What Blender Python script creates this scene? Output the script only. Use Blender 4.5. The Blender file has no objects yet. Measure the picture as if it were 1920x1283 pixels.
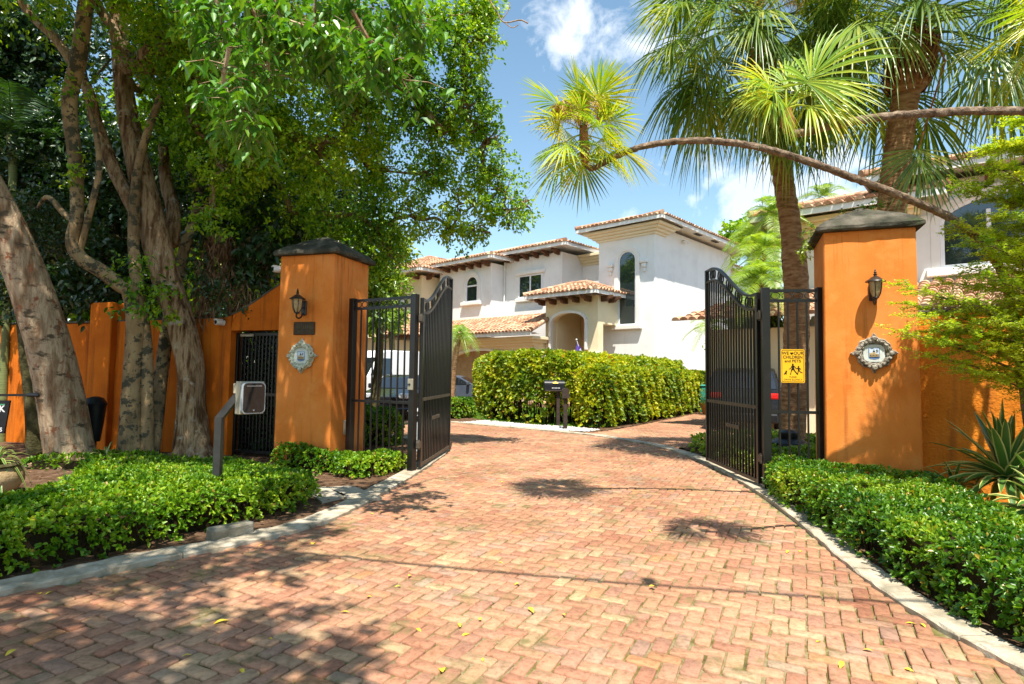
import bpy, math, random
import numpy as np
from mathutils import Matrix, Vector
random.seed(7)
rng = np.random.default_rng(11)
R = math.radians
PI = math.pi
SC = bpy.context.scene
COL = SC.collection

# ------------------------------------------------------------------ camera, sky, sun, exposure
PITCH, ROLL, FPX, CAMH = math.atan(61.5 / 1100), R(0.73), 1100.0, 1.5
cam_d = bpy.data.cameras.new("camera")
cam = bpy.data.objects.new("camera", cam_d)
COL.objects.link(cam)
cam_d.sensor_width = 36
cam_d.lens = 36 * FPX / 1920
cam_d.clip_end = 2000
CM = Matrix.Translation((0, 0, CAMH)) @ Matrix.Rotation(PI / 2 + PITCH, 4, 'X') @ Matrix.Rotation(ROLL, 4, 'Z')
cam.matrix_world = CM
SC.camera = cam

SUN_EL = R(65)
world = bpy.data.worlds.new("World")
SC.world = world
world.use_nodes = True
wn, wl = world.node_tree.nodes, world.node_tree.links
wn.clear()
w_out = wn.new('ShaderNodeOutputWorld')
w_bg = wn.new('ShaderNodeBackground')
w_sky = wn.new('ShaderNodeTexSky')
w_sky.sky_type = 'NISHITA'
w_sky.sun_disc = False
w_sky.sun_elevation = SUN_EL
w_sky.sun_rotation = PI          # the sun stands behind the camera
w_sky.air_density = 1.0
w_sky.dust_density = 0.3
w_sky.ozone_density = 0.7
w_bg.inputs['Strength'].default_value = 0.125
# fair-weather clouds as part of the sky itself: two banks, broken up by noise
w_tc = wn.new('ShaderNodeTexCoord')
w_n = wn.new('ShaderNodeTexNoise')
w_n.inputs['Scale'].default_value = 11
w_n.inputs['Detail'].default_value = 10
w_n.inputs['Roughness'].default_value = 0.58
w_n.inputs['Distortion'].default_value = 0.3
wl.new(w_tc.outputs['Generated'], w_n.inputs['Vector'])


def w_math(op, a, b):
    m = wn.new('ShaderNodeMath')
    m.operation = op
    for i, v in enumerate((a, b)):
        if isinstance(v, (int, float)):
            m.inputs[i].default_value = v
        else:
            wl.new(v, m.inputs[i])
    return m.outputs[0]


def w_bank(d, sx, sy, thr, soft, peak):
    """cloud cover round a sky direction d, wider than tall by sx, sy"""
    mp = wn.new('ShaderNodeMapping')
    mp.vector_type = 'POINT'
    d = Vector(d).normalized()
    mp.inputs['Location'].default_value = (-d.x / sx, -d.y / sx, -d.z / sy)
    mp.inputs['Scale'].default_value = (1 / sx, 1 / sx, 1 / sy)
    nm = wn.new('ShaderNodeVectorMath')
    nm.operation = 'NORMALIZE'
    wl.new(w_tc.outputs['Generated'], nm.inputs[0])
    wl.new(nm.outputs[0], mp.inputs[0])
    ln = wn.new('ShaderNodeVectorMath')
    ln.operation = 'LENGTH'
    wl.new(mp.outputs[0], ln.inputs[0])
    near = w_math('SUBTRACT', 1.0, ln.outputs['Value'])
    v = w_math('ADD', w_n.outputs[0], w_math('MULTIPLY', near, 0.42))
    r = wn.new('ShaderNodeMapRange')
    r.inputs['From Min'].default_value = thr
    r.inputs['From Max'].default_value = thr + soft
    r.inputs['To Max'].default_value = peak
    wl.new(v, r.inputs['Value'])
    return r.outputs[0]


def w_dir(px, py):
    return CM.to_3x3() @ Vector(((px - 960) / FPX, -(py - 641.5) / FPX, -1.0))


b1 = w_bank(w_dir(1140, 50), 0.26, 0.13, 0.715, 0.22, 1.0)
b2 = w_bank(w_dir(1470, 400), 0.28, 0.19, 0.70, 0.12, 0.50)
b3 = w_bank((-0.5, -0.8, 0.5), 0.9, 0.5, 0.66, 0.2, 0.8)
cover = w_math('MAXIMUM', w_math('MAXIMUM', b1, b2), b3)
w_mix = wn.new('ShaderNodeMix')
w_mix.data_type = 'RGBA'
w_mix.inputs[7].default_value = (6.3, 6.5, 6.8, 1)
wl.new(cover, w_mix.inputs[0])
w_hsv = wn.new('ShaderNodeHueSaturation')
w_hsv.inputs['Hue'].default_value = 0.484
w_hsv.inputs['Saturation'].default_value = 1.0
wl.new(w_sky.outputs[0], w_hsv.inputs['Color'])
wl.new(w_hsv.outputs[0], w_mix.inputs[6])
wl.new(w_mix.outputs[2], w_bg.inputs[0])
wl.new(w_bg.outputs[0], w_out.inputs[0])

sun_d = bpy.data.lights.new("sun", 'SUN')
sun_d.energy = 5.0
sun_d.angle = R(0.53)
sun_d.color = (1.0, 0.94, 0.83)
sun = bpy.data.objects.new("sun", sun_d)
COL.objects.link(sun)
LDIR = Vector((0.03, -math.cos(SUN_EL), math.sin(SUN_EL))).normalized()
sun.rotation_euler = LDIR.to_track_quat('Z', 'Y').to_euler()

vs = SC.view_settings
vs.view_transform = 'Standard'
vs.look = 'None'
vs.exposure = 0.92
vs.gamma = 1.0
SC.cycles.max_bounces = 6
SC.cycles.transparent_max_bounces = 6
SC.cycles.use_denoising = True

# ------------------------------------------------------------------ helpers
CMN = np.array(CM)


def at(px, py, Y):
    """world point on the line of sight of a photo pixel at distance Y (metres north of the camera)"""
    d = CMN[:3, :3] @ np.array([(px - 960) / FPX, -(py - 641.5) / FPX, -1.0])
    return np.array([0, 0, CAMH]) + d * (Y / d[1])


def gnd(px, py, z=0.0):
    d = CMN[:3, :3] @ np.array([(px - 960) / FPX, -(py - 641.5) / FPX, -1.0])
    return np.array([0, 0, CAMH]) + d * ((z - CAMH) / d[2])


RM = {}   # root matrix inverse of every thing


def thing(name, label, cat, loc=(0, 0, 0), rotz=0.0, group=None, kind=None):
    o = bpy.data.objects.new(name, None)
    COL.objects.link(o)
    o.empty_display_size = 0.2
    o.location = [float(c) for c in loc]
    o.rotation_euler = (0, 0, rotz)
    o['label'] = label
    o['category'] = cat
    if group:
        o['group'] = group
    if kind:
        o['kind'] = kind
    m = Matrix.Translation([float(c) for c in loc]) @ Matrix.Rotation(rotz, 4, 'Z')
    RM[o.name] = np.array(m.inverted())
    return o


def tag(o, label, cat, group=None, kind=None):
    if label:
        o['label'] = label
        o['category'] = cat
    if group:
        o['group'] = group
    if kind:
        o['kind'] = kind
    return o


class MB:
    def __init__(s):
        s.v, s.f, s.m, s.n = [], [], [], 0

    def add(s, V, Fs, mi=0):
        V = np.asarray(V, float).reshape(-1, 3)
        s.v.append(V)
        for f in Fs:
            s.f.append([i + s.n for i in f])
            s.m.append(mi)
        s.n += len(V)

    def box(s, x0, x1, y0, y1, z0, z1, mi=0, mat=None):
        V = np.array([(x, y, z) for z in (z0, z1) for y in (y0, y1) for x in (x0, x1)], float)
        if mat is not None:
            V = (np.c_[V, np.ones(8)] @ np.array(mat).T)[:, :3]
        s.add(V, [(0, 2, 3, 1), (4, 5, 7, 6), (0, 1, 5, 4), (2, 6, 7, 3), (0, 4, 6, 2), (1, 3, 7, 5)], mi)

    def bbox(s, x0, x1, y0, y1, z0, z1, b=0.01, mi=0):
        """box with chamfered edges: three crossing outlines joined as a convex shape"""
        P = []
        for sx in (0, 1):
            for sy in (0, 1):
                for sz in (0, 1):
                    X, Y, Z = (x0, x1)[sx], (y0, y1)[sy], (z0, z1)[sz]
                    dx, dy, dz = (b, -b)[sx], (b, -b)[sy], (b, -b)[sz]
                    P += [(X, Y + dy, Z + dz), (X + dx, Y, Z + dz), (X + dx, Y + dy, Z)]
        import bmesh
        bm = bmesh.new()
        for p in P:
            bm.verts.new(p)
        bmesh.ops.convex_hull(bm, input=bm.verts)
        bmesh.ops.dissolve_limit(bm, angle_limit=0.01, verts=bm.verts, edges=bm.edges)
        bm.verts.index_update()
        s.add([v.co[:] for v in bm.verts], [[v.index for v in f.verts] for f in bm.faces], mi)
        bm.free()

    def bar(s, a, b, w, h=None, mi=0, up=(0, 0, 1)):
        a, b = np.array(a, float), np.array(b, float)
        h = h or w
        d = b - a
        L = np.linalg.norm(d)
        d = d / L
        u = np.array(up, float)
        if abs(d @ u) > 0.99:
            u = np.array([0, 1.0, 0])
        sd = np.cross(d, u)
        sd /= np.linalg.norm(sd)
        u = np.cross(sd, d)
        V = [p + sd * i * w / 2 + u * j * h / 2 for p in (a, b) for i, j in ((-1, -1), (1, -1), (1, 1), (-1, 1))]
        s.add(V, [(0, 3, 2, 1), (4, 5, 6, 7), (0, 1, 5, 4), (1, 2, 6, 5), (2, 3, 7, 6), (3, 0, 4, 7)], mi)

    def tube(s, pts, rad, seg=8, mi=0, wob=0.0, caps=True, lobes=0.0):
        pts = np.array(pts, float)
        n = len(pts)
        rad = np.broadcast_to(np.array(rad, float), (n,))
        T = np.gradient(pts, axis=0)
        T /= np.linalg.norm(T, axis=1)[:, None] + 1e-9
        ref = np.array([0.13, 0.97, 0.2]) if abs(T[0] @ np.array([0.13, 0.97, 0.2])) < 0.9 else np.array([1., 0, 0])
        V = []
        N = np.cross(T[0], ref)
        ph = rng.random() * 6
        for i in range(n):
            N = N - T[i] * (N @ T[i])
            N /= np.linalg.norm(N) + 1e-9
            Bn = np.cross(T[i], N)
            for k in range(seg):
                a = 2 * PI * k / seg
                rr = rad[i] * (1 + wob * (rng.random() - 0.5) * 2 + lobes * (math.sin(3 * a + ph + i * 0.13) * 0.6 + math.sin(5 * a + 1.7 * ph - i * 0.1) * 0.4 + (math.sin(11 * a + 0.9 * math.sin(i * 0.35)) * 0.28 if seg > 18 else 0)))
                V.append(pts[i] + (N * math.cos(a) + Bn * math.sin(a)) * rr)
        Fs = [(i * seg + k, i * seg + (k + 1) % seg, (i + 1) * seg + (k + 1) % seg, (i + 1) * seg + k) for i in range(n - 1) for k in range(seg)]
        if caps:
            Fs += [tuple(range(seg - 1, -1, -1)), tuple((n - 1) * seg + k for k in range(seg))]
        s.add(V, Fs, mi)

    def lathe(s, prof, seg=20, c=(0, 0, 0), mi=0, axis='z', sx=1.0, sy=1.0):
        V, n = [], len(prof)
        for r, z in prof:
            for k in range(seg):
                a = 2 * PI * k / seg
                if axis == 'z':
                    V.append((c[0] + r * math.cos(a) * sx, c[1] + r * math.sin(a) * sy, c[2] + z))
                elif axis == 'y':
                    V.append((c[0] + r * math.cos(a) * sx, c[1] + z, c[2] + r * math.sin(a) * sy))
                else:
                    V.append((c[0] + z, c[1] + r * math.cos(a), c[2] + r * math.sin(a)))
        Fs = [(i * seg + k, i * seg + (k + 1) % seg, (i + 1) * seg + (k + 1) % seg, (i + 1) * seg + k) for i in range(n - 1) for k in range(seg)]
        Fs += [tuple(range(seg - 1, -1, -1)), tuple((n - 1) * seg + k for k in range(seg))]
        s.add(V, Fs, mi)

    def prism(s, poly, y0, y1, mi=0, plane='xz'):
        n = len(poly)
        if plane == 'xz':
            V = [(p[0], y0, p[1]) for p in poly] + [(p[0], y1, p[1]) for p in poly]
        elif plane == 'yz':
            V = [(y0, p[0], p[1]) for p in poly] + [(y1, p[0], p[1]) for p in poly]
        else:
            V = [(p[0], p[1], y0) for p in poly] + [(p[0], p[1], y1) for p in poly]
        s.add(V, [tuple(range(n)), tuple(range(2 * n - 1, n - 1, -1))] + [(i, (i + 1) % n, n + (i + 1) % n, n + i)[::-1] for i in range(n)], mi)

    def ringprism(s, outer, inner, y0, y1, mi=0, plane='xz'):
        n = len(outer)
        def e(p, y):
            return (p[0], y, p[1]) if plane == 'xz' else ((y, p[0], p[1]) if plane == 'yz' else (p[0], p[1], y))
        V = [e(p, y0) for p in outer] + [e(p, y0) for p in inner] + [e(p, y1) for p in outer] + [e(p, y1) for p in inner]
        Fs = []
        for i in range(n):
            j = (i + 1) % n
            Fs += [(i, j, n + j, n + i), (2 * n + i, 3 * n + i, 3 * n + j, 2 * n + j), (i, 2 * n + i, 2 * n + j, j), (n + i, n + j, 3 * n + j, 3 * n + i)]
        s.add(V, Fs, mi)

    def build(s, name, mats, parent=None, world=True, smooth=False, fix=False):
        V = np.concatenate(s.v) if s.v else np.zeros((0, 3))
        if parent is not None and world:
            root = parent
            while root.parent:
                root = root.parent
            if root.name in RM:
                V = (np.c_[V, np.ones(len(V))] @ RM[root.name].T)[:, :3]
        me = bpy.data.meshes.new(name)
        me.from_pydata(V.tolist(), [], s.f)
        if not isinstance(mats, (list, tuple)):
            mats = [mats]
        for m in mats:
            me.materials.append(m)
        if len(mats) > 1:
            me.polygons.foreach_set('material_index', s.m)
        if smooth:
            me.polygons.foreach_set('use_smooth', [True] * len(me.polygons))
        if fix:
            import bmesh
            bm = bmesh.new()
            bm.from_mesh(me)
            bmesh.ops.recalc_face_normals(bm, faces=bm.faces)
            bm.to_mesh(me)
            bm.free()
        me.update()
        o = bpy.data.objects.new(name, me)
        COL.objects.link(o)
        if parent is not None:
            o.parent = parent
        if smooth:
            try:
                me.set_sharp_from_angle(angle=R(38))
            except Exception:
                pass
        return o


def raw_mesh(name, V, Q, mats, parent=None, midx=None, world=True):
    """fast path: V (n,3), Q (m,4) quads"""
    V = np.asarray(V, float)
    if parent is not None and world:
        root = parent
        while root.parent:
            root = root.parent
        if root.name in RM:
            V = (np.c_[V, np.ones(len(V))] @ RM[root.name].T)[:, :3]
    me = bpy.data.meshes.new(name)
    me.vertices.add(len(V))
    me.vertices.foreach_set('co', V.astype(np.float32).ravel())
    m = len(Q)
    me.loops.add(m * 4)
    me.loops.foreach_set('vertex_index', np.asarray(Q, np.int32).ravel())
    me.polygons.add(m)
    me.polygons.foreach_set('loop_start', np.arange(m, dtype=np.int32) * 4)
    if not isinstance(mats, (list, tuple)):
        mats = [mats]
    for mt in mats:
        me.materials.append(mt)
    if midx is not None:
        me.polygons.foreach_set('material_index', np.asarray(midx, np.int32))
    me.update(calc_edges=True)
    me.validate()
    o = bpy.data.objects.new(name, me)
    COL.objects.link(o)
    if parent is not None:
        o.parent = parent
    return o


def unit(v):
    return v / (np.linalg.norm(v, axis=-1, keepdims=True) + 1e-9)


def catmull(P, n=8, extra=None):
    P = np.array(P, float)
    Q = np.vstack([2 * P[0] - P[1], P, 2 * P[-1] - P[-2]])
    out = []
    for i in range(1, len(Q) - 2):
        for t in np.linspace(0, 1, n, endpoint=False):
            out.append(0.5 * ((2 * Q[i]) + (-Q[i - 1] + Q[i + 1]) * t + (2 * Q[i - 1] - 5 * Q[i] + 4 * Q[i + 1] - Q[i + 2]) * t * t + (-Q[i - 1] + 3 * Q[i] - 3 * Q[i + 1] + Q[i + 2]) * t ** 3))
    out.append(P[-1])
    return np.array(out)


# ------------------------------------------------------------------ materials
def mat_base(name):
    m = bpy.data.materials.new(name)
    m.use_nodes = True
    nt = m.node_tree
    nt.nodes.clear()
    out = nt.nodes.new('ShaderNodeOutputMaterial')
    return m, nt, nt.nodes, nt.links, out


def ramp(n, stops, interp='LINEAR'):
    r = n.new('ShaderNodeValToRGB')
    r.color_ramp.interpolation = interp
    el = r.color_ramp.elements
    while len(el) > 1:
        el.remove(el[-1])
    el[0].position = stops[0][0]
    el[0].color = (*stops[0][1], 1)
    for p, c in stops[1:]:
        e = el.new(p)
        e.color = (*c, 1)
    return r


def noise(n, l, scale, detail=4, rough=0.55, vec=None, dist=0.0):
    t = n.new('ShaderNodeTexNoise')
    t.inputs['Scale'].default_value = scale
    t.inputs['Detail'].default_value = detail
    t.inputs['Roughness'].default_value = rough
    t.inputs['Distortion'].default_value = dist
    if vec is not None:
        l.new(vec, t.inputs['Vector'])
    return t


def objco(n, l, scale=(1, 1, 1)):
    tc = n.new('ShaderNodeTexCoord')
    mp = n.new('ShaderNodeMapping')
    mp.inputs['Scale'].default_value = scale
    l.new(tc.outputs['Object'], mp.inputs[0])
    return mp.outputs[0]


def mixc(n, l, fac, a, b, mode='MIX'):
    m = n.new('ShaderNodeMix')
    m.data_type = 'RGBA'
    m.blend_type = mode
    for s, v in ((0, fac), (6, a), (7, b)):
        if isinstance(v, (int, float)):
            m.inputs[s].default_value = v
        elif isinstance(v, tuple):
            m.inputs[s].default_value = (*v, 1)
        else:
            l.new(v, m.inputs[s])
    return m.outputs[2]


def surf(name, stops, scale=3, detail=6, rough=0.8, bump=0.3, bscale=60, bdist=0.005, vscale=(1, 1, 1), metallic=0.0, spec=0.3,
         stain=None, stain_scale=(3, 3, 0.5), stain_pos=(0.5, 0.7), bdetail=5, second=None):
    m, nt, n, l, out = mat_base(name)
    b = n.new('ShaderNodeBsdfPrincipled')
    l.new(b.outputs[0], out.inputs[0])
    v = objco(n, l, vscale)
    t = noise(n, l, scale, detail, 0.6, v)
    k = len(stops)
    r = ramp(n, [(0.3 + 0.4 * i / max(1, k - 1), c) for i, c in enumerate(stops)])
    l.new(t.outputs[0], r.inputs[0])
    c = r.outputs[0]
    if stain:
        t2 = noise(n, l, 1.0, 6, 0.65, objco(n, l, stain_scale))
        r2 = ramp(n, [(stain_pos[0], (0, 0, 0)), (stain_pos[1], (1, 1, 1))])
        l.new(t2.outputs[0], r2.inputs[0])
        c = mixc(n, l, r2.outputs[0], c, stain)
    if second:
        t3 = noise(n, l, second[1], 7, 0.7, objco(n, l))
        r3 = ramp(n, [(second[2], (0, 0, 0)), (second[3], (1, 1, 1))])
        l.new(t3.outputs[0], r3.inputs[0])
        c = mixc(n, l, r3.outputs[0], c, second[0])
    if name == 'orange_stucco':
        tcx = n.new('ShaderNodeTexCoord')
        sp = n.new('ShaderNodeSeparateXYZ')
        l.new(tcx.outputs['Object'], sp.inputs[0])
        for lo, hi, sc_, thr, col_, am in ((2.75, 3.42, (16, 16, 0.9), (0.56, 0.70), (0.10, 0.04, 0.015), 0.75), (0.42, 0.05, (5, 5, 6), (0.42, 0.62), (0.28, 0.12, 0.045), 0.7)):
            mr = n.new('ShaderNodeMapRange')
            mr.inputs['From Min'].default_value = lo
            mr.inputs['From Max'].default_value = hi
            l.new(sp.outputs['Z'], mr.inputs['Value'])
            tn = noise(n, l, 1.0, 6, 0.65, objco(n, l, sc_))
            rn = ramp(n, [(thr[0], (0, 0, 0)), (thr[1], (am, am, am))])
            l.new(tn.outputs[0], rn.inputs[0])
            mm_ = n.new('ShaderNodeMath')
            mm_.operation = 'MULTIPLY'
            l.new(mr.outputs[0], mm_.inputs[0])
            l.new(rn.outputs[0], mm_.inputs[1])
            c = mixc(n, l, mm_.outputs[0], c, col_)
    l.new(c, b.inputs['Base Color'])
    b.inputs['Roughness'].default_value = rough
    b.inputs['Metallic'].default_value = metallic
    b.inputs['Specular IOR Level'].default_value = spec
    if bump:
        tb = noise(n, l, bscale, bdetail, 0.6, v)
        bp = n.new('ShaderNodeBump')
        bp.inputs['Strength'].default_value = bump
        bp.inputs['Distance'].default_value = bdist
        l.new(tb.outputs[0], bp.inputs['Height'])
        l.new(bp.outputs[0], b.inputs['Normal'])
    return m


def leafmat(name, cols, trans=0.35, tcol=None, gloss=0.35, rough=0.35, clump=1.2, rare=None):
    """foliage: every leaf its own tone, tones drifting in clumps, a little light through the blade"""
    m, nt, n, l, out = mat_base(name)
    g = n.new('ShaderNodeNewGeometry')
    k = len(cols)
    r = ramp(n, [(i / max(1, k - 1), c) for i, c in enumerate(cols)])
    t = noise(n, l, clump, 2, 0.5, objco(n, l))
    ma = n.new('ShaderNodeMath')
    ma.operation = 'MULTIPLY_ADD'
    ma.inputs[1].default_value = 0.6
    ma2 = n.new('ShaderNodeMath')
    ma2.operation = 'MULTIPLY_ADD'
    ma2.inputs[1].default_value = 1.6
    ma2.inputs[2].default_value = -0.6
    l.new(t.outputs[0], ma2.inputs[0])
    l.new(g.outputs['Random Per Island'], ma.inputs[0])
    l.new(ma2.outputs[0], ma.inputs[2])
    l.new(ma.outputs[0], r.inputs[0])
    col = r.outputs[0]
    if rare:
        mm = n.new('ShaderNodeMath')
        mm.operation = 'MULTIPLY'
        mm.inputs[1].default_value = 37.7
        fr = n.new('ShaderNodeMath')
        fr.operation = 'FRACT'
        gt = n.new('ShaderNodeMath')
        gt.operation = 'GREATER_THAN'
        gt.inputs[1].default_value = 1 - rare[1]
        l.new(g.outputs['Random Per Island'], mm.inputs[0])
        l.new(mm.outputs[0], fr.inputs[0])
        l.new(fr.outputs[0], gt.inputs[0])
        col = mixc(n, l, gt.outputs[0], col, rare[0])
    d = n.new('ShaderNodeBsdfDiffuse')
    tr = n.new('ShaderNodeBsdfTranslucent')
    gl = n.new('ShaderNodeBsdfGlossy')
    gl.inputs['Roughness'].default_value = rough
    gl.inputs['Color'].default_value = (1, 1, 1, 1)
    l.new(col, d.inputs[0])
    tc = mixc(n, l, 1.0, col, tcol or (1.6, 1.5, 0.45), 'MULTIPLY')
    l.new(tc, tr.inputs[0])
    m1 = n.new('ShaderNodeMixShader')
    m1.inputs[0].default_value = trans
    l.new(d.outputs[0], m1.inputs[1])
    l.new(tr.outputs[0], m1.inputs[2])
    fz = n.new('ShaderNodeLayerWeight')
    fz.inputs['Blend'].default_value = 0.25
    fm = n.new('ShaderNodeMath')
    fm.operation = 'MULTIPLY_ADD'
    fm.inputs[1].default_value = gloss * 0.6
    fm.inputs[2].default_value = gloss * 0.12
    l.new(fz.outputs['Facing'], fm.inputs[0])
    m2 = n.new('ShaderNodeMixShader')
    l.new(fm.outputs[0], m2.inputs[0])
    l.new(m1.outputs[0], m2.inputs[1])
    l.new(gl.outputs[0], m2.inputs[2])
    l.new(m2.outputs[0], out.inputs[0])
    return m


def glassmat(name, col=(0.02, 0.03, 0.03), rough=0.03):
    m, nt, n, l, out = mat_base(name)
    b = n.new('ShaderNodeBsdfPrincipled')
    b.inputs['Base Color'].default_value = (*col, 1)
    b.inputs['Roughness'].default_value = rough
    b.inputs['Specular IOR Level'].default_value = 0.9
    b.inputs['Coat Weight'].default_value = 0.6
    b.inputs['Coat Roughness'].default_value = 0.02
    l.new(b.outputs[0], out.inputs[0])
    return m


M = {}
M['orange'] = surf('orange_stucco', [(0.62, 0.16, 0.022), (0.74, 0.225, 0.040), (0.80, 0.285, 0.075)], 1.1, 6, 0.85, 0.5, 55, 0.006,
                   stain=(0.34, 0.10, 0.02), stain_scale=(7, 7, 0.30), stain_pos=(0.57, 0.80), spec=0.15, second=((0.80, 0.34, 0.09), 1.7, 0.50, 0.78))
M['orange_shade_tint'] = surf('shade_tinted_orange_stucco', [(0.46, 0.105, 0.010), (0.60, 0.145, 0.012), (0.68, 0.19, 0.018)], 1.3, 7, 0.9, 0.7, 45, 0.008,  # shade of the left wall painted in as darker, redder base; streaks are stains
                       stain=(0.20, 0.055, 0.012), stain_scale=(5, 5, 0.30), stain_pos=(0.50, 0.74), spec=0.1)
M['orange_rough'] = surf('orange_rough_stucco', [(0.52, 0.15, 0.012), (0.66, 0.21, 0.02), (0.74, 0.26, 0.03)], 1.4, 6, 0.9, 1.0, 26, 0.02,
                         stain=(0.30, 0.09, 0.02), stain_scale=(4, 4, 0.4), stain_pos=(0.55, 0.8), spec=0.1)
M['cap'] = surf('weathered_cap_stone', [(0.028, 0.03, 0.022), (0.07, 0.065, 0.05), (0.16, 0.14, 0.11)], 3.5, 8, 0.95, 0.9, 30, 0.012, spec=0.1,
                second=(( 0.05, 0.07, 0.03), 5, 0.55, 0.72))
M['iron'] = surf('black_painted_iron', [(0.006, 0.006, 0.006), (0.012, 0.011, 0.010)], 8, 4, 0.32, 0.12, 60, 0.001, spec=0.5)
M['iron_dusty'] = surf('dusty_iron_rail', [(0.035, 0.03, 0.024), (0.11, 0.09, 0.06)], 9, 5, 0.5, 0.2, 60, 0.001, spec=0.4)
M['iron_grey'] = surf('sun_bleached_iron', [(0.03, 0.03, 0.032), (0.10, 0.10, 0.105)], 4, 5, 0.45, 0.15, 60, 0.001, spec=0.5)
M['kerb'] = surf('kerb_concrete', [(0.24, 0.20, 0.14), (0.42, 0.36, 0.27), (0.54, 0.48, 0.38)], 5, 8, 0.95, 0.9, 70, 0.006, spec=0.1,
                 second=((0.16, 0.15, 0.10), 3.0, 0.52, 0.7))
M['slab'] = surf('path_slab_concrete', [(0.33, 0.29, 0.22), (0.45, 0.40, 0.32)], 4, 8, 0.95, 0.7, 60, 0.004, spec=0.1)
M['soil'] = surf('soil_and_mulch', [(0.06, 0.035, 0.02), (0.13, 0.075, 0.045), (0.22, 0.14, 0.09)], 7, 8, 1.0, 1.0, 45, 0.03, spec=0.05)
M['pebble'] = surf('white_pebbles', [(0.40, 0.38, 0.35), (0.58, 0.57, 0.54), (0.72, 0.71, 0.70)], 30, 3, 0.8, 1.0, 60, 0.03)
M['white'] = surf('white_render', [(0.74, 0.73, 0.71), (0.82, 0.81, 0.79), (0.85, 0.84, 0.82)], 0.9, 8, 0.9, 0.35, 25, 0.01, spec=0.1,
                  stain=(0.70, 0.69, 0.66), stain_scale=(1.5, 1.5, 0.25), stain_pos=(0.55, 0.85))
M['cream'] = surf('cream_render', [(0.76, 0.64, 0.40), (0.82, 0.72, 0.50)], 0.8, 6, 0.9, 0.25, 25, 0.01, spec=0.1)
M['cream_pale'] = surf('pale_cream_moulding', [(0.78, 0.70, 0.52), (0.83, 0.77, 0.62)], 0.8, 6, 0.9, 0.15, 25, 0.006, spec=0.1)
M['trim'] = surf('pale_stone_trim', [(0.74, 0.72, 0.67), (0.82, 0.80, 0.76)], 2, 5, 0.8, 0.15, 40, 0.004)
M['wood'] = surf('dark_eave_wood', [(0.07, 0.032, 0.016), (0.14, 0.065, 0.03)], 5, 5, 0.75, 0.4, 40, 0.004)
M['garage'] = surf('tan_garage_panel', [(0.33, 0.22, 0.12), (0.40, 0.28, 0.16)], 2, 4, 0.6, 0.2, 30, 0.003)
M['inside'] = surf('tan_inner_wall', [(0.50, 0.36, 0.19), (0.60, 0.45, 0.26)], 1, 4, 0.9, 0.2, 30, 0.004)
M['glass'] = glassmat('window_glass')
M['carglass'] = glassmat('car_glass', (0.012, 0.014, 0.016))
M['vinyl'] = surf('white_window_vinyl', [(0.78, 0.79, 0.80), (0.84, 0.84, 0.85)], 2, 2, 0.5, 0, spec=0.4)
M['bark_a'] = surf('pale_bark', [(0.11, 0.055, 0.03), (0.28, 0.18, 0.105), (0.48, 0.36, 0.24), (0.28, 0.13, 0.065)], 7, 10, 0.95, 1.0, 30, 0.02, (1, 1, 0.28), spec=0.1,
                   second=((0.26, 0.10, 0.05), 7, 0.56, 0.63), stain=(0.10, 0.075, 0.05), stain_scale=(4, 4, 9), stain_pos=(0.56, 0.64))
M['bark_b'] = surf('mottled_bark', [(0.13, 0.085, 0.045), (0.29, 0.195, 0.10), (0.42, 0.31, 0.165)], 4, 8, 0.9, 0.5, 18, 0.015, (1, 1, 0.5), spec=0.15,
                   second=((0.075, 0.068, 0.045), 6, 0.52, 0.555))
M['bark_c'] = surf('furrowed_bark', [(0.035, 0.016, 0.008), (0.18, 0.10, 0.05), (0.42, 0.29, 0.165), (0.13, 0.06, 0.028)], 9, 10, 0.95, 1.0, 24, 0.06, (1.3, 1.3, 0.22), spec=0.1,
                   second=((0.46, 0.39, 0.29), 5, 0.56, 0.66))
M['bark_moss'] = surf('mossy_bark', [(0.03, 0.03, 0.012), (0.08, 0.07, 0.03), (0.15, 0.13, 0.07)], 6, 8, 0.95, 0.9, 25, 0.03, spec=0.1)
M['palmtrunk'] = surf('ringed_palm_trunk', [(0.16, 0.075, 0.035), (0.36, 0.20, 0.10), (0.52, 0.34, 0.19)], 7, 9, 0.95, 1.0, 14, 0.03, (0.8, 0.8, 3.0), spec=0.1)
M['thintrunk'] = surf('thin_palm_bark', [(0.07, 0.045, 0.03), (0.20, 0.14, 0.095), (0.36, 0.27, 0.19)], 16, 9, 0.95, 1.0, 45, 0.02, spec=0.1)
M['boots'] = surf('old_leaf_bases', [(0.12, 0.045, 0.018), (0.28, 0.12, 0.045), (0.42, 0.22, 0.08)], 9, 6, 0.95, 0.8, 40, 0.01, spec=0.1)
M['twig'] = surf('dark_twigs', [(0.020, 0.018, 0.008), (0.05, 0.035, 0.018)], 12, 4, 1.0, 0.8, 30, 0.03, spec=0.05)
M['dead'] = leafmat('dry_brown_leaves', [(0.10, 0.05, 0.025), (0.22, 0.12, 0.06), (0.34, 0.22, 0.12)], 0.2, (1.2, 1.0, 0.7), 0.1)
M['hedge_l'] = leafmat('low_hedge_leaves', [(0.025, 0.09, 0.006), (0.08, 0.20, 0.008), (0.19, 0.35, 0.012), (0.40, 0.50, 0.03)], 0.32, None, 0.14, 0.38, 2.0, rare=((0.40, 0.24, 0.05), 0.015))
M['hedge_r'] = leafmat('glossy_hedge_leaves', [(0.018, 0.08, 0.008), (0.06, 0.17, 0.010), (0.15, 0.31, 0.014), (0.36, 0.46, 0.03)], 0.35, None, 0.20, 0.35, 1.6, rare=((0.42, 0.30, 0.04), 0.03))
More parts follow.
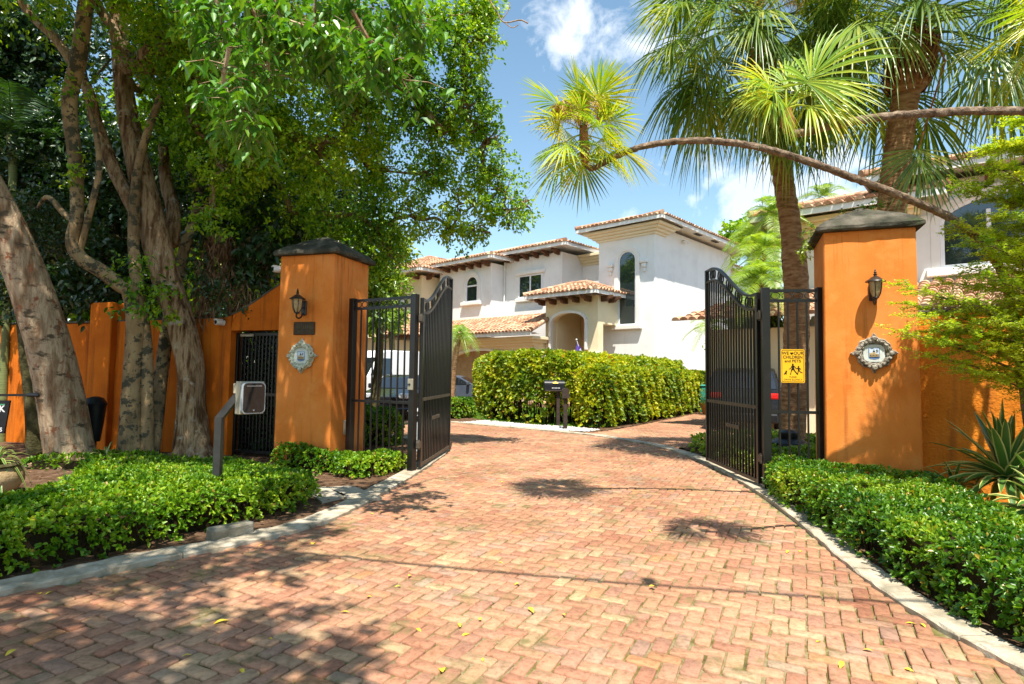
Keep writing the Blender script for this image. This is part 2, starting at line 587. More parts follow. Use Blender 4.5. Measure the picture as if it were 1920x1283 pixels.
M['hedge_i'] = leafmat('yellow_green_hedge_leaves', [(0.05, 0.13, 0.01), (0.20, 0.31, 0.015), (0.42, 0.48, 0.02), (0.66, 0.60, 0.03)], 0.4, None, 0.14, 0.45, 0.9, rare=((0.5, 0.28, 0.03), 0.03))
M['crown'] = leafmat('big_tree_leaves', [(0.03, 0.11, 0.005), (0.11, 0.26, 0.008), (0.27, 0.44, 0.012), (0.48, 0.57, 0.025)], 0.48, None, 0.14, 0.4, 0.5)
M['crown2'] = leafmat('hanging_leaves', [(0.03, 0.12, 0.008), (0.06, 0.20, 0.012), (0.11, 0.28, 0.016), (0.24, 0.42, 0.03)], 0.38, None, 0.3, 0.35, 0.8)
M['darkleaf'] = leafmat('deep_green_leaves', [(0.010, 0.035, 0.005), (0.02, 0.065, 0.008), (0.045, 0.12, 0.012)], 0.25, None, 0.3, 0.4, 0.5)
M['brightleaf'] = leafmat('bright_green_leaves', [(0.05, 0.14, 0.012), (0.13, 0.27, 0.02), (0.28, 0.40, 0.03), (0.42, 0.48, 0.04)], 0.4, None, 0.25, 0.4, 0.5)  # brighter, yellower leaf tones
M['feather'] = leafmat('fine_leaflets', [(0.14, 0.30, 0.012), (0.30, 0.46, 0.02), (0.48, 0.58, 0.03), (0.62, 0.62, 0.04)], 0.5, None, 0.15, 0.5, 1.5)
M['fan'] = leafmat('fan_palm_blades', [(0.04, 0.10, 0.020), (0.10, 0.19, 0.03), (0.20, 0.29, 0.05), (0.46, 0.46, 0.08)], 0.42, None, 0.14, 0.32, 1.0)
M['fanbright'] = leafmat('young_fan_blades', [(0.13, 0.30, 0.03), (0.28, 0.44, 0.03), (0.52, 0.56, 0.03), (0.70, 0.56, 0.03)], 0.45, (1.3, 1.2, 0.4), 0.18, 0.35, 1.5)
M['pinnate'] = leafmat('feather_palm_leaflets', [(0.12, 0.27, 0.02), (0.26, 0.42, 0.03), (0.46, 0.56, 0.04)], 0.4, None, 0.3, 0.35, 1.0)
M['flower'] = leafmat('palm_flower_strands', [(0.55, 0.30, 0.12), (0.65, 0.42, 0.10), (0.60, 0.50, 0.06)], 0.2, (1, 1, 1), 0.1, 0.5, 4)
M['grass'] = leafmat('short_grass', [(0.06, 0.20, 0.01), (0.14, 0.36, 0.02), (0.24, 0.46, 0.03)], 0.35, None, 0.1, 0.5, 1)
M['yleaf'] = leafmat('fallen_yellow_leaves', [(0.55, 0.30, 0.02), (0.75, 0.50, 0.03), (0.65, 0.55, 0.05)], 0.1, (1, 1, 1), 0.2, 0.5, 4)
M['strap'] = leafmat('strap_leaf_green', [(0.03, 0.10, 0.02), (0.07, 0.18, 0.03), (0.12, 0.25, 0.04)], 0.3, None, 0.35, 0.35, 2)
M['strap_edge'] = leafmat('strap_leaf_edge', [(0.45, 0.45, 0.10), (0.58, 0.56, 0.16), (0.66, 0.62, 0.25)], 0.3, (1, 1, 0.8), 0.3, 0.35, 2)
M['stone'] = surf('weathered_stone', [(0.16, 0.14, 0.10), (0.34, 0.31, 0.25), (0.50, 0.46, 0.38)], 5, 9, 0.95, 0.9, 40, 0.012, spec=0.1,
                  second=((0.10, 0.10, 0.06), 4, 0.52, 0.68))
M['stone_dark'] = surf('mossy_edging_stone', [(0.10, 0.09, 0.065), (0.22, 0.20, 0.15), (0.34, 0.31, 0.25)], 5, 9, 0.95, 0.9, 40, 0.012, spec=0.1)
M['carved'] = surf('carved_mouldering_stone', [(0.10, 0.085, 0.065), (0.30, 0.27, 0.22), (0.52, 0.48, 0.40)], 14, 9, 0.95, 1.0, 60, 0.01, spec=0.1,
                   second=((0.13, 0.10, 0.04), 10, 0.54, 0.66))
M['carved_pale'] = surf('carved_limed_stone', [(0.32, 0.33, 0.24), (0.55, 0.57, 0.45), (0.70, 0.71, 0.60)], 14, 9, 0.95, 1.0, 60, 0.01, spec=0.1,
                        second=((0.20, 0.13, 0.06), 12, 0.56, 0.66))
M['ceramic'] = surf('pale_glazed_tile', [(0.50, 0.54, 0.50), (0.66, 0.70, 0.66)], 10, 5, 0.4, 0.1, 40, 0.002)
M['tileblue'] = surf('blue_painted_tile', [(0.07, 0.13, 0.30), (0.14, 0.24, 0.42)], 20, 3, 0.35, 0, spec=0.5)
M['tilesky'] = surf('sky_painted_tile', [(0.48, 0.60, 0.74), (0.62, 0.70, 0.78)], 20, 3, 0.35, 0, spec=0.5)
M['tiletan'] = surf('tan_painted_tile', [(0.42, 0.30, 0.14), (0.55, 0.42, 0.22)], 30, 3, 0.35, 0, spec=0.5)
M['bronze'] = surf('dark_bronze', [(0.035, 0.022, 0.010), (0.07, 0.045, 0.02)], 20, 5, 0.5, 0.4, 80, 0.002, metallic=0.3)
M['bronze_hi'] = surf('rubbed_bronze', [(0.09, 0.065, 0.03), (0.14, 0.10, 0.05)], 20, 5, 0.5, 0, metallic=0.3)
M['lampglass'] = surf('amber_seeded_glass', [(0.32, 0.22, 0.10), (0.52, 0.42, 0.24)], 18, 5, 0.15, 0.3, 50, 0.003, spec=0.6)
M['lampmetal'] = surf('dark_lamp_metal', [(0.012, 0.009, 0.007), (0.035, 0.025, 0.018)], 15, 4, 0.4, 0.2, 60, 0.001, spec=0.5)
M['plastic_w'] = surf('white_plastic', [(0.62, 0.62, 0.60), (0.72, 0.72, 0.70)], 5, 3, 0.4, 0)
M['plastic_b'] = surf('black_plastic', [(0.008, 0.009, 0.012), (0.016, 0.017, 0.02)], 5, 3, 0.35, 0.1, 60, 0.002)
M['beige'] = surf('beige_enclosure', [(0.42, 0.36, 0.26), (0.52, 0.46, 0.35)], 6, 5, 0.6, 0.15, 50, 0.002)
M['steel'] = surf('weathered_steel', [(0.30, 0.27, 0.20), (0.42, 0.38, 0.30)], 6, 6, 0.5, 0.1, 60, 0.001, metallic=0.4)
M['post'] = surf('grey_steel_post', [(0.018, 0.017, 0.017), (0.045, 0.043, 0.042)], 6, 5, 0.4, 0.1, 60, 0.001, spec=0.5)
M['yellow'] = surf('yellow_sign_face', [(0.78, 0.42, 0.01), (0.83, 0.47, 0.015)], 4, 3, 0.45, 0, spec=0.4)
M['ink'] = surf('black_sign_ink', [(0.01, 0.006, 0.004), (0.02, 0.01, 0.006)], 4, 2, 0.5, 0)
M['inkw'] = surf('white_sign_ink', [(0.6, 0.6, 0.6), (0.7, 0.7, 0.7)], 4, 2, 0.5, 0)
M['inkg'] = surf('green_sign_ink', [(0.05, 0.22, 0.12), (0.08, 0.30, 0.16)], 4, 2, 0.5, 0)
M['rubber'] = surf('tyre_rubber', [(0.012, 0.012, 0.012), (0.022, 0.022, 0.022)], 20, 3, 0.85, 0.3, 40, 0.004)
M['alloy'] = surf('wheel_alloy', [(0.45, 0.45, 0.46), (0.55, 0.55, 0.56)], 5, 3, 0.35, 0, metallic=0.6)
M['vanpaint'] = surf('white_van_paint', [(0.72, 0.73, 0.75), (0.78, 0.79, 0.80)], 2, 3, 0.3, 0, spec=0.5)
M['greypaint'] = surf('blue_grey_car_paint', [(0.05, 0.065, 0.09), (0.07, 0.085, 0.11)], 2, 3, 0.25, 0, spec=0.5)
M['darkpaint'] = surf('black_car_paint', [(0.012, 0.014, 0.018), (0.02, 0.022, 0.03)], 2, 3, 0.15, 0, spec=0.6)
M['redlamp'] = surf('red_tail_lamp', [(0.55, 0.01, 0.01), (0.65, 0.02, 0.02)], 5, 2, 0.15, 0, spec=0.7)
M['amber'] = surf('amber_lamp', [(0.75, 0.20, 0.01), (0.80, 0.28, 0.02)], 5, 2, 0.15, 0, spec=0.7)
M['clearlamp'] = surf('clear_head_lamp', [(0.45, 0.47, 0.5), (0.6, 0.62, 0.65)], 5, 2, 0.1, 0, spec=0.8)
M['flagp'] = surf('purple_flag_cloth', [(0.10, 0.06, 0.30), (0.14, 0.08, 0.36)], 5, 2, 0.8, 0)
M['flagw'] = surf('white_flag_cloth', [(0.7, 0.68, 0.72), (0.78, 0.76, 0.78)], 5, 2, 0.8, 0)
M['pot'] = surf('terracotta', [(0.42, 0.16, 0.05), (0.52, 0.22, 0.07)], 5, 4, 0.8, 0.2, 40, 0.003)
M['teal'] = surf('teal_plastic', [(0.02, 0.24, 0.20), (0.03, 0.30, 0.26)], 4, 3, 0.5, 0)
M['utilgrey'] = surf('grey_utility_plastic', [(0.38, 0.40, 0.42), (0.48, 0.50, 0.52)], 4, 4, 0.6, 0.1)
M['boxwood'] = surf('dark_painted_wood', [(0.025, 0.018, 0.015), (0.06, 0.04, 0.03)], 8, 5, 0.7, 0.4, 40, 0.003)

# roof tiles: tone drifts from tile to tile
def rooftile(name, cols):
    m, nt, n, l, out = mat_base(name)
    b = n.new('ShaderNodeBsdfPrincipled')
    l.new(b.outputs[0], out.inputs[0])
    g = n.new('ShaderNodeNewGeometry')
    r = ramp(n, [(i / (len(cols) - 1), c) for i, c in enumerate(cols)])
    l.new(g.outputs['Random Per Island'], r.inputs[0])
    t = noise(n, l, 6, 7, 0.65, objco(n, l))
    rr = ramp(n, [(0.35, (0.65, 0.60, 0.56)), (0.65, (1.1, 1.1, 1.1))])
    l.new(t.outputs[0], rr.inputs[0])
    l.new(mixc(n, l, 1.0, r.outputs[0], rr.outputs[0], 'MULTIPLY'), b.inputs['Base Color'])
    b.inputs['Roughness'].default_value = 0.85
    b.inputs['Specular IOR Level'].default_value = 0.2
    return m
M['roof'] = rooftile('terracotta_roof_tile', [(0.40, 0.20, 0.11), (0.56, 0.34, 0.21), (0.66, 0.47, 0.32), (0.34, 0.16, 0.09)])

# clay pavers: every brick its own tone
def brickmat():
    m, nt, n, l, out = mat_base('clay_paver_brick')
    b = n.new('ShaderNodeBsdfPrincipled')
    l.new(b.outputs[0], out.inputs[0])
    g = n.new('ShaderNodeNewGeometry')
    r = ramp(n, [(0.0, (0.31, 0.145, 0.100)), (0.14, (0.39, 0.205, 0.140)), (0.30, (0.45, 0.255, 0.165)), (0.44, (0.35, 0.195, 0.150)), (0.56, (0.47, 0.300, 0.190)),
                 (0.68, (0.41, 0.215, 0.145)), (0.80, (0.49, 0.365, 0.225)), (0.89, (0.31, 0.215, 0.180)), (0.95, (0.46, 0.240, 0.120)), (1.0, (0.32, 0.275, 0.215))], 'LINEAR')
    l.new(g.outputs['Random Per Island'], r.inputs[0])
    v = objco(n, l)
    r_mean = mixc(n, l, 0.30, r.outputs[0], (0.36, 0.205, 0.130))
    big = noise(n, l, 0.35, 3, 0.5, v)
    rb = ramp(n, [(0.3, (0.90, 0.78, 0.70)), (0.55, (1.04, 1.0, 0.95)), (0.75, (1.12, 1.16, 0.98))])
    l.new(big.outputs[0], rb.inputs[0])
    c = mixc(n, l, 1.0, r_mean, rb.outputs[0], 'MULTIPLY')
    fine = noise(n, l, 26, 9, 0.7, v)
    rf = ramp(n, [(0.28, (0.55, 0.50, 0.46)), (0.5, (1, 1, 1)), (0.72, (1.22, 1.22, 1.22))])
    l.new(fine.outputs[0], rf.inputs[0])
    c = mixc(n, l, 1.0, c, rf.outputs[0], 'MULTIPLY')
    mo = noise(n, l, 2.3, 9, 0.72, v)
    rm = ramp(n, [(0.54, (0, 0, 0)), (0.66, (0.9, 0.9, 0.9))])
    l.new(mo.outputs[0], rm.inputs[0])
    dk = noise(n, l, 0.9, 6, 0.6, v)
    rd = ramp(n, [(0.35, (0.80, 0.76, 0.72)), (0.55, (1.03, 1.02, 1.0))])
    l.new(dk.outputs[0], rd.inputs[0])
    c = mixc(n, l, 1.0, c, rd.outputs[0], 'MULTIPLY')
    c = mixc(n, l, rm.outputs[0], c, (0.17, 0.145, 0.06))
    sd_ = noise(n, l, 5.5, 8, 0.75, v)
    rs = ramp(n, [(0.60, (0, 0, 0)), (0.72, (0.55, 0.55, 0.55))])
    l.new(sd_.outputs[0], rs.inputs[0])
    c = mixc(n, l, rs.outputs[0], c, (0.42, 0.33, 0.22))
    l.new(c, b.inputs['Base Color'])
    b.inputs['Roughness'].default_value = 0.9
    b.inputs['Specular IOR Level'].default_value = 0.15
    bp = n.new('ShaderNodeBump')
    bp.inputs['Strength'].default_value = 0.8
    bp.inputs['Distance'].default_value = 0.006
    l.new(fine.outputs[0], bp.inputs['Height'])
    l.new(bp.outputs[0], b.inputs['Normal'])
    return m
M['brick'] = brickmat()
M['joint'] = surf('sandy_mossy_joint', [(0.07, 0.055, 0.03), (0.16, 0.145, 0.045), (0.30, 0.24, 0.14), (0.12, 0.13, 0.03)], 6, 9, 1.0, 1.0, 90, 0.01, spec=0.05)


# ------------------------------------------------------------------ foliage generators
def leaves_V(b, d, up, L, W, fold=0.18, droop=0.12):
    """one folded pointed blade per row: (N,6,3)"""
    d = unit(d)
    side = unit(np.cross(d, up))
    nr = np.cross(side, d)
    L = np.asarray(L)[:, None]
    W = np.asarray(W)[:, None]
    z = np.array([0, 0, 1.0])
    t = b + d * L - z * droop * L
    m1 = b + d * L * 0.32
    m2 = b + d * L * 0.70 - z * droop * L * 0.35
    f = nr * fold * W
    return np.stack([b, m1 + side * W * 0.5 + f, m2 + side * W * 0.42 + f, t, m2 - side * W * 0.42 + f, m1 - side * W * 0.5 + f], 1)


class Leaves:
    def __init__(s):
        s.V = []

    def add(s, V):
        s.V.append(V.reshape(-1, 6, 3))

    def rosettes(s, P, N, k=5, L=0.05, W=0.022, tilt=(0.2, 1.15), fold=0.18, droop=0.1, var=0.48):
        P = np.repeat(np.asarray(P, float), k, 0)
        N = unit(np.repeat(np.asarray(N, float), k, 0))
        n = len(P)
        ref = rng.normal(size=(n, 3))
        t = unit(np.cross(N, ref))
        th = rng.uniform(*tilt, n)[:, None]
        d = N * np.cos(th) + t * np.sin(th)
        Ls = L * rng.uniform(1 - var, 1 + var, n)
        s.add(leaves_V(P, d, N + rng.normal(size=(n, 3)) * 0.15, Ls, Ls * W / L, fold, droop))

    def build(s, name, mat, parent, world=True):
        V = np.concatenate(s.V)
        n = len(V)
        i = np.arange(n)[:, None] * 6
        Q = np.concatenate([i + np.array([[0, 1, 2, 3]]), i + np.array([[0, 3, 4, 5]])], 0)
        return raw_mesh(name, V.reshape(-1, 3), Q, mat, parent, world=world)


def in_poly(P, poly):
    poly = np.asarray(poly, float)
    x, y = P[:, 0], P[:, 1]
    ins = np.zeros(len(P), bool)
    j = len(poly) - 1
    for i in range(len(poly)):
        xi, yi, xj, yj = *poly[i][:2], *poly[j][:2]
        c = ((yi > y) != (yj > y)) & (x < (xj - xi) * (y - yi) / (yj - yi + 1e-12) + xi)
        ins ^= c
        j = i
    return ins


def poly_dist(P, poly):
    poly = np.asarray(poly, float)
    best = np.full(len(P), 1e9)
    for i in range(len(poly)):
        a, b = poly[i][:2], poly[(i + 1) % len(poly)][:2]
        ab = b - a
        t = np.clip(((P - a) @ ab) / (ab @ ab), 0, 1)
        best = np.minimum(best, np.linalg.norm(P - (a + t[:, None] * ab), axis=1))
    return best


def sample_poly(poly, n):
    poly = np.asarray(poly, float)[:, :2]
    lo, hi = poly.min(0), poly.max(0)
    out = []
    tot = 0
    while tot < n:
        P = rng.uniform(lo, hi, (n * 2, 2))
        P = P[in_poly(P, poly)]
        out.append(P)
        tot += len(P)
    return np.concatenate(out)[:n]


def poly_area(poly):
    p = np.asarray(poly, float)[:, :2]
    return 0.5 * abs(np.dot(p[:, 0], np.roll(p[:, 1], 1)) - np.dot(p[:, 1], np.roll(p[:, 0], 1)))


def lump(P, s=1.0, seed=0.0):
    return (np.sin(P[:, 0] * 2.1 * s + seed) * np.cos(P[:, 1] * 1.7 * s + seed * 2) + 0.6 * np.sin(P[:, 0] * 5.3 * s + P[:, 1] * 4.1 * s + seed)
            + 0.4 * np.cos(P[:, 0] * 9.1 * s - P[:, 1] * 8.3 * s + seed * 3))


def hedge(name, label, cat, poly, hf, mat, dens=320, k=5, L=0.05, W=0.022, round_=0.15, lumpy=0.03, z0=0.0, group=None, side_open=0.0, inner=0.4, core=True, side_dens=1.0, twigs=True):
    poly = np.asarray(poly, float)[:, :2]
    c = poly.mean(0)
    root = thing(name, label, cat, (c[0], c[1], z0), 0, group)
    lv = Leaves()
    n = int(poly_area(poly) * dens)
    P = sample_poly(poly, n)
    d = poly_dist(P, poly)
    h = hf(P) + lumpy * lump(P)
    e = np.clip(d / round_, 0, 1)
    z = z0 + h - round_ * (1 - np.sqrt(1 - (1 - e) ** 2)) * 0.8 - np.abs(rng.normal(size=n)) * 0.03 + (rng.random(n) < 0.05) * rng.random(n) * 0.05
    N = np.c_[rng.normal(size=(n, 2)) * 0.35, np.ones(n)]
    lv.rosettes(np.c_[P, z], N, k, L, W)
    # sides
    for i in range(len(poly)):
        a, b = poly[i], poly[(i + 1) % len(poly)]
        ln = np.linalg.norm(b - a)
        nr = np.array([(b - a)[1], -(b - a)[0]]) / ln
        mid = (a + b) / 2 + nr * 0.02
        if in_poly(mid[None], poly)[0]:
            nr = -nr
        hm = float(hf(((a + b) / 2)[None])[0])
        m = int(ln * hm * dens * 1.1 * side_dens)
        t = rng.random(m)
        Q = a + (b - a) * t[:, None]
        hh = hf(Q) + lumpy * lump(Q)
        zz = rng.random(m) ** (0.8) * hh
        if side_open:
            keep = (zz / hh > side_open) | (rng.random(m) < 0.25 + 0.5 * zz / hh)
            t, Q, hh, zz = t[keep], Q[keep], hh[keep], zz[keep]
            m = len(t)
        bul = 0.06 * np.sin(t * ln * 4 + i) * 0.5 + 0.04 * np.sin(t * ln * 9 + 2 * i + zz * 7)
        top = np.clip((zz - (hh - round_)) / round_, 0, 1)
        off = (bul + rng.normal(size=m) * 0.03 - round_ * top ** 2 * 0.7)[:, None]
        Pq = Q + nr * off
        Nn = np.c_[np.repeat(nr[None], m, 0) + rng.normal(size=(m, 2)) * 0.35, 0.35 + top * 0.8]
        lv.rosettes(np.c_[Pq, z0 + zz], Nn, k, L, W)
    # loose inner leaves
    n2 = int(n * inner)
    P = sample_poly(poly, max(n2, 4))
    hh = hf(P)
    lv.rosettes(np.c_[P, z0 + hh * rng.uniform(0.45, 0.95, len(P))], rng.normal(size=(len(P), 3)) + [0, 0, 0.8], max(3, k - 2), L, W)
    lv.build('foliage', mat, root)
    # twiggy inside
    mb = MB()
    n3 = int(poly_area(poly) * (26 if twigs else 5))
    P = sample_poly(poly, max(n3, 3))
    hh = hf(P)
    for p, q in zip(P, hh):
        a = rng.uniform(0, 6.28)
        r = rng.uniform(0.05, 0.16) * (1 if q < 1 else 2.2)
        mid = np.array([p[0] + r * 0.3 * math.cos(a), p[1] + r * 0.3 * math.sin(a), z0 + q * 0.45])
        mb.tube([(p[0], p[1], z0 - 0.02), mid, (p[0] + r * math.cos(a), p[1] + r * math.sin(a), z0 + q * 0.92)], [0.008, 0.006, 0.003] if q < 1 else [0.014, 0.010, 0.005], 4, caps=False)
    if core:
        # dense leafless interior mass, well below the leaf surface
        cc = poly.mean(0)
        ins = []
        for p in poly:
            v = cc - p
            ins.append(p + v / np.linalg.norm(v) * min(0.16, 0.4 * np.linalg.norm(v)))
        ins = np.array(ins)
        nn = len(ins)
        hm = hf(ins) * 0.72
        V = [(*p, z0 - 0.02) for p in ins] + [(*p, z0 + q) for p, q in zip(ins, hm)]
        mb.add(V, [tuple(range(nn, 2 * nn))] + [(i, (i + 1) % nn, nn + (i + 1) % nn, nn + i) for i in range(nn)])
    mb.build('stems', M['twig'], root)
    return root


def clump_twigs(c, r, n, flat=1.0):
    """twig points spread through an uneven ball"""
    P = rng.normal(size=(n, 3))
    P = unit(P) * (rng.random(n) ** 0.42)[:, None]
    w = 1 + 0.35 * np.sin(P[:, 0:1] * 3 + c[0] * 5) + 0.3 * np.cos(P[:, 2:3] * 4 + c[2] * 7 + c[1])
    P = P * w
    P[:, 2] *= flat
    return np.asarray(c) + P * r


def crown_leaves(lv, clumps, per=1.0, k=12, L=0.075, W=0.034, spread=0.16, droop=0.2, flat=0.85, up=0.5):
    """clumps: (x,y,z,r); leaves in small twig groups with gaps between"""
    for x, y, z, r in clumps:
        n = max(6, int(per * 60 * r * r / 0.25))
        T = clump_twigs((x, y, z), r, n, flat)
        out = unit(T - np.array([x, y, z]) + rng.normal(size=T.shape) * r * 0.2)
        m = len(T) * k
        Tr = np.repeat(T, k, 0)
        Or = np.repeat(out, k, 0)
        s = rng.random(m)[:, None]
        P = Tr + Or * s * spread + rng.normal(size=(m, 3)) * spread * 0.28
        d = unit(Or * 0.6 + rng.normal(size=(m, 3)) * 0.8 + np.array([0, 0, -droop]))
        N = unit(np.array([0, 0, 1.0]) * up + Or * 0.5 + rng.normal(size=(m, 3)) * 0.45)
        Ls = L * rng.uniform(0.65, 1.25, m)
        lv.add(leaves_V(P, d, N, Ls, Ls * W / L, 0.15, 0.15))


def limbs(mb, base, clumps, r0=0.06, seg=6, sub=3):
    base = np.asarray(base, float)
    for x, y, z, r in clumps:
        e = np.array([x, y, z])
        L = np.linalg.norm(e - base)
        mid = (base + e) / 2 + rng.normal(size=3) * 0.07 * L + np.array([0, 0, 0.06 * L])
        path = catmull([base, mid, e], 5)
        mb.tube(path, np.linspace(r0, max(0.008, r0 * 0.25), len(path)), seg, wob=0.06, caps=False)
        for _ in range(sub):
            t = rng.uniform(0.45, 1)
            p = path[int(t * (len(path) - 1))]
            q = e + unit(rng.normal(size=3)) * r * 0.8
            m2 = (p + q) / 2 + rng.normal(size=3) * 0.06
            mb.tube([p, m2, q], [r0 * 0.3, r0 * 0.2, 0.004], 4, caps=False)


def limbs_net(mb, base, clumps, r0=0.12, rmin=0.012, seg=7, twigs=4, sag=0.05):
    """a branching net: every clump grows from the nearest clump (or the trunk) already reached"""
    nodes = [np.asarray(base, float)]
    par = [-1]
    left = [np.array(c[:3]) for c in clumps]
    rad = [c[3] for c in clumps]
    rr_ = [0.0]
    while left:
        best = None
        for i, c in enumerate(left):
            for j, n in enumerate(nodes):
                d = np.linalg.norm(c - n) + 0.35 * np.linalg.norm(n - nodes[0])
                if best is None or d < best[0]:
                    best = (d, i, j)
        _, i, j = best
        nodes.append(left.pop(i))
        rr_.append(rad.pop(i))
        par.append(j)
    cnt = [1] * len(nodes)
    for k in range(len(nodes) - 1, 0, -1):
        cnt[par[k]] += cnt[k]
    R0 = lambda k: max(rmin, r0 * math.sqrt(cnt[k] / len(nodes)))
    for k in range(1, len(nodes)):
        a, b = nodes[par[k]], nodes[k]
        L = np.linalg.norm(b - a)
        p1 = a + (b - a) * 0.35 + rng.normal(size=3) * 0.10 * L + np.array([0, 0, sag * L])
        p2 = a + (b - a) * 0.70 + rng.normal(size=3) * 0.09 * L
        P = catmull([a, p1, p2, b], 5)
        ra = R0(k) * 1.15
        mb.tube(P, np.linspace(ra, R0(k) * 0.75, len(P)), seg, wob=0.07, caps=False)
        for _ in range(twigs):
            p = P[int(rng.uniform(0.3, 1) * (len(P) - 1))]
            q = b + unit(rng.normal(size=3)) * rr_[k] * rng.uniform(0.6, 1.0)
            m1 = p + (q - p) * 0.4 + rng.normal(size=3) * 0.08
            m2 = p + (q - p) * 0.75 + rng.normal(size=3) * 0.06
            mb.tube([p, m1, m2, q], [max(0.008, R0(k) * 0.4), 0.011, 0.007, 0.003], 4, caps=False)


def px_clumps(lst, k=1.0, jit=0.5):
    out = []
    for px, py, pr, Y in lst:
        p = at(px, py, Y)
        out.append((p[0], p[1], p[2], pr / FPX * Y * k))
    return out


def px_path(lst, n=6):
    return catmull([at(px, py, Y) for px, py, Y in lst], n)


def strip_V(b, d, up, L, W, droop, stations=(0, 0.35, 0.7, 1.0), widths=(0.4, 1.0, 0.7, 0.05), fold=0.25):
    """bending strap blades: returns verts (N, S*3, 3) with left, mid, right at each station"""
    d = unit(d)
    side = unit(np.cross(d, up))
    nr = np.cross(side, d)
    z = np.array([0, 0, 1.0])
    L = np.asarray(L)[:, None]
    W = np.asarray(W)[:, None]
    dr = np.asarray(droop).reshape(-1, 1) if np.ndim(droop) else droop
    rows = []
    for s, w in zip(stations, widths):
        c = b + d * L * s * (1 - 0.15 * dr * s) - z * dr * L * s ** 2.2
        rows += [c + side * W * w * 0.5 + nr * fold * W * w, c, c - side * W * w * 0.5 + nr * fold * W * w]
    return np.stack(rows, 1)


def strips_Q(n, S):
    i = np.arange(n)[:, None] * (S * 3)
    q = []
    for s in range(S - 1):
        a = s * 3
        q += [[a, a + 3, a + 4, a + 1], [a + 1, a + 4, a + 5, a + 2]]
    return (i[:, :, None] * 0 + i[:, None, :] + np.array(q)[None]).reshape(-1, 4)


class Strips:
    def __init__(s):
        s.V, s.Q, s.n = [], [], 0

    def add(s, b, d, up, L, W, droop, **k):
        V = strip_V(b, d, up, L, W, droop, **k)
        S = V.shape[1] // 3
        s.V.append(V.reshape(-1, 3))
        s.Q.append(strips_Q(len(V), S) + s.n)
        s.n += V.shape[0] * V.shape[1]

    def build(s, name, mat, parent, midx=None):
        return raw_mesh(name, np.concatenate(s.V), np.concatenate(s.Q), mat, parent, midx)


def fan_frond(st, O, d, up, R_, nseg=34, arc=2.0, droop=0.25, stiff=0.4, costa=0.25):
    """a palmate blade: folded segments round the end of the leaf stalk"""
    d = unit(np.asarray(d, float))
    side = unit(np.cross(d, np.asarray(up, float)))
    nr = np.cross(side, d)
    a = np.linspace(-arc, arc, nseg) + rng.normal(size=nseg) * 0.02
    D = d * np.cos(a)[:, None] + side * np.sin(a)[:, None] + nr * (0.10 * rng.normal(size=(nseg, 1)) * 0.6 - stiff * 0.25 * np.abs(np.sin(a))[:, None])
    L = R_ * (0.70 + 0.30 * np.cos(a * 0.6)) * rng.uniform(0.92, 1.05, nseg)
    B = np.repeat(np.asarray(O, float)[None], nseg, 0) + d * (costa * R_ * np.clip(np.cos(a), 0, 1) ** 2)[:, None] * 0.6
    W = L * (2 * arc / nseg) * 0.50
    st.add(B, D, np.repeat(nr[None], nseg, 0), L, W, droop * rng.uniform(0.6, 1.5, nseg), stations=(0.0, 0.3, 0.52, 0.8, 1.0), widths=(0.12, 0.62, 0.85, 0.42, 0.06), fold=0.28)


def fan_crown(name_parent, C, n, Rb, pet, mat, pitch=(-0.9, 1.2), droop=0.25, mat_stem=None, nseg=34, azr=(0, 2 * PI), name='crown', bias=None, prad=0.012):
    st = Strips()
    mb = MB()
    C = np.asarray(C, float)
    for i in range(n):
        az = azr[0] + (azr[1] - azr[0]) * ((i * 0.618034) % 1.0) + rng.normal() * 0.1
        t = (i + 0.5) / n
        el = pitch[1] + (pitch[0] - pitch[1]) * t + rng.normal() * 0.12
        d = np.array([math.cos(az) * math.cos(el), math.sin(az) * math.cos(el), math.sin(el)])
        if bias is not None:
            d = unit(d + np.array(bias))
        Lp = pet * rng.uniform(0.75, 1.2)
        start = C + np.array([0, 0, -0.12 * pet * t * 3])
        end = start + d * Lp + np.array([0, 0, -0.12 * Lp])
        mid = (start + end) / 2 + np.array([0, 0, 0.07 * Lp])
        mb.tube([start, mid, end], [prad * 1.5, prad, prad * 0.7], 5, caps=False)
        dd = unit(end - mid)
        up = np.array([0, 0, 1.0]) if abs(dd[2]) < 0.9 else np.array([math.cos(az), math.sin(az), 0.3])
        up = unit(up + rng.normal(size=3) * 0.35)
        fan_frond(st, end, dd, up, Rb * rng.uniform(0.85, 1.1), nseg=nseg, droop=droop * (0.7 + 0.8 * t))
    o = st.build(name, mat, name_parent)
    if mat_stem:
        mb.build('leaf_stalks', mat_stem, name_parent)
    return o


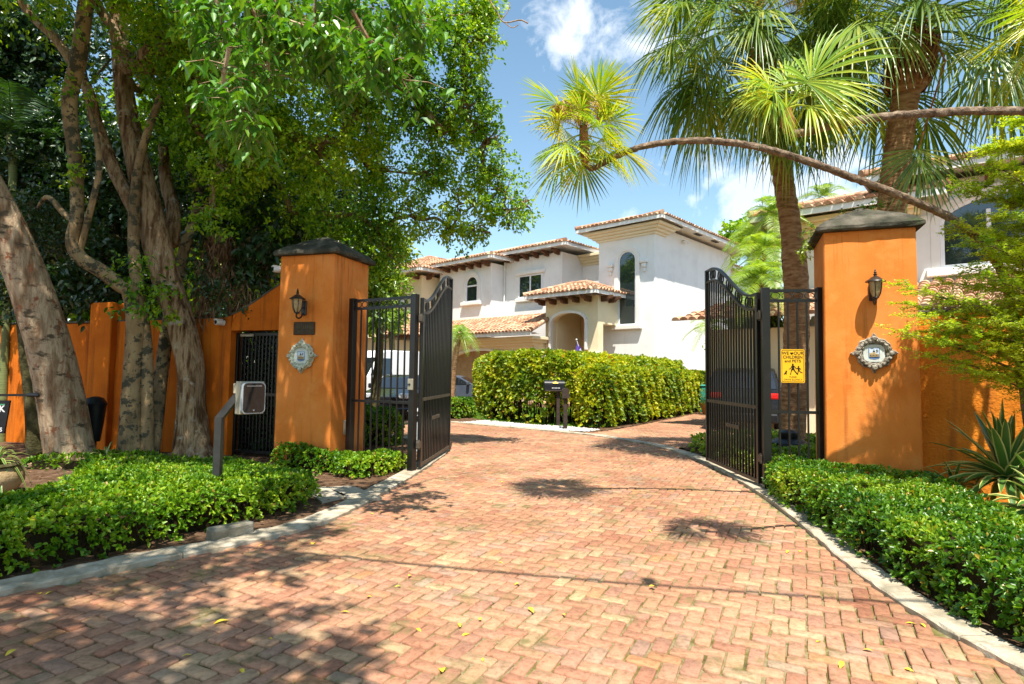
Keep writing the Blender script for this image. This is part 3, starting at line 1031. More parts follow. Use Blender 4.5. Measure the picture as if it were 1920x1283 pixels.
def pinnate_crown(parent, C, n, L, mat, el=(1.2, -0.3), droop=0.55, lw=0.03, ll=0.35, nl=34, name='crown', bias=None):
    st = Strips()
    C = np.asarray(C, float)
    mb = MB()
    for i in range(n):
        az = i * 2.39996 + rng.normal() * 0.15
        t = (i + 0.5) / n
        e = el[0] + (el[1] - el[0]) * t
        d = np.array([math.cos(az) * math.cos(e), math.sin(az) * math.cos(e), math.sin(e)])
        if bias is not None:
            d = unit(d + np.array(bias))
        s = np.linspace(0.08, 1, nl)
        Lf = L * rng.uniform(0.8, 1.1)
        P = C + d * (Lf * s)[:, None] * (1 - 0.2 * s[:, None] * droop) - np.array([0, 0, 1.0]) * (droop * Lf * s ** 2)[:, None]
        T = unit(np.gradient(P, axis=0))
        sd = unit(np.cross(T, np.array([0, 0, 1.0]) + rng.normal(size=3) * 0.1))
        upv = np.cross(sd, T)
        mb.tube(P[::5], np.linspace(0.014, 0.004, len(P[::5])), 4, caps=False)
        prof = np.sin(np.clip(s * 1.05, 0, 1) * PI) ** 0.5 * 0.9 + 0.1
        for sg in (-1, 1):
            D = sd * sg + T * 0.55 + upv * (0.25 + rng.normal(size=(nl, 1)) * 0.1)
            st.add(P, D, upv, ll * prof * rng.uniform(0.85, 1.1, nl), np.full(nl, lw), 0.35, stations=(0, 0.5, 1.0), widths=(0.6, 1.0, 0.05), fold=0.2)
    o = st.build(name, mat, parent)
    mb.build('leaf_stalks', mat, parent)
    return o


# ================================================================== SETTING
g = MB()
g.add([(-150, -60, -0.06), (150, -60, -0.06), (150, 220, -0.06), (-150, 220, -0.06)], [(0, 1, 2, 3)])
tag(g.build('ground', M['soil']), None, None, kind='structure')

KL = [(-3.9, 2.9), (-3.6, 3.55), (-3.35, 3.96), (-3.1, 4.23), (-2.85, 4.55), (-2.46, 4.96), (-2.17, 5.32), (-1.86, 5.86), (-1.66, 6.69), (-1.51, 7.79), (-1.36, 9.07), (-1.21, 11.23), (-1.4, 12.4), (-2.0, 13.4), (-3.2, 14.3), (-6, 15.2)]
KR = [(-1.9, 18.3), (-0.9, 17.4), (0.03, 16.64), (1.42, 15.45), (2.48, 14.1), (3.11, 12.67), (3.36, 10.9), (3.36, 9.5), (3.20, 7.6), (2.97, 6.1), (2.75, 5.05), (2.63, 4.3), (2.60, 3.6), (2.66, 3.0), (2.8, 2.2), (3.1, 1.0), (3.4, 0.0)]


def offset_path(P, w):
    P = np.array(P, float)
    T = unit(np.gradient(P, axis=0))
    N = np.c_[T[:, 1], -T[:, 0]]
    return P + N * w


def kerb(name, path, w0, w1, zt=0.035, zb=-0.05):
    C = catmull([(x, y, 0) for x, y in path], 10)[:, :2]
    V = []
    Fs = []
    pr = [(w0, zb), (w0, zt - 0.008), (w0 + 0.012 * (1 if w1 > w0 else -1), zt), (w1 - 0.012 * (1 if w1 > w0 else -1), zt), (w1, zt - 0.008), (w1, zb)]
    rows = []
    for k, (w, z) in enumerate(pr):
        o = offset_path(C, w)
        zz = np.full(len(o), z) + 0.004 * np.sin(np.arange(len(o)) * 0.9 + k)
        rows.append(np.c_[o, zz])
    n = len(C)
    m = MB()
    i0 = 0
    T = unit(np.gradient(C, axis=0))
    arc_ = np.r_[0, np.cumsum(np.linalg.norm(np.diff(C, axis=0), axis=1))]
    while i0 < n - 1:
        i1 = i0 + 1
        while i1 < n - 1 and arc_[i1] - arc_[i0] < 1.15:
            i1 += 1
        seg = []
        jz = rng.normal() * 0.003
        for r_ in rows:
            q = r_[i0:i1 + 1].copy()
            q[0, :2] += T[i0] * 0.005
            q[-1, :2] -= T[i1] * 0.005
            q[:, 2] += jz
            q[1:-1] += rng.normal(size=q[1:-1].shape) * 0.0025
            seg.append(q)
        k_ = len(seg[0])
        V = np.concatenate(seg)
        Fs = [(k * k_ + i, k * k_ + i + 1, (k + 1) * k_ + i + 1, (k + 1) * k_ + i) for k in range(len(pr) - 1) for i in range(k_ - 1)]
        Fs += [tuple(k * k_ for k in range(len(pr))), tuple(k * k_ + k_ - 1 for k in range(len(pr)))[::-1]]
        m.add(V, Fs)
        i0 = i1
    o = m.build(name, M['kerb'], fix=True)
    tag(o, None, None, kind='structure')
    return o


# outer edge lies on the bricks' side, the other edge towards the beds
kerb('kerb_left', KL, 0.0, -0.27)
kerb('kerb_right', KR[::-1], -0.0, 0.22)

DRIVE = np.array(KL[:12] + [(-1.5, 13.0), (-3.5, 15.0), (-9, 16.0), (-22, 17.0), (-22, 42), (22, 42), (22, 15.5), (9.5, 14.6), (5.2, 13.6), (3.45, 12.6)] + KR[6:] + [(3.8, -1.5), (-6, -1.5), (-5.5, 0.5)], float)
BED = np.array([(-1.9, 18.35), (-0.9, 17.5), (0.03, 16.78), (1.42, 15.6), (2.2, 15.7), (2.7, 16.3), (4.0, 18.3), (9.35, 27.2), (9.0, 29.0), (3, 31), (-2.2, 29.0), (-2.4, 24)], float)

g = MB()
tri = DRIVE
g.add([(x, y, -0.014) for x, y in DRIVE], [tuple(range(len(DRIVE)))])
tag(g.build('driveway_bedding', M['joint'], fix=True), None, None, kind='structure')
# herringbone pavers, each a worn block of its own inside the one paving sheet
def pavers():
    w, gap, th = 0.097, 0.0105, R(-26.6)
    N = 420
    ii, jj = np.meshgrid(np.arange(-N, N), np.arange(-N, N))
    k = (ii - jj) % 4
    H = k == 0
    Vv = k == 3
    cx = np.concatenate([ii[H] + 1.0, ii[Vv] + 0.5])
    cy = np.concatenate([jj[H] + 0.5, jj[Vv] + 1.0])
    ang = np.concatenate([np.zeros(H.sum()), np.full(Vv.sum(), PI / 2)])
    C = np.c_[cx, cy] * w
    c, s = math.cos(th), math.sin(th)
    C = C @ np.array([[c, s], [-s, c]]) + np.array([1.0, 12.0])
    keep = (C[:, 0] > -22) & (C[:, 0] < 16) & (C[:, 1] > -0.5) & (C[:, 1] < 36)
    C, ang = C[keep], ang[keep]
    keep = in_poly(C, DRIVE) & ~in_poly(C, BED)
    d = poly_dist(C, DRIVE)
    keep &= (d > 0.0)
    vis = np.abs(C[:, 0]) < 0.95 * C[:, 1] + 2.5
    keep &= vis
    C, ang = C[keep], ang[keep] + th
    n = len(C)
    ang = ang + rng.normal(size=n) * 0.020
    C = C + rng.normal(size=(n, 2)) * 0.0016
    hl = (w - gap / 2) * np.ones(n) - 0.001 + rng.normal(size=n) * 0.0028
    hw = (w / 2 - gap / 2) * np.ones(n) + rng.normal(size=n) * 0.0022
    z = rng.normal(size=n) * 0.0022 + 0.006 * np.sin(C[:, 0] * 1.3 + 1) * np.sin(C[:, 1] * 1.1) * 0.6
    tl = rng.normal(size=(n, 2)) * 0.006
    u = np.c_[np.cos(ang), np.sin(ang)]
    v = np.c_[-np.sin(ang), np.cos(ang)]
    near = C[:, 1] < 9
    V = []
    # eight-sided outline with worn corners, upper ring inset
    cr = rng.uniform(0.004, 0.017, (n, 4))
    sg = [(1, -1), (1, 1), (-1, 1), (-1, -1)]
    for inset, zz in ((0.0, -0.020), (0.0, -0.005), (0.005, 0.0)):
        for q, (a, b) in enumerate(sg):
            for e in (0, 1):
                # two points per corner, going round anticlockwise
                if (q % 2 == 0) == (e == 0):
                    pu, pv = a * (hl - inset) - a * cr[:, q], b * (hw - inset)
                else:
                    pu, pv = a * (hl - inset), b * (hw - inset) - b * cr[:, q]
                XY = C + u * pu[:, None] + v * pv[:, None]
                V.append(np.c_[XY, z + zz + tl[:, 0] * pu * 2 + tl[:, 1] * pv * 2])
    V = np.stack(V, 1)  # n,24,3
    i = np.arange(n)[:, None] * 24
    Q = []
    for r in range(2):
        for q in range(8):
            Q.append([r * 8 + q, r * 8 + (q + 1) % 8, (r + 1) * 8 + (q + 1) % 8, (r + 1) * 8 + q])
    t = 16
    Q += [[t + 7, t + 0, t + 1, t + 2], [t + 7, t + 2, t + 3, t + 6], [t + 6, t + 3, t + 4, t + 5]]
    Q = (i[:, None, :] + np.array(Q)[None]).reshape(-1, 4)
    return raw_mesh('driveway', V.reshape(-1, 3), Q, M['brick'])
tag(pavers(), None, None, kind='structure')

# bed soil, path slabs, pebbles, lawn
def sheet(name, poly, z, mat, amp=0.0, step=0.12):
    poly = np.array(poly, float)
    lo, hi = poly.min(0), poly.max(0)
    nx, ny = int((hi[0] - lo[0]) / step) + 1, int((hi[1] - lo[1]) / step) + 1
    X, Y = np.meshgrid(np.linspace(lo[0], hi[0], nx), np.linspace(lo[1], hi[1], ny))
    P = np.c_[X.ravel(), Y.ravel()]
    Z = z + amp * lump(P, 1.3) + rng.normal(size=len(P)) * amp * 0.25
    idx = np.arange(nx * ny).reshape(ny, nx)
    Q = np.stack([idx[:-1, :-1], idx[:-1, 1:], idx[1:, 1:], idx[1:, :-1]], -1).reshape(-1, 4)
    cen = P[Q].mean(1)
    Q = Q[in_poly(cen, poly)]
    o = raw_mesh(name, np.c_[P, Z], Q, mat)
    tag(o, None, None, kind='structure')
    return o
def kside(P, w):
    return [tuple(p) for p in offset_path(P, w)]
LB = kside(KL[:13], -0.22)
sheet('bed_soil_left', LB + [(-2.4, 13.6), (-16, 18), (-16, 3), (-6, 0.5)], 0.012, M['soil'], 0.010)
RB = kside(KR[6:][::-1], 0.18)[::-1]
sheet('bed_soil_right', RB + [(4.5, -1), (12, -1), (12, 13.8), (9.0, 14.3), (5.4, 13.4), (3.6, 12.6)], 0.012, M['soil'], 0.010)
sheet('bed_soil_island', BED, 0.010, M['soil'], 0.008)
g = MB()
for a, b in (((-2.62, 7.95), (-1.98, 8.3)), ((-2.12, 7.45), (-1.72, 8.2))):
    pass
# two slabs leading from the kerb to the small gate
def slab(px):
    P = [gnd(x, y, 0.05)[:2] for x, y in px]
    g.prism([(p[0], p[1]) for p in P], 0.0, 0.034, plane='xy')
slab([(563, 912), (610, 910), (650, 926), (604, 938)][::-1])
slab([(614, 911), (660, 908), (716, 930), (660, 937)][::-1])
tag(g.build('path', M['slab'], fix=True), None, None, kind='structure')
# white pebbles round the mailboxes
def pebbles():
    poly = [(-1.6, 18.2), (-0.6, 17.45), (0.2, 16.9), (1.42, 15.75), (2.1, 15.8), (2.5, 16.4), (1.7, 17.2), (0.6, 17.7), (-0.8, 19.2)]
    P = sample_poly(poly, 2300)
    n = len(P)
    base = np.array([(1, 0, 0), (0, 1, 0), (-1, 0, 0), (0, -1, 0), (0, 0, 1), (0, 0, -1)], float)
    S = rng.uniform(0.014, 0.032, (n, 1, 1)) * rng.uniform(0.7, 1.3, (n, 1, 3)) * np.array([1, 1, 0.7])
    V = base[None] * S + np.c_[P, rng.uniform(0.012, 0.03, n)][:, None, :]
    F = [(0, 1, 4), (1, 2, 4), (2, 3, 4), (3, 0, 4)]
    # quads with a repeated apex are avoided: bevelled top made of four verts
    a = np.arange(n)[:, None] * 8
    c8 = np.array([(sx, sy, sz) for sz in (0, 1) for sx, sy in ((1, 0.4), (-0.4, 1), (-1, -0.4), (0.4, -1))], float)
    c8[4:, :2] *= 0.55
    V = c8[None] * S + np.c_[P, np.full(n, 0.012)][:, None, :]
    Q = np.array([(4, 5, 6, 7), (0, 1, 5, 4), (1, 2, 6, 5), (2, 3, 7, 6), (3, 0, 4, 7)])
    o = raw_mesh('pebbles', V.reshape(-1, 3), (a[:, None, :] + Q[None]).reshape(-1, 4), M['pebble'])
    tag(o, 'loose white pebbles round the mailboxes in front of the tall hedge', 'pebbles', kind='stuff')
pebbles()
def grass(name, poly, n, h, label):
    P = sample_poly(poly, n)
    n = len(P)
    s = Strips()
    D = np.c_[rng.normal(size=(n, 2)) * 0.35, np.ones(n)]
    s.add(np.c_[P, np.full(n, 0.01)], D, rng.normal(size=(n, 3)), rng.uniform(0.6, 1.2, n) * h, np.full(n, 0.008 + h * 0.12), 0.1, stations=(0, 0.5, 1), widths=(1, .8, .1), fold=0.1)
    o = s.build(name, M['grass'], None)
    tag(o, label, 'grass', kind='stuff')
grass('lawn', [(-1.9, 21), (-0.7, 19.0), (0.9, 17.7), (1.9, 17.0), (2.6, 17.0), (3.8, 18.8), (6.8, 24), (4, 27), (-1.6, 26)], 30000, 0.06, 'bright green lawn under and behind the yellow-green hedge')

# ================================================================== HEDGES
hf1 = lambda P: 0.36 + 0.0 * P[:, 0] - np.clip((P[:, 1] - 6.2) * 0.09, 0, 0.2) - np.clip((P[:, 1] + P[:, 0] * 0.0 - 8) * 0.02, 0, 0.06)
hedge('low_hedge', 'low clipped hedge under the trees, running along the left kerb past the intercom post', 'hedge',
      [(-4.6, 3.1), (-3.95, 3.9), (-3.45, 4.45), (-3.08, 4.9), (-2.95, 5.25), (-2.70, 5.65), (-2.36, 6.25), (-2.28, 6.8), (-2.55, 7.5), (-3.4, 8.6), (-4.4, 9.3), (-5.0, 9.4), (-5.3, 8.8), (-4.95, 7.5), (-4.5, 6.3), (-4.75, 5.4), (-5.8, 4.3)], hf1, M['hedge_l'], 560, 7, 0.044, 0.018, 0.16, 0.025, twigs=True, side_open=0.25)
hedge('ground_cover', 'low leafy ground cover round the feet of the trunks at the left', 'ground cover',
      [(-5.25, 8.75), (-4.9, 7.45), (-4.6, 6.55), (-5.2, 6.9), (-5.7, 8.0), (-6.3, 8.75), (-7.3, 8.9), (-7.6, 9.7), (-5.9, 9.75), (-5.0, 9.5)], lambda P: 0.15 + 0 * P[:, 0], M['hedge_l'], 260, 6, 0.06, 0.022, 0.10, 0.05, twigs=False)
hedge('low_hedge', 'small low hedge at the foot of the left pillar and fixed gate panel', 'hedge',
      [(-3.6, 9.15), (-2.7, 8.75), (-2.25, 8.35), (-1.95, 8.4), (-1.72, 8.75), (-1.62, 9.2), (-1.9, 9.35), (-2.7, 9.3), (-3.7, 9.5)], lambda P: 0.30 + 0 * P[:, 0], M['hedge_l'], 420, 6, 0.05, 0.024, 0.15, 0.05, side_open=0.15)
hfr = lambda P: 0.43 + 0.0 * P[:, 0]
hedge('low_hedge', 'dense low clipped hedge following the right kerb to the picture edge', 'hedge',
      [(3.52, 8.0), (3.28, 7.3), (3.14, 6.2), (2.97, 5.1), (2.87, 4.3), (2.86, 3.55), (2.95, 2.8), (3.3, 1.8), (4.0, 1.8), (4.15, 3.4), (4.15, 4.6), (4.4, 5.6), (4.75, 6.4), (4.95, 7.0), (4.0, 7.4), (3.85, 7.9)], hfr, M['hedge_r'], 640, 7, 0.041, 0.017, 0.13, 0.02, side_open=0.1)
hedge('tall_hedge', 'tall clipped yellow-green hedge behind the mailboxes, its taller rear run', 'hedge',
      [(-1.55, 26.0), (-0.70, 19.6), (0.3, 18.15), (1.3, 17.6), (2.1, 17.9), (3.2, 19.2), (8.1, 27.9), (7.3, 28.8), (3.2, 21.0), (1.3, 19.6), (0.2, 20.2), (-0.8, 26.2)], lambda P: 2.14 + 0 * P[:, 0], M['hedge_i'], 130, 6, 0.125, 0.06, 0.25, 0.08, side_open=0.32, inner=1.0, core=False)
hedge('tall_hedge', 'lower front run of the yellow-green hedge, beside the side drive', 'hedge',
      [(2.0, 17.0), (2.6, 16.75), (4.05, 18.7), (9.0, 26.9), (8.4, 27.6), (3.3, 19.2), (2.1, 17.9)], lambda P: 1.72 + 0 * P[:, 0], M['hedge_i'], 150, 6, 0.11, 0.05, 0.2, 0.04, side_open=0.12, inner=1.0, core=False)
hedge('round_bush', 'small round clipped green bush beside the open left gate leaf', 'bush',
      [(-2.3 + 1.0 * math.cos(a), 20.4 + 0.9 * math.sin(a)) for a in np.linspace(0, 2 * PI, 12, endpoint=False)], lambda P: 0.66 + 0 * P[:, 0], M['hedge_r'], 200, 6, 0.08, 0.04, 0.25, 0.02)
hedge('leafy_bush', 'dark green bush behind the left fixed gate panel, beside the grey bollard', 'bush',
      [(-4.6, 12.4), (-3.0, 12.0), (-2.35, 12.2), (-2.5, 13.1), (-4.6, 13.6)], lambda P: 0.72 + 0 * P[:, 0], M['hedge_r'], 260, 6, 0.07, 0.034, 0.2, 0.06)
hedge('low_hedge', 'low bright green planting behind the open right gate leaf', 'hedge',
      [(3.75, 9.0), (3.75, 12.2), (4.4, 13.0), (6.2, 13.3), (7.5, 11.5), (7.0, 9.2), (5.2, 8.8)], lambda P: 0.30 + 0 * P[:, 0], M['brightleaf'], 150, 6, 0.075, 0.03, 0.15, 0.04)

# ================================================================== PILLARS AND WALLS
LP, LA = (-2.86, 9.35), R(-17)      # left pillar: near corner (right end of its front), turn
RP, RA = (4.06, 7.62), R(-21)       # right pillar: near corner (left end of its front)


def stucco_box(x0, x1, y0, y1, z0, z1, b=0.012):
    m = MB()
    m.bbox(x0, x1, y0, y1, z0, z1, b)
    return m


def pillar(label, loc, rot, x0, x1, ztop=3.42, taper=0.015):
    p = thing('gate_pillar', label, 'pillar', (loc[0], loc[1], 0), rot, 'orange gate pillars')
    m = MB()
    m.bbox(x0, x1, 0, 1.06, -0.05, ztop, 0.014)
    V = m.v[0]
    V[:, 0] += (np.where(V[:, 0] > (x0 + x1) / 2, -1, 1)) * taper * (V[:, 2] / ztop)
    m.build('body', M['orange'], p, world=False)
    m = MB()
    o = 0.075
    a0, a1, b0, b1 = x0 - o, x1 + o, -o, 1.06 + o
    n = 10
    V, F = [], []
    # sagging, worn slab edge and a four-sided roof above
    def ring(i, z, jit):
        pts = []
        for k in range(n):
            pts.append((a0 + i + (a1 - a0 - 2 * i) * k / n, b0 + i))
        for k in range(n):
            pts.append((a1 - i, b0 + i + (b1 - b0 - 2 * i) * k / n))
        for k in range(n):
            pts.append((a1 - i - (a1 - a0 - 2 * i) * k / n, b1 - i))
        for k in range(n):
            pts.append((a0 + i, b1 - i - (b1 - b0 - 2 * i) * k / n))
        return [(x + rng.normal() * jit, y + rng.normal() * jit, z + rng.normal() * jit) for x, y in pts]
    N = 4 * n
    hw = (a1 - a0) / 2
    rings = [ring(0.06, ztop - 0.005, 0), ring(0.012, ztop + 0.0, 0.002), ring(0, ztop + 0.02, 0.003), ring(0, ztop + 0.06, 0.003), ring(0.02, ztop + 0.078, 0.004)]
    for t in (0.15, 0.35, 0.6, 0.85, 0.985):
        rings.append(ring(t * hw, ztop + 0.078 + 0.34 * (t ** 0.85), 0.004))
    for r_ in rings:
        V += r_
    for r_ in range(len(rings) - 1):
        for k in range(N):
            F.append((r_ * N + k, r_ * N + (k + 1) % N, (r_ + 1) * N + (k + 1) % N, (r_ + 1) * N + k))
    F.append(tuple((len(rings) - 1) * N + k for k in range(N)))
    F.append(tuple(range(N - 1, -1, -1)))
    m.add(V, F)
    m.build('cap', M['cap'], p, world=False)
    return p


pl = pillar('orange stucco pillar left of the gate opening, carrying the small bronze plaque', LP, LA, -1.06, 0)
pr = pillar('orange stucco pillar right of the gate opening, streaked with palm shadows', RP, RA, 0, 1.06)


def LW(root_loc, rot):
    c, s = math.cos(rot), math.sin(rot)
    return lambda x, y, z=0.0: (root_loc[0] + x * c - y * s, root_loc[1] + x * s + y * c, z)


wl_ = LW(LP, LA)
wr_ = LW(RP, RA)

# left boundary wall with its sweep up to the pillar, holding the small gate
w = thing('boundary_wall', 'orange stucco wall sweeping up to the left pillar around the black pedestrian gate', 'wall', (LP[0], LP[1], 0), LA, 'orange boundary walls')
m = MB()
DX0, DX1, DZ = -2.33, -1.12, 2.22
top = []
for x in np.linspace(-1.06, -2.62, 20):
    t = (-1.06 - x) / 1.56
    top.append((x, 3.12 - 0.66 * (0.45 * math.sin(t * PI / 2) + 0.55 * t * t * (3 - 2 * t))))
y0, y1 = 0.36, 0.62
# lintel part over the door, with arched sweep on top
poly = [(DX1 + 0.06, DZ)] + [(x, z) for x, z in top if x > DX0 - 0.001] + [(DX0, DZ)]
m.prism(poly[::-1], y0, y1)
zl = np.interp(-DX0, [-t[0] for t in top], [t[1] for t in top])
poly = [(DX0, -0.05), (DX0, zl)] + [(x, z) for x, z in top if x < DX0 - 0.001] + [(-3.2, 2.45), (-5.0, 2.43), (-5.0, -0.05)]
m.prism(poly[::-1], y0, y1)
m.build('body', M['orange_shade_tint'], w, world=False, fix=True)
# rounded dark weathered coping line along the top
m = MB()
pts = [(x, 0.49, z + 0.005) for x, z in top] + [(-3.2, 0.49, 2.455), (-5.0, 0.49, 2.435)]
for a, b in zip(pts[:-1], pts[1:]):
    m.bar(a, b, 0.275, 0.03, up=(0, 0, 1))
m.build('coping', M['cap'], w, world=False)

w = thing('boundary_wall', 'shaded orange stucco wall beyond the trees at the far left, with a raised pier', 'wall', wl_(-5.0, 0.36), LA, 'orange boundary walls')
m = MB()
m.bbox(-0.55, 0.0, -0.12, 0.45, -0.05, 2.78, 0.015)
m.build('pier', M['orange_shade_tint'], w, world=False)
m = MB()
m.bbox(-9.0, -0.552, 0.03, 0.28, -0.05, 2.40, 0.012)
m.build('body', M['orange_shade_tint'], w, world=False)
m = MB()
m.bbox(-9.0, -0.56, 0.0, 0.31, 2.402, 2.44, 0.01)
m.build('coping', M['cap'], w, world=False)

# right boundary wall, rough rendered
w = thing('boundary_wall', 'rough orange stucco wall running right from the right pillar behind the feathery tree', 'wall', wr_(1.06, 0.38), RA, 'orange boundary walls')
nx, nz = 120, 34
X, Z = np.meshgrid(np.linspace(0.0, 9, nx), np.linspace(-0.05, 2.36, nz))
Yv = 0.006 * np.sin(X * 3.1 + Z * 2) + rng.normal(size=X.shape) * 0.003
V = np.c_[X.ravel(), Yv.ravel(), Z.ravel()]
idx = np.arange(nx * nz).reshape(nz, nx)
Q = np.stack([idx[:-1, :-1], idx[:-1, 1:], idx[1:, 1:], idx[1:, :-1]], -1).reshape(-1, 4)
raw_mesh('render_coat', V, Q, M['orange_rough'], w, world=False)
m = MB()
m.box(0.0, 9, 0.02, 0.26, -0.05, 2.355)
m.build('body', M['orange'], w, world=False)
m = MB()
m.bbox(0.0, 9, -0.03, 0.29, 2.362, 2.40, 0.01)
m.build('coping', M['cap'], w, world=False)

# ------------------------------------------------------------------ ironwork
def ring_xz(mb, cx, cz, rx, rz, t, y0, y1, n=20):
    a = np.linspace(0, 2 * PI, n, endpoint=False)
    mb.ringprism([(cx + rx * math.cos(q), cz + rz * math.sin(q)) for q in a], [(cx + (rx - t) * math.cos(q), cz + (rz - t) * math.sin(q)) for q in a], y0, y1)


def fixed_panel(label, a, b, n_bars, ztop=2.70):
    a, b = np.array(a), np.array(b)
    L = np.linalg.norm(b - a)
    rot = math.atan2(b[1] - a[1], b[0] - a[0])
    p = thing('iron_railing', label, 'railing', (a[0], a[1], 0), rot, 'fixed iron panels beside the gate')
    for x in (0, L):
        m = MB()
        m.bbox(x - 0.05, x + 0.05, -0.05, 0.05, -0.03, ztop + 0.02, 0.004)
        m.build('post', M['iron'], p, world=False)
    zr = (ztop - 0.02, ztop - 0.155, 1.05, 0.14)
    for z in zr:
        m = MB()
        m.box(0.05, L - 0.05, -0.016, 0.016, z - 0.02, z + 0.02)
        m.build('rail', M['iron'], p, world=False)
    for k in range(n_bars):
        x = 0.05 + (L - 0.1) * (k + 1) / (n_bars + 1)
        m = MB()
        m.box(x - 0.0105, x + 0.0105, -0.0105, 0.0105, 1.071, ztop - 0.176)
        m.box(x - 0.0105, x + 0.0105, -0.0105, 0.0105, 0.161, 1.029)
        m.box(x - 0.0105, x + 0.0105, -0.0105, 0.0105, -0.02, 0.119)
        m.build('bar', M['iron'], p, world=False)
    nr = int((L - 0.12) / 0.125)
    for k in range(nr):
        x = 0.06 + (L - 0.12) * (k + 0.5) / nr
        m = MB()
        ring_xz(m, x, ztop - 0.0875, 0.066, 0.047, 0.008, -0.008, 0.008)
        m.build('ring', M['iron'], p, world=False)
    return p, L


lpanel, LL = fixed_panel('fixed black iron panel between the left pillar and its gate leaf', (-2.62, 9.62), (-1.50, 8.98), 8)
m = MB()
m.bbox(LL - 0.045, LL + 0.05, -0.085, -0.053, 1.25, 1.42, 0.006)
m.build('lock_plate', M['steel'], lpanel, world=False)
m = MB()
m.lathe([(0.016, 0), (0.016, 0.008)], 10, (LL, -0.094, 1.335), axis='y')
m.lathe([(0.008, 0), (0.008, 0.008)], 10, (LL - 0.025, -0.094, 1.335), axis='y')
m.build('keyhole', M['iron'], lpanel, world=False)
rpanel, RL = fixed_panel('fixed black iron panel beside the right pillar, carrying the yellow sign', (3.42, 7.90), (4.12, 7.82), 4)


def gate_leaf(label, hinge, end, up=1):
    a, b = np.array(hinge), np.array(end)
    L = np.linalg.norm(b - a)
    rot = math.atan2(b[1] - a[1], b[0] - a[0])
    p = thing('gate_leaf', label, 'gate', (a[0], a[1], 0), rot, 'open gate leaves')
    zt = lambda x: 2.66 + 0.69 * (lambda t: t * t * (3 - 2 * t))(np.clip((x / L - 0.08) / 0.8, 0, 1))
    xs = np.linspace(0, L, 40)
    band = 0.20
    for off, nm in ((0.0, 'top_rail'), (band, 'arched_rail')):
        m = MB()
        for x0, x1 in zip(xs[:-1], xs[1:]):
            m.bar((x0, 0, zt(x0) - off), (x1 + 0.002, 0, zt(x1) - off), 0.045, 0.034)
        m.build(nm, M['iron'] if off == 0 else M['iron_dusty'], p, world=False)
    for x in (0.025, L - 0.025):
        m = MB()
        m.bbox(x - 0.03, x + 0.03, -0.03, 0.03, 0.07, float(zt(x)) + 0.015, 0.003)
        m.build('stile', M['iron'], p, world=False)
    for z, mt in ((0.10, 'iron_dusty'), (1.10, 'iron_dusty')):
        m = MB()
        m.box(0.056, L - 0.056, -0.022, 0.022, z - 0.024, z + 0.024)
        m.build('rail', M[mt], p, world=False)
    nb = 18
    for k in range(nb):
        x = 0.055 + (L - 0.11) * (k + 1) / (nb + 1)
        m = MB()
        m.box(x - 0.0125, x + 0.0125, -0.0125, 0.0125, 1.125, float(zt(x)) - band - 0.018)
        m.box(x - 0.0125, x + 0.0125, -0.0125, 0.0125, 0.125, 1.075)
        m.build('bar', M['iron'], p, world=False)
    for c in range(5):
        m = MB()
        xc = 0.14 + (L - 0.28) * (c + 0.5) / 5
        for d in (-1, 0, 1):
            x = xc + d * 0.07
            ring_xz(m, x, float(zt(x)) - band / 2, 0.058, 0.078, 0.013, -0.010 + 0.002 * d, 0.010 + 0.002 * d)
        m.build('ring_cluster', M['iron'], p, world=False)
    for x in (0.075, L - 0.08):
        m = MB()
        ring_xz(m, x, float(zt(x)) - band / 2, 0.042, 0.078, 0.013, -0.01, 0.01)
        m.build('ring', M['iron'], p, world=False)
    # hinges to the post
    for z in (0.42, 2.35):
        m = MB()
        m.bbox(-0.10, 0.0, -0.028, 0.028, z - 0.05, z + 0.05, 0.004)
        m.lathe([(0.028, -0.07), (0.028, 0.07)], 12, (-0.055, 0, z))
        m.build('hinge', M['iron_dusty'], p, world=False)
    m = MB()
    sy = up
    m.bbox(L * 0.30, L * 0.55, sy * 0.024 if sy > 0 else -0.036, 0.036 if sy > 0 else -0.024, 0.74, 0.80, 0.003)
    m.build('latch_plate', M['iron_dusty'], p, world=False)
    return p


gate_leaf('open black iron gate leaf with a curved top, hinged on the left panel post', (-1.40, 9.05), (-1.20, 11.45), -1)
gate_leaf('open black iron gate leaf with a curved top, hinged on the right panel post', (3.38, 8.02), (3.40, 10.22), 1)

# pedestrian gate in the left wall
p = thing('pedestrian_gate', 'narrow black iron door of close bars set in the orange wall beside the left pillar', 'gate', wl_(DX0, 0.52), LA)
DW = DX1 + 0.06 - DX0
for x in (0.02, DW - 0.02):
    m = MB()
    m.bbox(x - 0.022, x + 0.022, -0.03, 0.03, 0.02, DZ - 0.03, 0.003)
    m.build('stile', M['iron'], p, world=False)
for z in (0.09, 1.1, DZ - 0.06):
    m = MB()
    m.box(0.043, DW - 0.043, -0.02, 0.02, z - 0.025, z + 0.025)
    m.build('rail', M['iron'], p, world=False)
for k in range(15):
    x = 0.042 + (DW - 0.084) * (k + 1) / 16
    m = MB()
    m.box(x - 0.009, x + 0.009, -0.009, 0.009, 0.115, 1.075)
    m.box(x - 0.009, x + 0.009, -0.009, 0.009, 1.125, DZ - 0.085)
    m.build('bar', M['iron'], p, world=False)
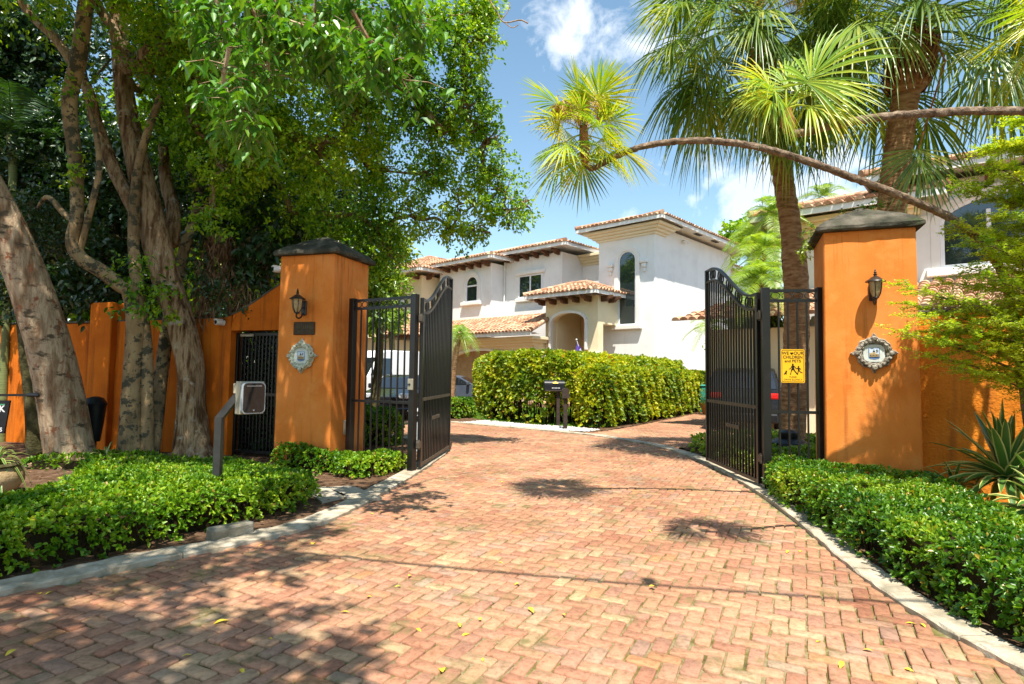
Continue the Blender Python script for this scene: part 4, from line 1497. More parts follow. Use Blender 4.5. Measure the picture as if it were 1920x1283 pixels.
# scrollwork mesh panel behind the bars
m = MB()
for k in range(12):
    for j in range(22):
        cx = 0.06 + (DW - 0.12) * (k + 0.5) / 12
        cz = 0.16 + (DZ - 0.3) * (j + 0.5) / 22
        ring_xz(m, cx, cz, 0.044, 0.046, 0.007, 0.014, 0.020, 8)
m.build('scroll_panel', M['iron'], p, world=False)
m = MB()
m.bbox(0.10, 0.38, -0.045, -0.022, DZ - 0.10, DZ - 0.055, 0.003)
m.build('closer_arm', M['steel'], p, world=False)
for z in (0.35, 1.72):
    m = MB()
    m.lathe([(0.02, -0.06), (0.02, 0.06)], 10, (-0.02, -0.035, z))
    m.build('hinge', M['iron'], p, world=False)

# ------------------------------------------------------------------ lanterns
def lantern(label, loc, rot, bx):
    p = thing('wall_lantern', label, 'lantern', loc, rot, 'lanterns on the gate pillars')
    p.scale = (bx, bx, bx)
    y = -0.20
    m = MB()
    m.bbox(-0.055, 0.055, -0.035, 0.0, -0.16, 0.10, 0.012)
    m.build('back_plate', M['lampmetal'], p, world=False)
    m = MB()
    m.tube(catmull([(0, -0.03, -0.12), (0, -0.09, -0.20), (0, -0.17, -0.225), (0, -0.215, -0.19), (0, y, -0.14)], 6), 0.014, 8)
    m.tube([(0, -0.03, -0.02), (0, -0.12, -0.07), (0, y, -0.115)], 0.010, 6)
    m.build('arm', M['lampmetal'], p, world=False, smooth=True)
    m = MB()
    m.lathe([(0.03, -0.15), (0.045, -0.135), (0.04, -0.12)], 16, (0, y, 0))
    for k in range(6):
        a = k * PI / 3 + 0.3
        pts = [(r * math.cos(a), y + r * math.sin(a), z) for r, z in ((0.045, -0.125), (0.074, -0.06), (0.088, 0.02), (0.096, 0.10))]
        m.tube(catmull(pts, 4), 0.0055, 5)
    m.build('cage', M['lampmetal'], p, world=False, smooth=True)
    m = MB()
    m.lathe([(0.038, -0.122), (0.066, -0.06), (0.081, 0.02), (0.089, 0.098)], 18, (0, y, 0))
    m.build('glass', M['lampglass'], p, world=False, smooth=True)
    m = MB()
    m.lathe([(0.10, 0.098), (0.135, 0.10), (0.13, 0.112), (0.095, 0.135), (0.05, 0.172), (0.022, 0.185), (0.018, 0.20), (0.03, 0.212), (0.014, 0.226), (0.020, 0.245), (0.008, 0.262), (0.012, 0.275), (0.002, 0.29)], 20, (0, y, 0))
    m.build('roof', M['lampmetal'], p, world=False, smooth=True)
    return p


lantern('black wall lantern with amber glass on the left pillar, above the bronze plaque', wl_(-0.55, 0.0, 2.57), LA, 0.93)
lantern('black wall lantern with amber glass on the right pillar, above the carved medallion', wr_(0.56, 0.0, 2.63), RA, 0.85)

# ------------------------------------------------------------------ medallions
def medallion(label, loc, rot, sc, mat):
    p = thing('carved_medallion', label, 'medallion', loc, rot, 'carved coats of arms on the pillars')
    n = 96
    def outline(r, pt, lob):
        out = []
        for k in range(n):
            a = 2 * PI * k / n
            q = r * (1 + lob * abs(math.cos(4 * a)) ** 1.5 * 0.5 - lob * 0.2)
            for c in range(4):
                d = abs((a - c * PI / 2 + PI) % (2 * PI) - PI)
                q += pt * max(0, 1 - d / 0.20) ** 1.3
            # scalloped rim
            q += 0.006 * math.sin(14 * a) * sc
            out.append((q * math.cos(a) * 1.0, q * math.sin(a) * 0.97))
        return out
    rings = [(0.215, 0.055, 0.10, 0.0), (0.225, 0.058, 0.10, -0.03), (0.212, 0.050, 0.10, -0.055), (0.198, 0.035, 0.06, -0.045), (0.188, 0.022, 0.05, -0.072), (0.172, 0.010, 0.04, -0.080),
             (0.158, 0.0, 0.02, -0.062), (0.150, 0, 0, -0.066), (0.140, 0, 0, -0.035), (0.132, 0, 0, -0.028)]
    m = MB()
    V, F = [], []
    for i, (r, pt, lob, y) in enumerate(rings):
        for k, (x, z) in enumerate(outline(r * sc, pt * sc, lob)):
            jj = 0.004 * sc * math.sin(k * 2 * PI / n * 22 + i * 1.3) if 2 <= i <= 7 else 0
            V.append((x, y * sc + jj + rng.normal() * 0.0012, z))
    for i in range(len(rings) - 1):
        for k in range(n):
            F.append((i * n + k, (i + 1) * n + k, (i + 1) * n + (k + 1) % n, i * n + (k + 1) % n))
    F.append(tuple((len(rings) - 1) * n + k for k in range(n)))
    m.add(V, F)
    # scrolls and shells at the four points
    for c in range(4):
        a = c * PI / 2
        cx, cz = 0.205 * sc * math.cos(a), 0.2 * sc * math.sin(a)
        m.lathe([(0.0, -0.03), (0.018, -0.028), (0.030, -0.015), (0.034, 0.0)][::1], 12, (cx, -0.07 * sc, cz), axis='y')
        for s in (-1, 1):
            b = a + s * 0.33
            m.lathe([(0.0, -0.02), (0.014, -0.018), (0.022, 0.0)], 10, (0.195 * sc * math.cos(b), -0.066 * sc, 0.19 * sc * math.sin(b)), axis='y')
            b = a + s * 0.62
            m.lathe([(0.0, -0.014), (0.010, -0.013), (0.016, 0.0)], 10, (0.185 * sc * math.cos(b), -0.070 * sc, 0.18 * sc * math.sin(b)), axis='y')
    m.build('frame', mat, p, world=False, smooth=True, fix=True)
    # pale plate shaped like a broad shield
    m = MB()
    pl_ = []
    for k in range(40):
        a = 2 * PI * k / 40
        ca, sa = math.cos(a), math.sin(a)
        pl_.append((0.128 * sc * np.sign(ca) * abs(ca) ** 0.6, 0.118 * sc * np.sign(sa) * abs(sa) ** 0.65))
    m.prism(pl_, -0.040 * sc, -0.024 * sc)
    m.build('plate', M['ceramic'], p, world=False, fix=True)
    # painted tile: pale sky, tan building with a small tower, blue ground and two small banners
    m = MB()
    def P2(x, z):
        return (x * sc * 1.22, z * sc * 1.22)
    rect = lambda x0, x1, z0, z1: [P2(x0, z0), P2(x1, z0), P2(x1, z1), P2(x0, z1)]
    shield = [P2(-0.055, 0.058), P2(-0.055, -0.050), P2(-0.04, -0.062), P2(0, -0.070), P2(0.04, -0.062), P2(0.055, -0.050), P2(0.055, 0.058)]
    m.prism(shield, -0.043 * sc, -0.040 * sc, 0)
    m.prism([P2(-0.048, 0.052), P2(-0.048, -0.040), P2(0.048, -0.040), P2(0.048, 0.052)], -0.046 * sc, -0.043 * sc, 1)
    m.prism(rect(-0.046, 0.046, -0.038, -0.006), -0.048 * sc, -0.046 * sc, 2)
    m.prism(rect(-0.046, -0.020, -0.006, 0.004), -0.048 * sc, -0.046 * sc, 2)
    m.prism(rect(-0.016, 0.012, -0.006, 0.012), -0.049 * sc, -0.046 * sc, 2)
    m.prism([P2(-0.014, 0.012), P2(0.010, 0.012), P2(0.007, 0.024), P2(0.0, 0.030), P2(-0.004, 0.030), P2(-0.011, 0.024)], -0.049 * sc, -0.046 * sc, 3)
    m.prism(rect(-0.0045, 0.0005, 0.030, 0.043), -0.049 * sc, -0.046 * sc, 3)
    for k in range(6):
        x = -0.040 + k * 0.0145
        m.prism(rect(x, x + 0.007, -0.032, -0.016), -0.0495 * sc, -0.0485 * sc, 3)
    for z in (0.012, 0.030):
        m.prism(rect(0.020, 0.024, z - 0.006, z + 0.010), -0.049 * sc, -0.046 * sc, 3)
        m.prism([P2(0.024, z), P2(0.040, z + 0.002), P2(0.040, z + 0.009), P2(0.024, z + 0.008)], -0.049 * sc, -0.046 * sc, 3)
    m.prism(rect(-0.046, 0.046, -0.060 + 0.016, -0.039), -0.047 * sc, -0.0431 * sc, 3)
    m.build('painted_tile', [M['tileblue'], M['tilesky'], M['tiletan'], M['ink']], p, world=False, fix=True)
    return p


medallion('lime-green and cream carved medallion with a small painted tile, on the left pillar', wl_(-0.555, 0.0, 1.76), LA, 1.03, M['carved_pale'])
medallion('dark weathered carved medallion with a small painted tile, on the right pillar', wr_(0.555, 0.0, 1.83), RA, 0.93, M['carved'])

# bronze plaque with worn raised lettering
def text_mesh(s, size, depth=0.0, font_space=1.0, bold=0.0):
    cu = bpy.data.curves.new('txt', 'FONT')
    cu.body = s
    cu.size = size
    cu.align_x = 'CENTER'
    cu.align_y = 'CENTER'
    cu.extrude = depth
    cu.space_character = font_space
    cu.offset = bold
    cu.resolution_u = 3
    ob = bpy.data.objects.new('txt', cu)
    COL.objects.link(ob)
    bpy.context.view_layer.update()
    dg = bpy.context.evaluated_depsgraph_get()
    me = bpy.data.meshes.new_from_object(ob.evaluated_get(dg))
    V = np.array([v.co[:] for v in me.vertices]) if len(me.vertices) else np.zeros((0, 3))
    F = [list(p.vertices) for p in me.polygons]
    bpy.data.objects.remove(ob)
    bpy.data.meshes.remove(me)
    return V, F


def put_text(mb, s, size, cx, cz, y, depth=0.001, mi=0, sx=1.0, bold=0.0):
    V, F = text_mesh(s, size, depth, bold=bold)
    if len(V) == 0:
        return
    W = np.c_[cx + V[:, 0] * sx, y - V[:, 2], cz + V[:, 1]]
    mb.add(W, F, mi)


p = thing('bronze_plaque', 'small dark bronze name plaque between the lantern and medallion on the left pillar', 'plaque', wl_(-0.535, 0.0, 2.21), LA)
m = MB()
m.bbox(-0.20, 0.20, -0.022, 0.0, -0.105, 0.105, 0.006)
m.build('plate', M['bronze'], p, world=False)
m = MB()
# badly worn relief: strokes whose letters can no longer be read
for k in range(7):
    x = -0.125 + k * 0.040 + rng.normal() * 0.002
    m.box(x - 0.004, x + 0.003, -0.0255, -0.022, -0.005, 0.062)
    if k % 2:
        m.box(x + 0.003, x + 0.020, -0.0255, -0.022, 0.022, 0.030)
for k in range(11):
    x = -0.12 + k * 0.023
    if k == 6:
        continue
    m.box(x - 0.003, x + 0.002, -0.0255, -0.022, -0.060, -0.030)
    m.box(x + 0.002, x + 0.012, -0.0255, -0.022, -0.036 - 0.012 * (k % 3), -0.031 - 0.012 * (k % 3))
m.build('relief', M['bronze_hi'], p, world=False)

# wall box and cameras
p = thing('keypad_box', 'small beige metal box low on the gate side of the left pillar', 'keypad', wl_(0.0, 0.42, 0.60), LA)
m = MB()
m.bbox(0.0, 0.07, -0.065, 0.065, -0.12, 0.12, 0.008)
m.build('housing', M['beige'], p, world=False)
m = MB()
m.bbox(0.07, 0.078, -0.045, 0.045, -0.02, 0.09, 0.002)
m.build('cover', M['steel'], p, world=False)
m = MB()
m.box(0.078, 0.080, -0.012, 0.012, 0.045, 0.065)
m.build('lens', M['ink'], p, world=False)


def dome_cam(label, loc, rot, side=0):
    p = thing('security_camera', label, 'camera', loc, rot, 'white security cameras')
    m = MB()
    m.lathe([(0.055, 0.0), (0.055, -0.025), (0.03, -0.035)], 16, (0, 0, 0), axis='y')
    m.build('mount', M['plastic_w'], p, world=False, smooth=True)
    m = MB()
    m.lathe([(0.045, -0.03), (0.052, -0.05), (0.052, -0.145), (0.045, -0.155)], 18, (0, 0, 0), axis='y')
    m.box(-0.045, 0.045, -0.17, -0.04, 0.035, 0.058)
    m.build('housing', M['plastic_w'], p, world=False, smooth=True)
    m = MB()
    m.lathe([(0.034, -0.154), (0.032, -0.160), (0.012, -0.163)], 16, (0, 0, 0), axis='y')
    m.build('lens', M['plastic_b'], p, world=False, smooth=True)
    return p


dome_cam('small white bullet camera high on the left edge of the left pillar', wl_(-1.06, 0.08, 3.20), LA + R(-35))
dome_cam('small white camera on the orange wall left of the pedestrian gate', wl_(-2.50, 0.36, 2.36), LA + R(-10))

# ------------------------------------------------------------------ yellow sign on the right panel
p = thing('warning_sign', 'yellow sign about children and pets hung on the right fixed iron panel', 'sign',
          (3.42 + 0.33, 7.90 - 0.33 * 0.08 / 0.70 - 0.03, 1.665), math.atan2(-0.08, 0.70))
p.scale = (0.95, 0.95, 0.95)
def rr(w, h, r, n=5):
    out = []
    for cx, cz, a0 in ((w - r, h - r, 0), (-w + r, h - r, PI / 2), (-w + r, -h + r, PI), (w - r, -h + r, 1.5 * PI)):
        for k in range(n + 1):
            a = a0 + PI / 2 * k / n
            out.append((cx + r * math.cos(a), cz + r * math.sin(a)))
    return out
m = MB()
m.prism(rr(0.160, 0.235, 0.022), -0.004, 0.0)
m.build('plate', M['yellow'], p, world=False, fix=True)
m = MB()
m.ringprism(rr(0.149, 0.224, 0.018), rr(0.143, 0.218, 0.015), -0.0055, -0.0035)
m.build('border', M['ink'], p, world=False, fix=True)
m = MB()
y = -0.0045
put_text(m, 'WE', 0.062, -0.098, 0.178, y, bold=0.0012)
put_text(m, 'OUR', 0.062, 0.078, 0.178, y, bold=0.0012)
put_text(m, 'CHILDREN', 0.060, 0, 0.122, y, sx=0.92, bold=0.0012)
put_text(m, 'and PETS', 0.054, 0, 0.068, y, sx=1.08, bold=0.001)
put_text(m, 'PLEASE', 0.030, 0.0, -0.155, y, sx=1.05)
put_text(m, 'DRIVE SLOWLY', 0.034, 0.0, -0.193, y, sx=1.06)
hx, hz, hs = -0.013, 0.176, 0.022
heart = []
for k in range(28):
    t = 2 * PI * k / 28
    heart.append((hx + hs * math.sin(t) ** 3, hz + hs * (13 * math.cos(t) - 5 * math.cos(2 * t) - 2 * math.cos(3 * t) - math.cos(4 * t)) / 16))
m.prism(heart, y - 0.001, y + 0.0005)
m.build('lettering', M['ink'], p, world=False, fix=True)
m = MB()
def sil(poly, s, ox, oz):
    m.prism([(ox + x * s, oz + z * s) for x, z in poly], y - 0.001, y + 0.0005)
def disc(cx, cz, r):
    m.prism([(cx + r * math.cos(a), cz + r * math.sin(a)) for a in np.linspace(0, 2 * PI, 14, endpoint=False)], y - 0.001, y + 0.0005)
# grown-up with skirt, striding, hand to the child; child running; small dog on a lead
disc(0.0, 0.022, 0.0125)
sil([(-0.012, 0.010), (0.012, 0.010), (0.018, -0.03), (0.026, -0.06), (-0.028, -0.06), (-0.014, -0.03)], 1, 0, 0)
sil([(-0.024, -0.058), (-0.010, -0.058), (-0.020, -0.088), (-0.026, -0.122), (-0.040, -0.122), (-0.030, -0.088)], 1, 0, 0)
sil([(0.006, -0.058), (0.024, -0.058), (0.046, -0.084), (0.066, -0.112), (0.060, -0.122), (0.048, -0.112), (0.030, -0.090)], 1, 0, 0)
sil([(-0.014, 0.008), (-0.006, -0.004), (-0.028, -0.040), (-0.056, -0.052), (-0.056, -0.044), (-0.034, -0.032)], 1, 0, 0)
sil([(0.010, 0.010), (0.034, -0.014), (0.048, -0.036), (0.042, -0.042), (0.026, -0.022), (0.008, -0.008)], 1, 0, 0)
disc(0.076, -0.010, 0.0115)
sil([(0.064, -0.022), (0.086, -0.022), (0.092, -0.045), (0.090, -0.068), (0.066, -0.066), (0.066, -0.045)], 1, 0, 0)
sil([(0.064, -0.024), (0.066, -0.036), (0.052, -0.048), (0.044, -0.036), (0.048, -0.032)], 1, 0, 0)
sil([(0.086, -0.024), (0.104, -0.034), (0.112, -0.052), (0.106, -0.056), (0.098, -0.042), (0.084, -0.036)], 1, 0, 0)
sil([(0.066, -0.064), (0.080, -0.066), (0.074, -0.094), (0.066, -0.122), (0.054, -0.122), (0.062, -0.092)], 1, 0, 0)
sil([(0.078, -0.068), (0.090, -0.066), (0.110, -0.082), (0.130, -0.092), (0.128, -0.102), (0.104, -0.094)], 1, 0, 0)
sil([(-0.122, -0.122), (-0.112, -0.098), (-0.100, -0.084), (-0.098, -0.066), (-0.088, -0.062), (-0.084, -0.070), (-0.074, -0.074), (-0.080, -0.082), (-0.084, -0.098), (-0.084, -0.122), (-0.094, -0.122), (-0.096, -0.110), (-0.104, -0.116), (-0.106, -0.122)], 1, 0, 0)
m.build('figures', M['ink'], p, world=False, fix=True)
for sx in (-1, 1):
    m = MB()
    m.lathe([(0.006, -0.002), (0.004, 0.0)], 8, (0, -0.004, sx * 0.228 * 0.97), axis='y')
    m.build('bolt', M['steel'], p, world=False)

# ------------------------------------------------------------------ intercom on its bent post
q = gnd(405, 955)
p = thing('intercom_post', 'grey bent steel post standing in the low hedge, holding the intercom box', 'post', (q[0], q[1], 0), R(0))
m = MB()
P0, P1, P2_ = np.array([0, 0, -0.05]), np.array([0, 0, 1.00]), np.array([0.165, 0.03, 1.22])
P3 = np.array([0.26, 0.05, 1.24])
m.bar(P0, P1, 0.075, 0.075, up=(0, 1, 0))
m.build('upright', M['post'], p, world=False)
m = MB()
m.bar(P1 + np.array([-0.012, 0, -0.03]), P2_, 0.07, 0.07, up=(0, 1, 0))
m.bar(P2_ + np.array([-0.02, 0, -0.005]), P3, 0.068, 0.068, up=(0, 1, 0))
m.build('arm', M['post'], p, world=False)
p = thing('intercom', 'silver intercom box with a glossy black rounded screen on the bent post', 'intercom', (q[0] + 0.30, q[1] + 0.06, 1.21), R(50))
# local: front faces -y
m = MB()
m.bbox(-0.135, 0.135, -0.045, 0.07, -0.18, 0.18, 0.006)
m.build('housing', M['steel'], p, world=False)
m = MB()
m.prism(rr(0.130, 0.172, 0.05), -0.085, -0.045)
m.build('bezel', M['utilgrey'], p, world=False, fix=True)
m = MB()
m.prism(rr(0.120, 0.162, 0.045), -0.089, -0.085)
m.build('screen', M['carglass'], p, world=False, fix=True)
m = MB()
m.box(-0.085, 0.085, -0.0905, -0.0892, 0.128, 0.134)
m.prism([(0.0 - 0.008, -0.142), (0.008, -0.142), (0.008, -0.122), (0.003, -0.130), (-0.003, -0.130), (-0.008, -0.122)], -0.0905, -0.0892)
m.build('screen_marks', M['inkw'], p, world=False, fix=True)
m = MB()
m.bbox(-0.14, -0.06, 0.071, 0.115, 0.045, 0.155, 0.005)
m.build('junction_box', M['beige'], p, world=False)

# ------------------------------------------------------------------ stone kerb block, planter, sign, bin at left
c = gnd(398, 1022)
p = thing('stone_block', 'short weathered stone edging block beside the left kerb under the intercom', 'stone block', (c[0], c[1], 0), R(52))
m = MB()
m.bbox(0.0, 0.38, 0.0, 0.13, -0.02, 0.125, 0.015)
V = m.v[0]
V += rng.normal(size=V.shape) * 0.004
m.build('stone', M['stone_dark'], p, world=False)

def strap_plant(name, label, cat, loc, n, L, W, droop=(0.2, 0.9), edge=True, group=None, el=(1.45, 0.25), seed_az=0.0):
    root = thing(name, label, cat, loc, 0, group)
    az = np.arange(n) * 2.39996 + seed_az
    t = (np.arange(n) + 0.5) / n
    e = el[0] + (el[1] - el[0]) * t + rng.normal(size=n) * 0.1
    D = np.c_[np.cos(az) * np.cos(e), np.sin(az) * np.cos(e), np.sin(e)]
    B = np.array(loc)[None] + D * 0.03 * L
    up = unit(np.c_[-np.cos(az) * np.sin(e), -np.sin(az) * np.sin(e), np.cos(e)] + rng.normal(size=(n, 3)) * 0.12)
    Ls = L * rng.uniform(0.7, 1.1, n)
    dr = droop[0] + (droop[1] - droop[0]) * t * rng.uniform(0.6, 1.3, n)
    side = unit(np.cross(D, up))
    z = np.array([0, 0, 1.0])
    st = np.array([0, 0.15, 0.35, 0.55, 0.75, 0.9, 1.0])
    wd = np.array([0.75, 0.9, 1.0, 0.95, 0.7, 0.38, 0.03])
    nr = np.cross(side, D)
    rows = []
    for s, w in zip(st, wd):
        c = B + D * (Ls * s)[:, None] * (1 - 0.15 * dr * s)[:, None] - z * (dr * Ls * s ** 2.2)[:, None]
        for f, q in ((-0.5, 0.22), (-0.36, 0.13), (0, 0.0), (0.36, 0.13), (0.5, 0.22)):
            rows.append(c + side * (W * w * f) + nr * (q * W * w))
    V = np.stack(rows, 1)
    S = len(st)
    q, mi = [], []
    for s in range(S - 1):
        for k in range(4):
            a = s * 5 + k
            q.append([a, a + 5, a + 6, a + 1])
            mi.append(1 if (k in (0, 3) and edge) else 0)
    Q = (np.arange(n)[:, None, None] * (S * 5) + np.array(q)[None]).reshape(-1, 4)
    raw_mesh('leaves', V.reshape(-1, 3), Q, [M['strap'], M['strap_edge']], root, np.tile(mi, n))
    return root


strap_plant('yucca', 'large variegated sword-leaved plant against the right orange wall', 'plant', (5.45, 6.5, 0.42), 84, 0.90, 0.095, (0.05, 0.55), True, 'variegated sword-leaved plants at the right wall', (1.45, -0.05))
strap_plant('yucca', 'variegated sword-leaved plant half cut by the right picture edge, behind the clipped hedge', 'plant', (4.80, 5.30, 0.30), 46, 0.80, 0.100, (0.15, 0.8), True, 'variegated sword-leaved plants at the right wall', (1.45, 0.05), 1.0)
strap_plant('yucca', 'low drooping variegated plant at the foot of the right pillar corner', 'plant', (5.05, 6.75, 0.28), 26, 0.50, 0.040, (0.3, 0.9), True, 'variegated sword-leaved plants at the right wall', (1.3, 0.1), 2.0)
gp = gnd(70, 905, 0.0)
a = at(25, 912, 6.9)
# round stone planter
px_, py_ = -6.22, 7.0
p = thing('stone_planter', 'round tan stone planter with a dark rim at the left picture edge', 'planter', (px_, py_, 0))
m = MB()
m.lathe([(0.20, -0.02), (0.32, 0.05), (0.39, 0.15), (0.38, 0.25), (0.33, 0.33), (0.30, 0.34)], 28, (px_, py_, 0))
for V in m.v:
    V += 0.010 * np.sin(V * 9) + rng.normal(size=V.shape) * 0.003
m.build('bowl', surf('tan_boulder_stone', [(0.30, 0.19, 0.09), (0.46, 0.33, 0.18), (0.55, 0.43, 0.28)], 4, 8, 0.95, 0.9, 30, 0.015, spec=0.1), p, smooth=True)
m = MB()
m.lathe([(0.25, 0.30), (0.34, 0.335), (0.36, 0.355), (0.33, 0.38), (0.28, 0.375), (0.25, 0.35)], 28, (px_, py_, 0))
m.build('rim', M['bark_moss'], p, smooth=True)
strap_plant('spider_plant', 'variegated spider plant growing in the round stone planter', 'plant', (px_ + 0.08, py_ + 0.05, 0.35), 40, 0.58, 0.034, (0.4, 1.1), True, 'spider plants under the trees', (1.4, 0.1))
strap_plant('spider_plant', 'narrow-leaved grassy plant at the foot of the leaning pale trunk, beside the planter', 'plant', (-5.05, 6.75, 0.08), 60, 0.42, 0.014, (0.3, 0.9), False, 'spider plants under the trees', (1.45, 0.2), 0.5)
strap_plant('spider_plant', 'small variegated strap plant between the leaning pale trunk and the mottled trunk', 'plant', (-6.35, 9.3, 0.05), 16, 0.60, 0.04, (0.4, 1.1), True, 'spider plants under the trees', (1.3, 0.2), 1.3)
strap_plant('spider_plant', 'loose narrow-leaved tuft in front of the stone planter at the left picture edge', 'plant', (-4.95, 5.85, 0.05), 34, 0.38, 0.014, (0.3, 0.8), False, 'spider plants under the trees', (1.45, 0.2), 2.1)

# hanging sign on its bracket bar
sY = 8.9
A0, A1 = at(-60, 741, sY), at(72, 741, sY)
p = thing('sign_bracket', 'black iron bar fixed to the mossy trunk at the left picture edge', 'bracket', tuple(A1))
m = MB()
m.bar(A0, A1, 0.035)
m.tube([A1 - [0.16, 0, 0.0], A1 + [0.02, 0, 0]], 0.03, 8)
m.build('bar', M['iron'], p)
for x in (12, -50):
    h = at(x, 741, sY)
    m = MB()
    m.tube([h, h - [0, 0, 0.05]], 0.007, 6)
    m.build('hook', M['steel'], p)
p = thing('hanging_sign', 'black hanging board with white and green lettering cut by the left picture edge', 'sign', (A0[0] + 0.35, A0[1], A0[2] - 0.34))
m = MB()
cx = A0[0] + 0.36
zc = A0[2] - 0.30
tp, bt = at(20, 751, sY), at(9, 813, sY)
m.prism([(tp[0] - 0.85, bt[2]), (bt[0], bt[2]), (tp[0], tp[2]), (tp[0] - 0.85, tp[2])], sY - 0.012, sY + 0.012)
m.build('board', M['plastic_b'], p, fix=True)
m = MB()
k = at(5, 766, sY)
put_text(m, 'RK', 0.13, k[0] - 0.04, k[2] - 0.01, sY - 0.014, bold=0.004)
m.build('lettering', M['inkw'], p, fix=True)
m = MB()
k = at(3, 806, sY)
put_text(m, 'S', 0.085, k[0], k[2], sY - 0.014, bold=0.002)
m.build('lettering', M['inkw'], p, fix=True)
m = MB()
k = at(5, 760, sY)
m.box(k[0] - 0.12, k[0] + 0.045, sY - 0.0145, sY - 0.0125, k[2] - 0.0, k[2] + 0.02)
m.build('green_band', M['inkg'], p)
# black bin leaning behind the leaning trunk
b0 = at(176, 800, 9.9)
p = thing('waste_bin', 'black plastic bin behind the leaning pale trunk, against the orange wall', 'bin', (b0[0], b0[1], 0))
m = MB()
m.lathe([(0.10, 0.30), (0.14, 0.62), (0.165, 0.90)], 18, (b0[0], b0[1], 0))
m.build('body', M['plastic_b'], p, smooth=True)
m = MB()
m.lathe([(0.175, 0.90), (0.18, 0.93), (0.12, 1.02), (0.04, 1.05)], 18, (b0[0], b0[1], 0))
m.build('lid', M['plastic_b'], p, smooth=True)
m = MB()
m.tube([(b0[0], b0[1], -0.02), (b0[0], b0[1], 0.31)], 0.05, 8)
m.build('stand', M['plastic_b'], p)

# ================================================================== TREES AT LEFT
def trunk_px(mb, lst, rads, seg=14, wob=0.02, lobes=0.05, n=8):
    P = px_path(lst, n)
    r = np.interp(np.linspace(0, len(rads) - 1, len(P)), np.arange(len(rads)), rads)
    mb.tube(P, r, seg, wob=wob, lobes=lobes)
    return P

def roots(mb, c, r, n=5, L=0.35):
    for k in range(n):
        a = 2 * PI * k / n + rng.normal() * 0.2
        d = np.array([math.cos(a), math.sin(a), 0])
        c_ = np.array([c[0], c[1], 0.0])
        mb.tube(catmull([c_ + d * r * 0.5 + [0, 0, 0.22], c_ + d * r * 0.95 + [0, 0, 0.06], c_ + d * (r + L * 0.5) + [0, 0, 0.035], c_ + d * (r + L) + [0, 0, -0.01]], 5),
                np.interp(np.linspace(0, 1, 16), [0, 1], [0.085, 0.025]), 8, wob=0.05)


# tree A: the pale trunk leaning out of the picture
b = gnd(135, 872)
t = thing('tree', 'thick pale trunk leaning left out of the picture, nearest of the trees at the left', 'tree', (b[0], b[1], 0))
m = MB()
P = trunk_px(m, [(138, 890, 9.3), (132, 850, 9.3), (112, 740, 9.2), (82, 620, 9.0), (42, 500, 8.8), (0, 400, 8.6), (-60, 280, 8.3), (-130, 120, 8.0), (-180, -60, 7.6)],
             [0.40, 0.335, 0.31, 0.285, 0.265, 0.24, 0.22, 0.19, 0.16], 34, 0.012, 0.05)
roots(m, P[2], 0.36, 6)
m.build('trunk', M['bark_a'], t, smooth=True)
cl = px_clumps([(-60, -120, 150, 7.5), (60, -160, 140, 7.0), (-180, -20, 150, 7.6), (180, -220, 130, 7.2), (-120, 60, 90, 8.2)])
m = MB(); limbs(m, P[-4], cl, 0.09); m.build('branches', M['bark_a'], t, smooth=True)
lv = Leaves(); crown_leaves(lv, cl, 0.8); lv.build('crown', M['crown'], t)

# tree B: smooth mottled trunk with a side stem
b = gnd(247, 866)
t = thing('tree', 'smooth mottled grey-brown trunk forking to the left, against the orange wall', 'tree', (b[0], b[1], 0))
m = MB()
P = trunk_px(m, [(246, 880, 9.8), (246, 800, 9.8), (250, 700, 9.8), (256, 610, 9.8), (247, 550, 9.75), (226, 536, 9.7), (190, 508, 9.6), (152, 484, 9.5), (136, 452, 9.45), (144, 400, 9.4), (140, 300, 9.4), (130, 190, 9.3), (148, 110, 9.2), (160, 20, 9.1), (178, -70, 9.0)],
             [0.225, 0.175, 0.155, 0.165, 0.15, 0.11, 0.115, 0.11, 0.10, 0.095, 0.10, 0.11, 0.115, 0.11, 0.09], 16, 0.012, 0.05)
trunk_px(m, [(276, 880, 9.85), (276, 760, 9.85), (274, 640, 9.85), (258, 540, 9.85), (250, 420, 9.9), (262, 300, 9.9), (300, 180, 9.8)], [0.11, 0.095, 0.09, 0.10, 0.085, 0.07, 0.05], 14, 0.012, 0.06)
trunk_px(m, [(150, 470, 9.5), (168, 400, 9.4), (186, 320, 9.3), (180, 250, 9.3), (166, 200, 9.3)], [0.045, 0.05, 0.045, 0.04, 0.03], 8)
trunk_px(m, [(146, 420, 9.4), (120, 400, 9.5), (90, 370, 9.6), (70, 390, 9.7)], [0.04, 0.05, 0.04, 0.025], 8)
m.build('trunk', M['bark_b'], t, smooth=True)
cl = px_clumps([(180, -60, 110, 9.0), (90, -30, 90, 9.4), (250, -90, 110, 8.6), (130, -150, 120, 8.4), (320, -160, 110, 8.2), (150, 160, 34, 9.2), (150, 325, 28, 9.3), (270, 540, 50, 9.5), (300, 560, 36, 9.4)])
m = MB(); limbs(m, P[-1], cl[:5], 0.06); m.build('branches', M['bark_b'], t, smooth=True)
lv = Leaves(); crown_leaves(lv, cl, 0.7, L=0.085, W=0.042); lv.build('crown', M['crown'], t)

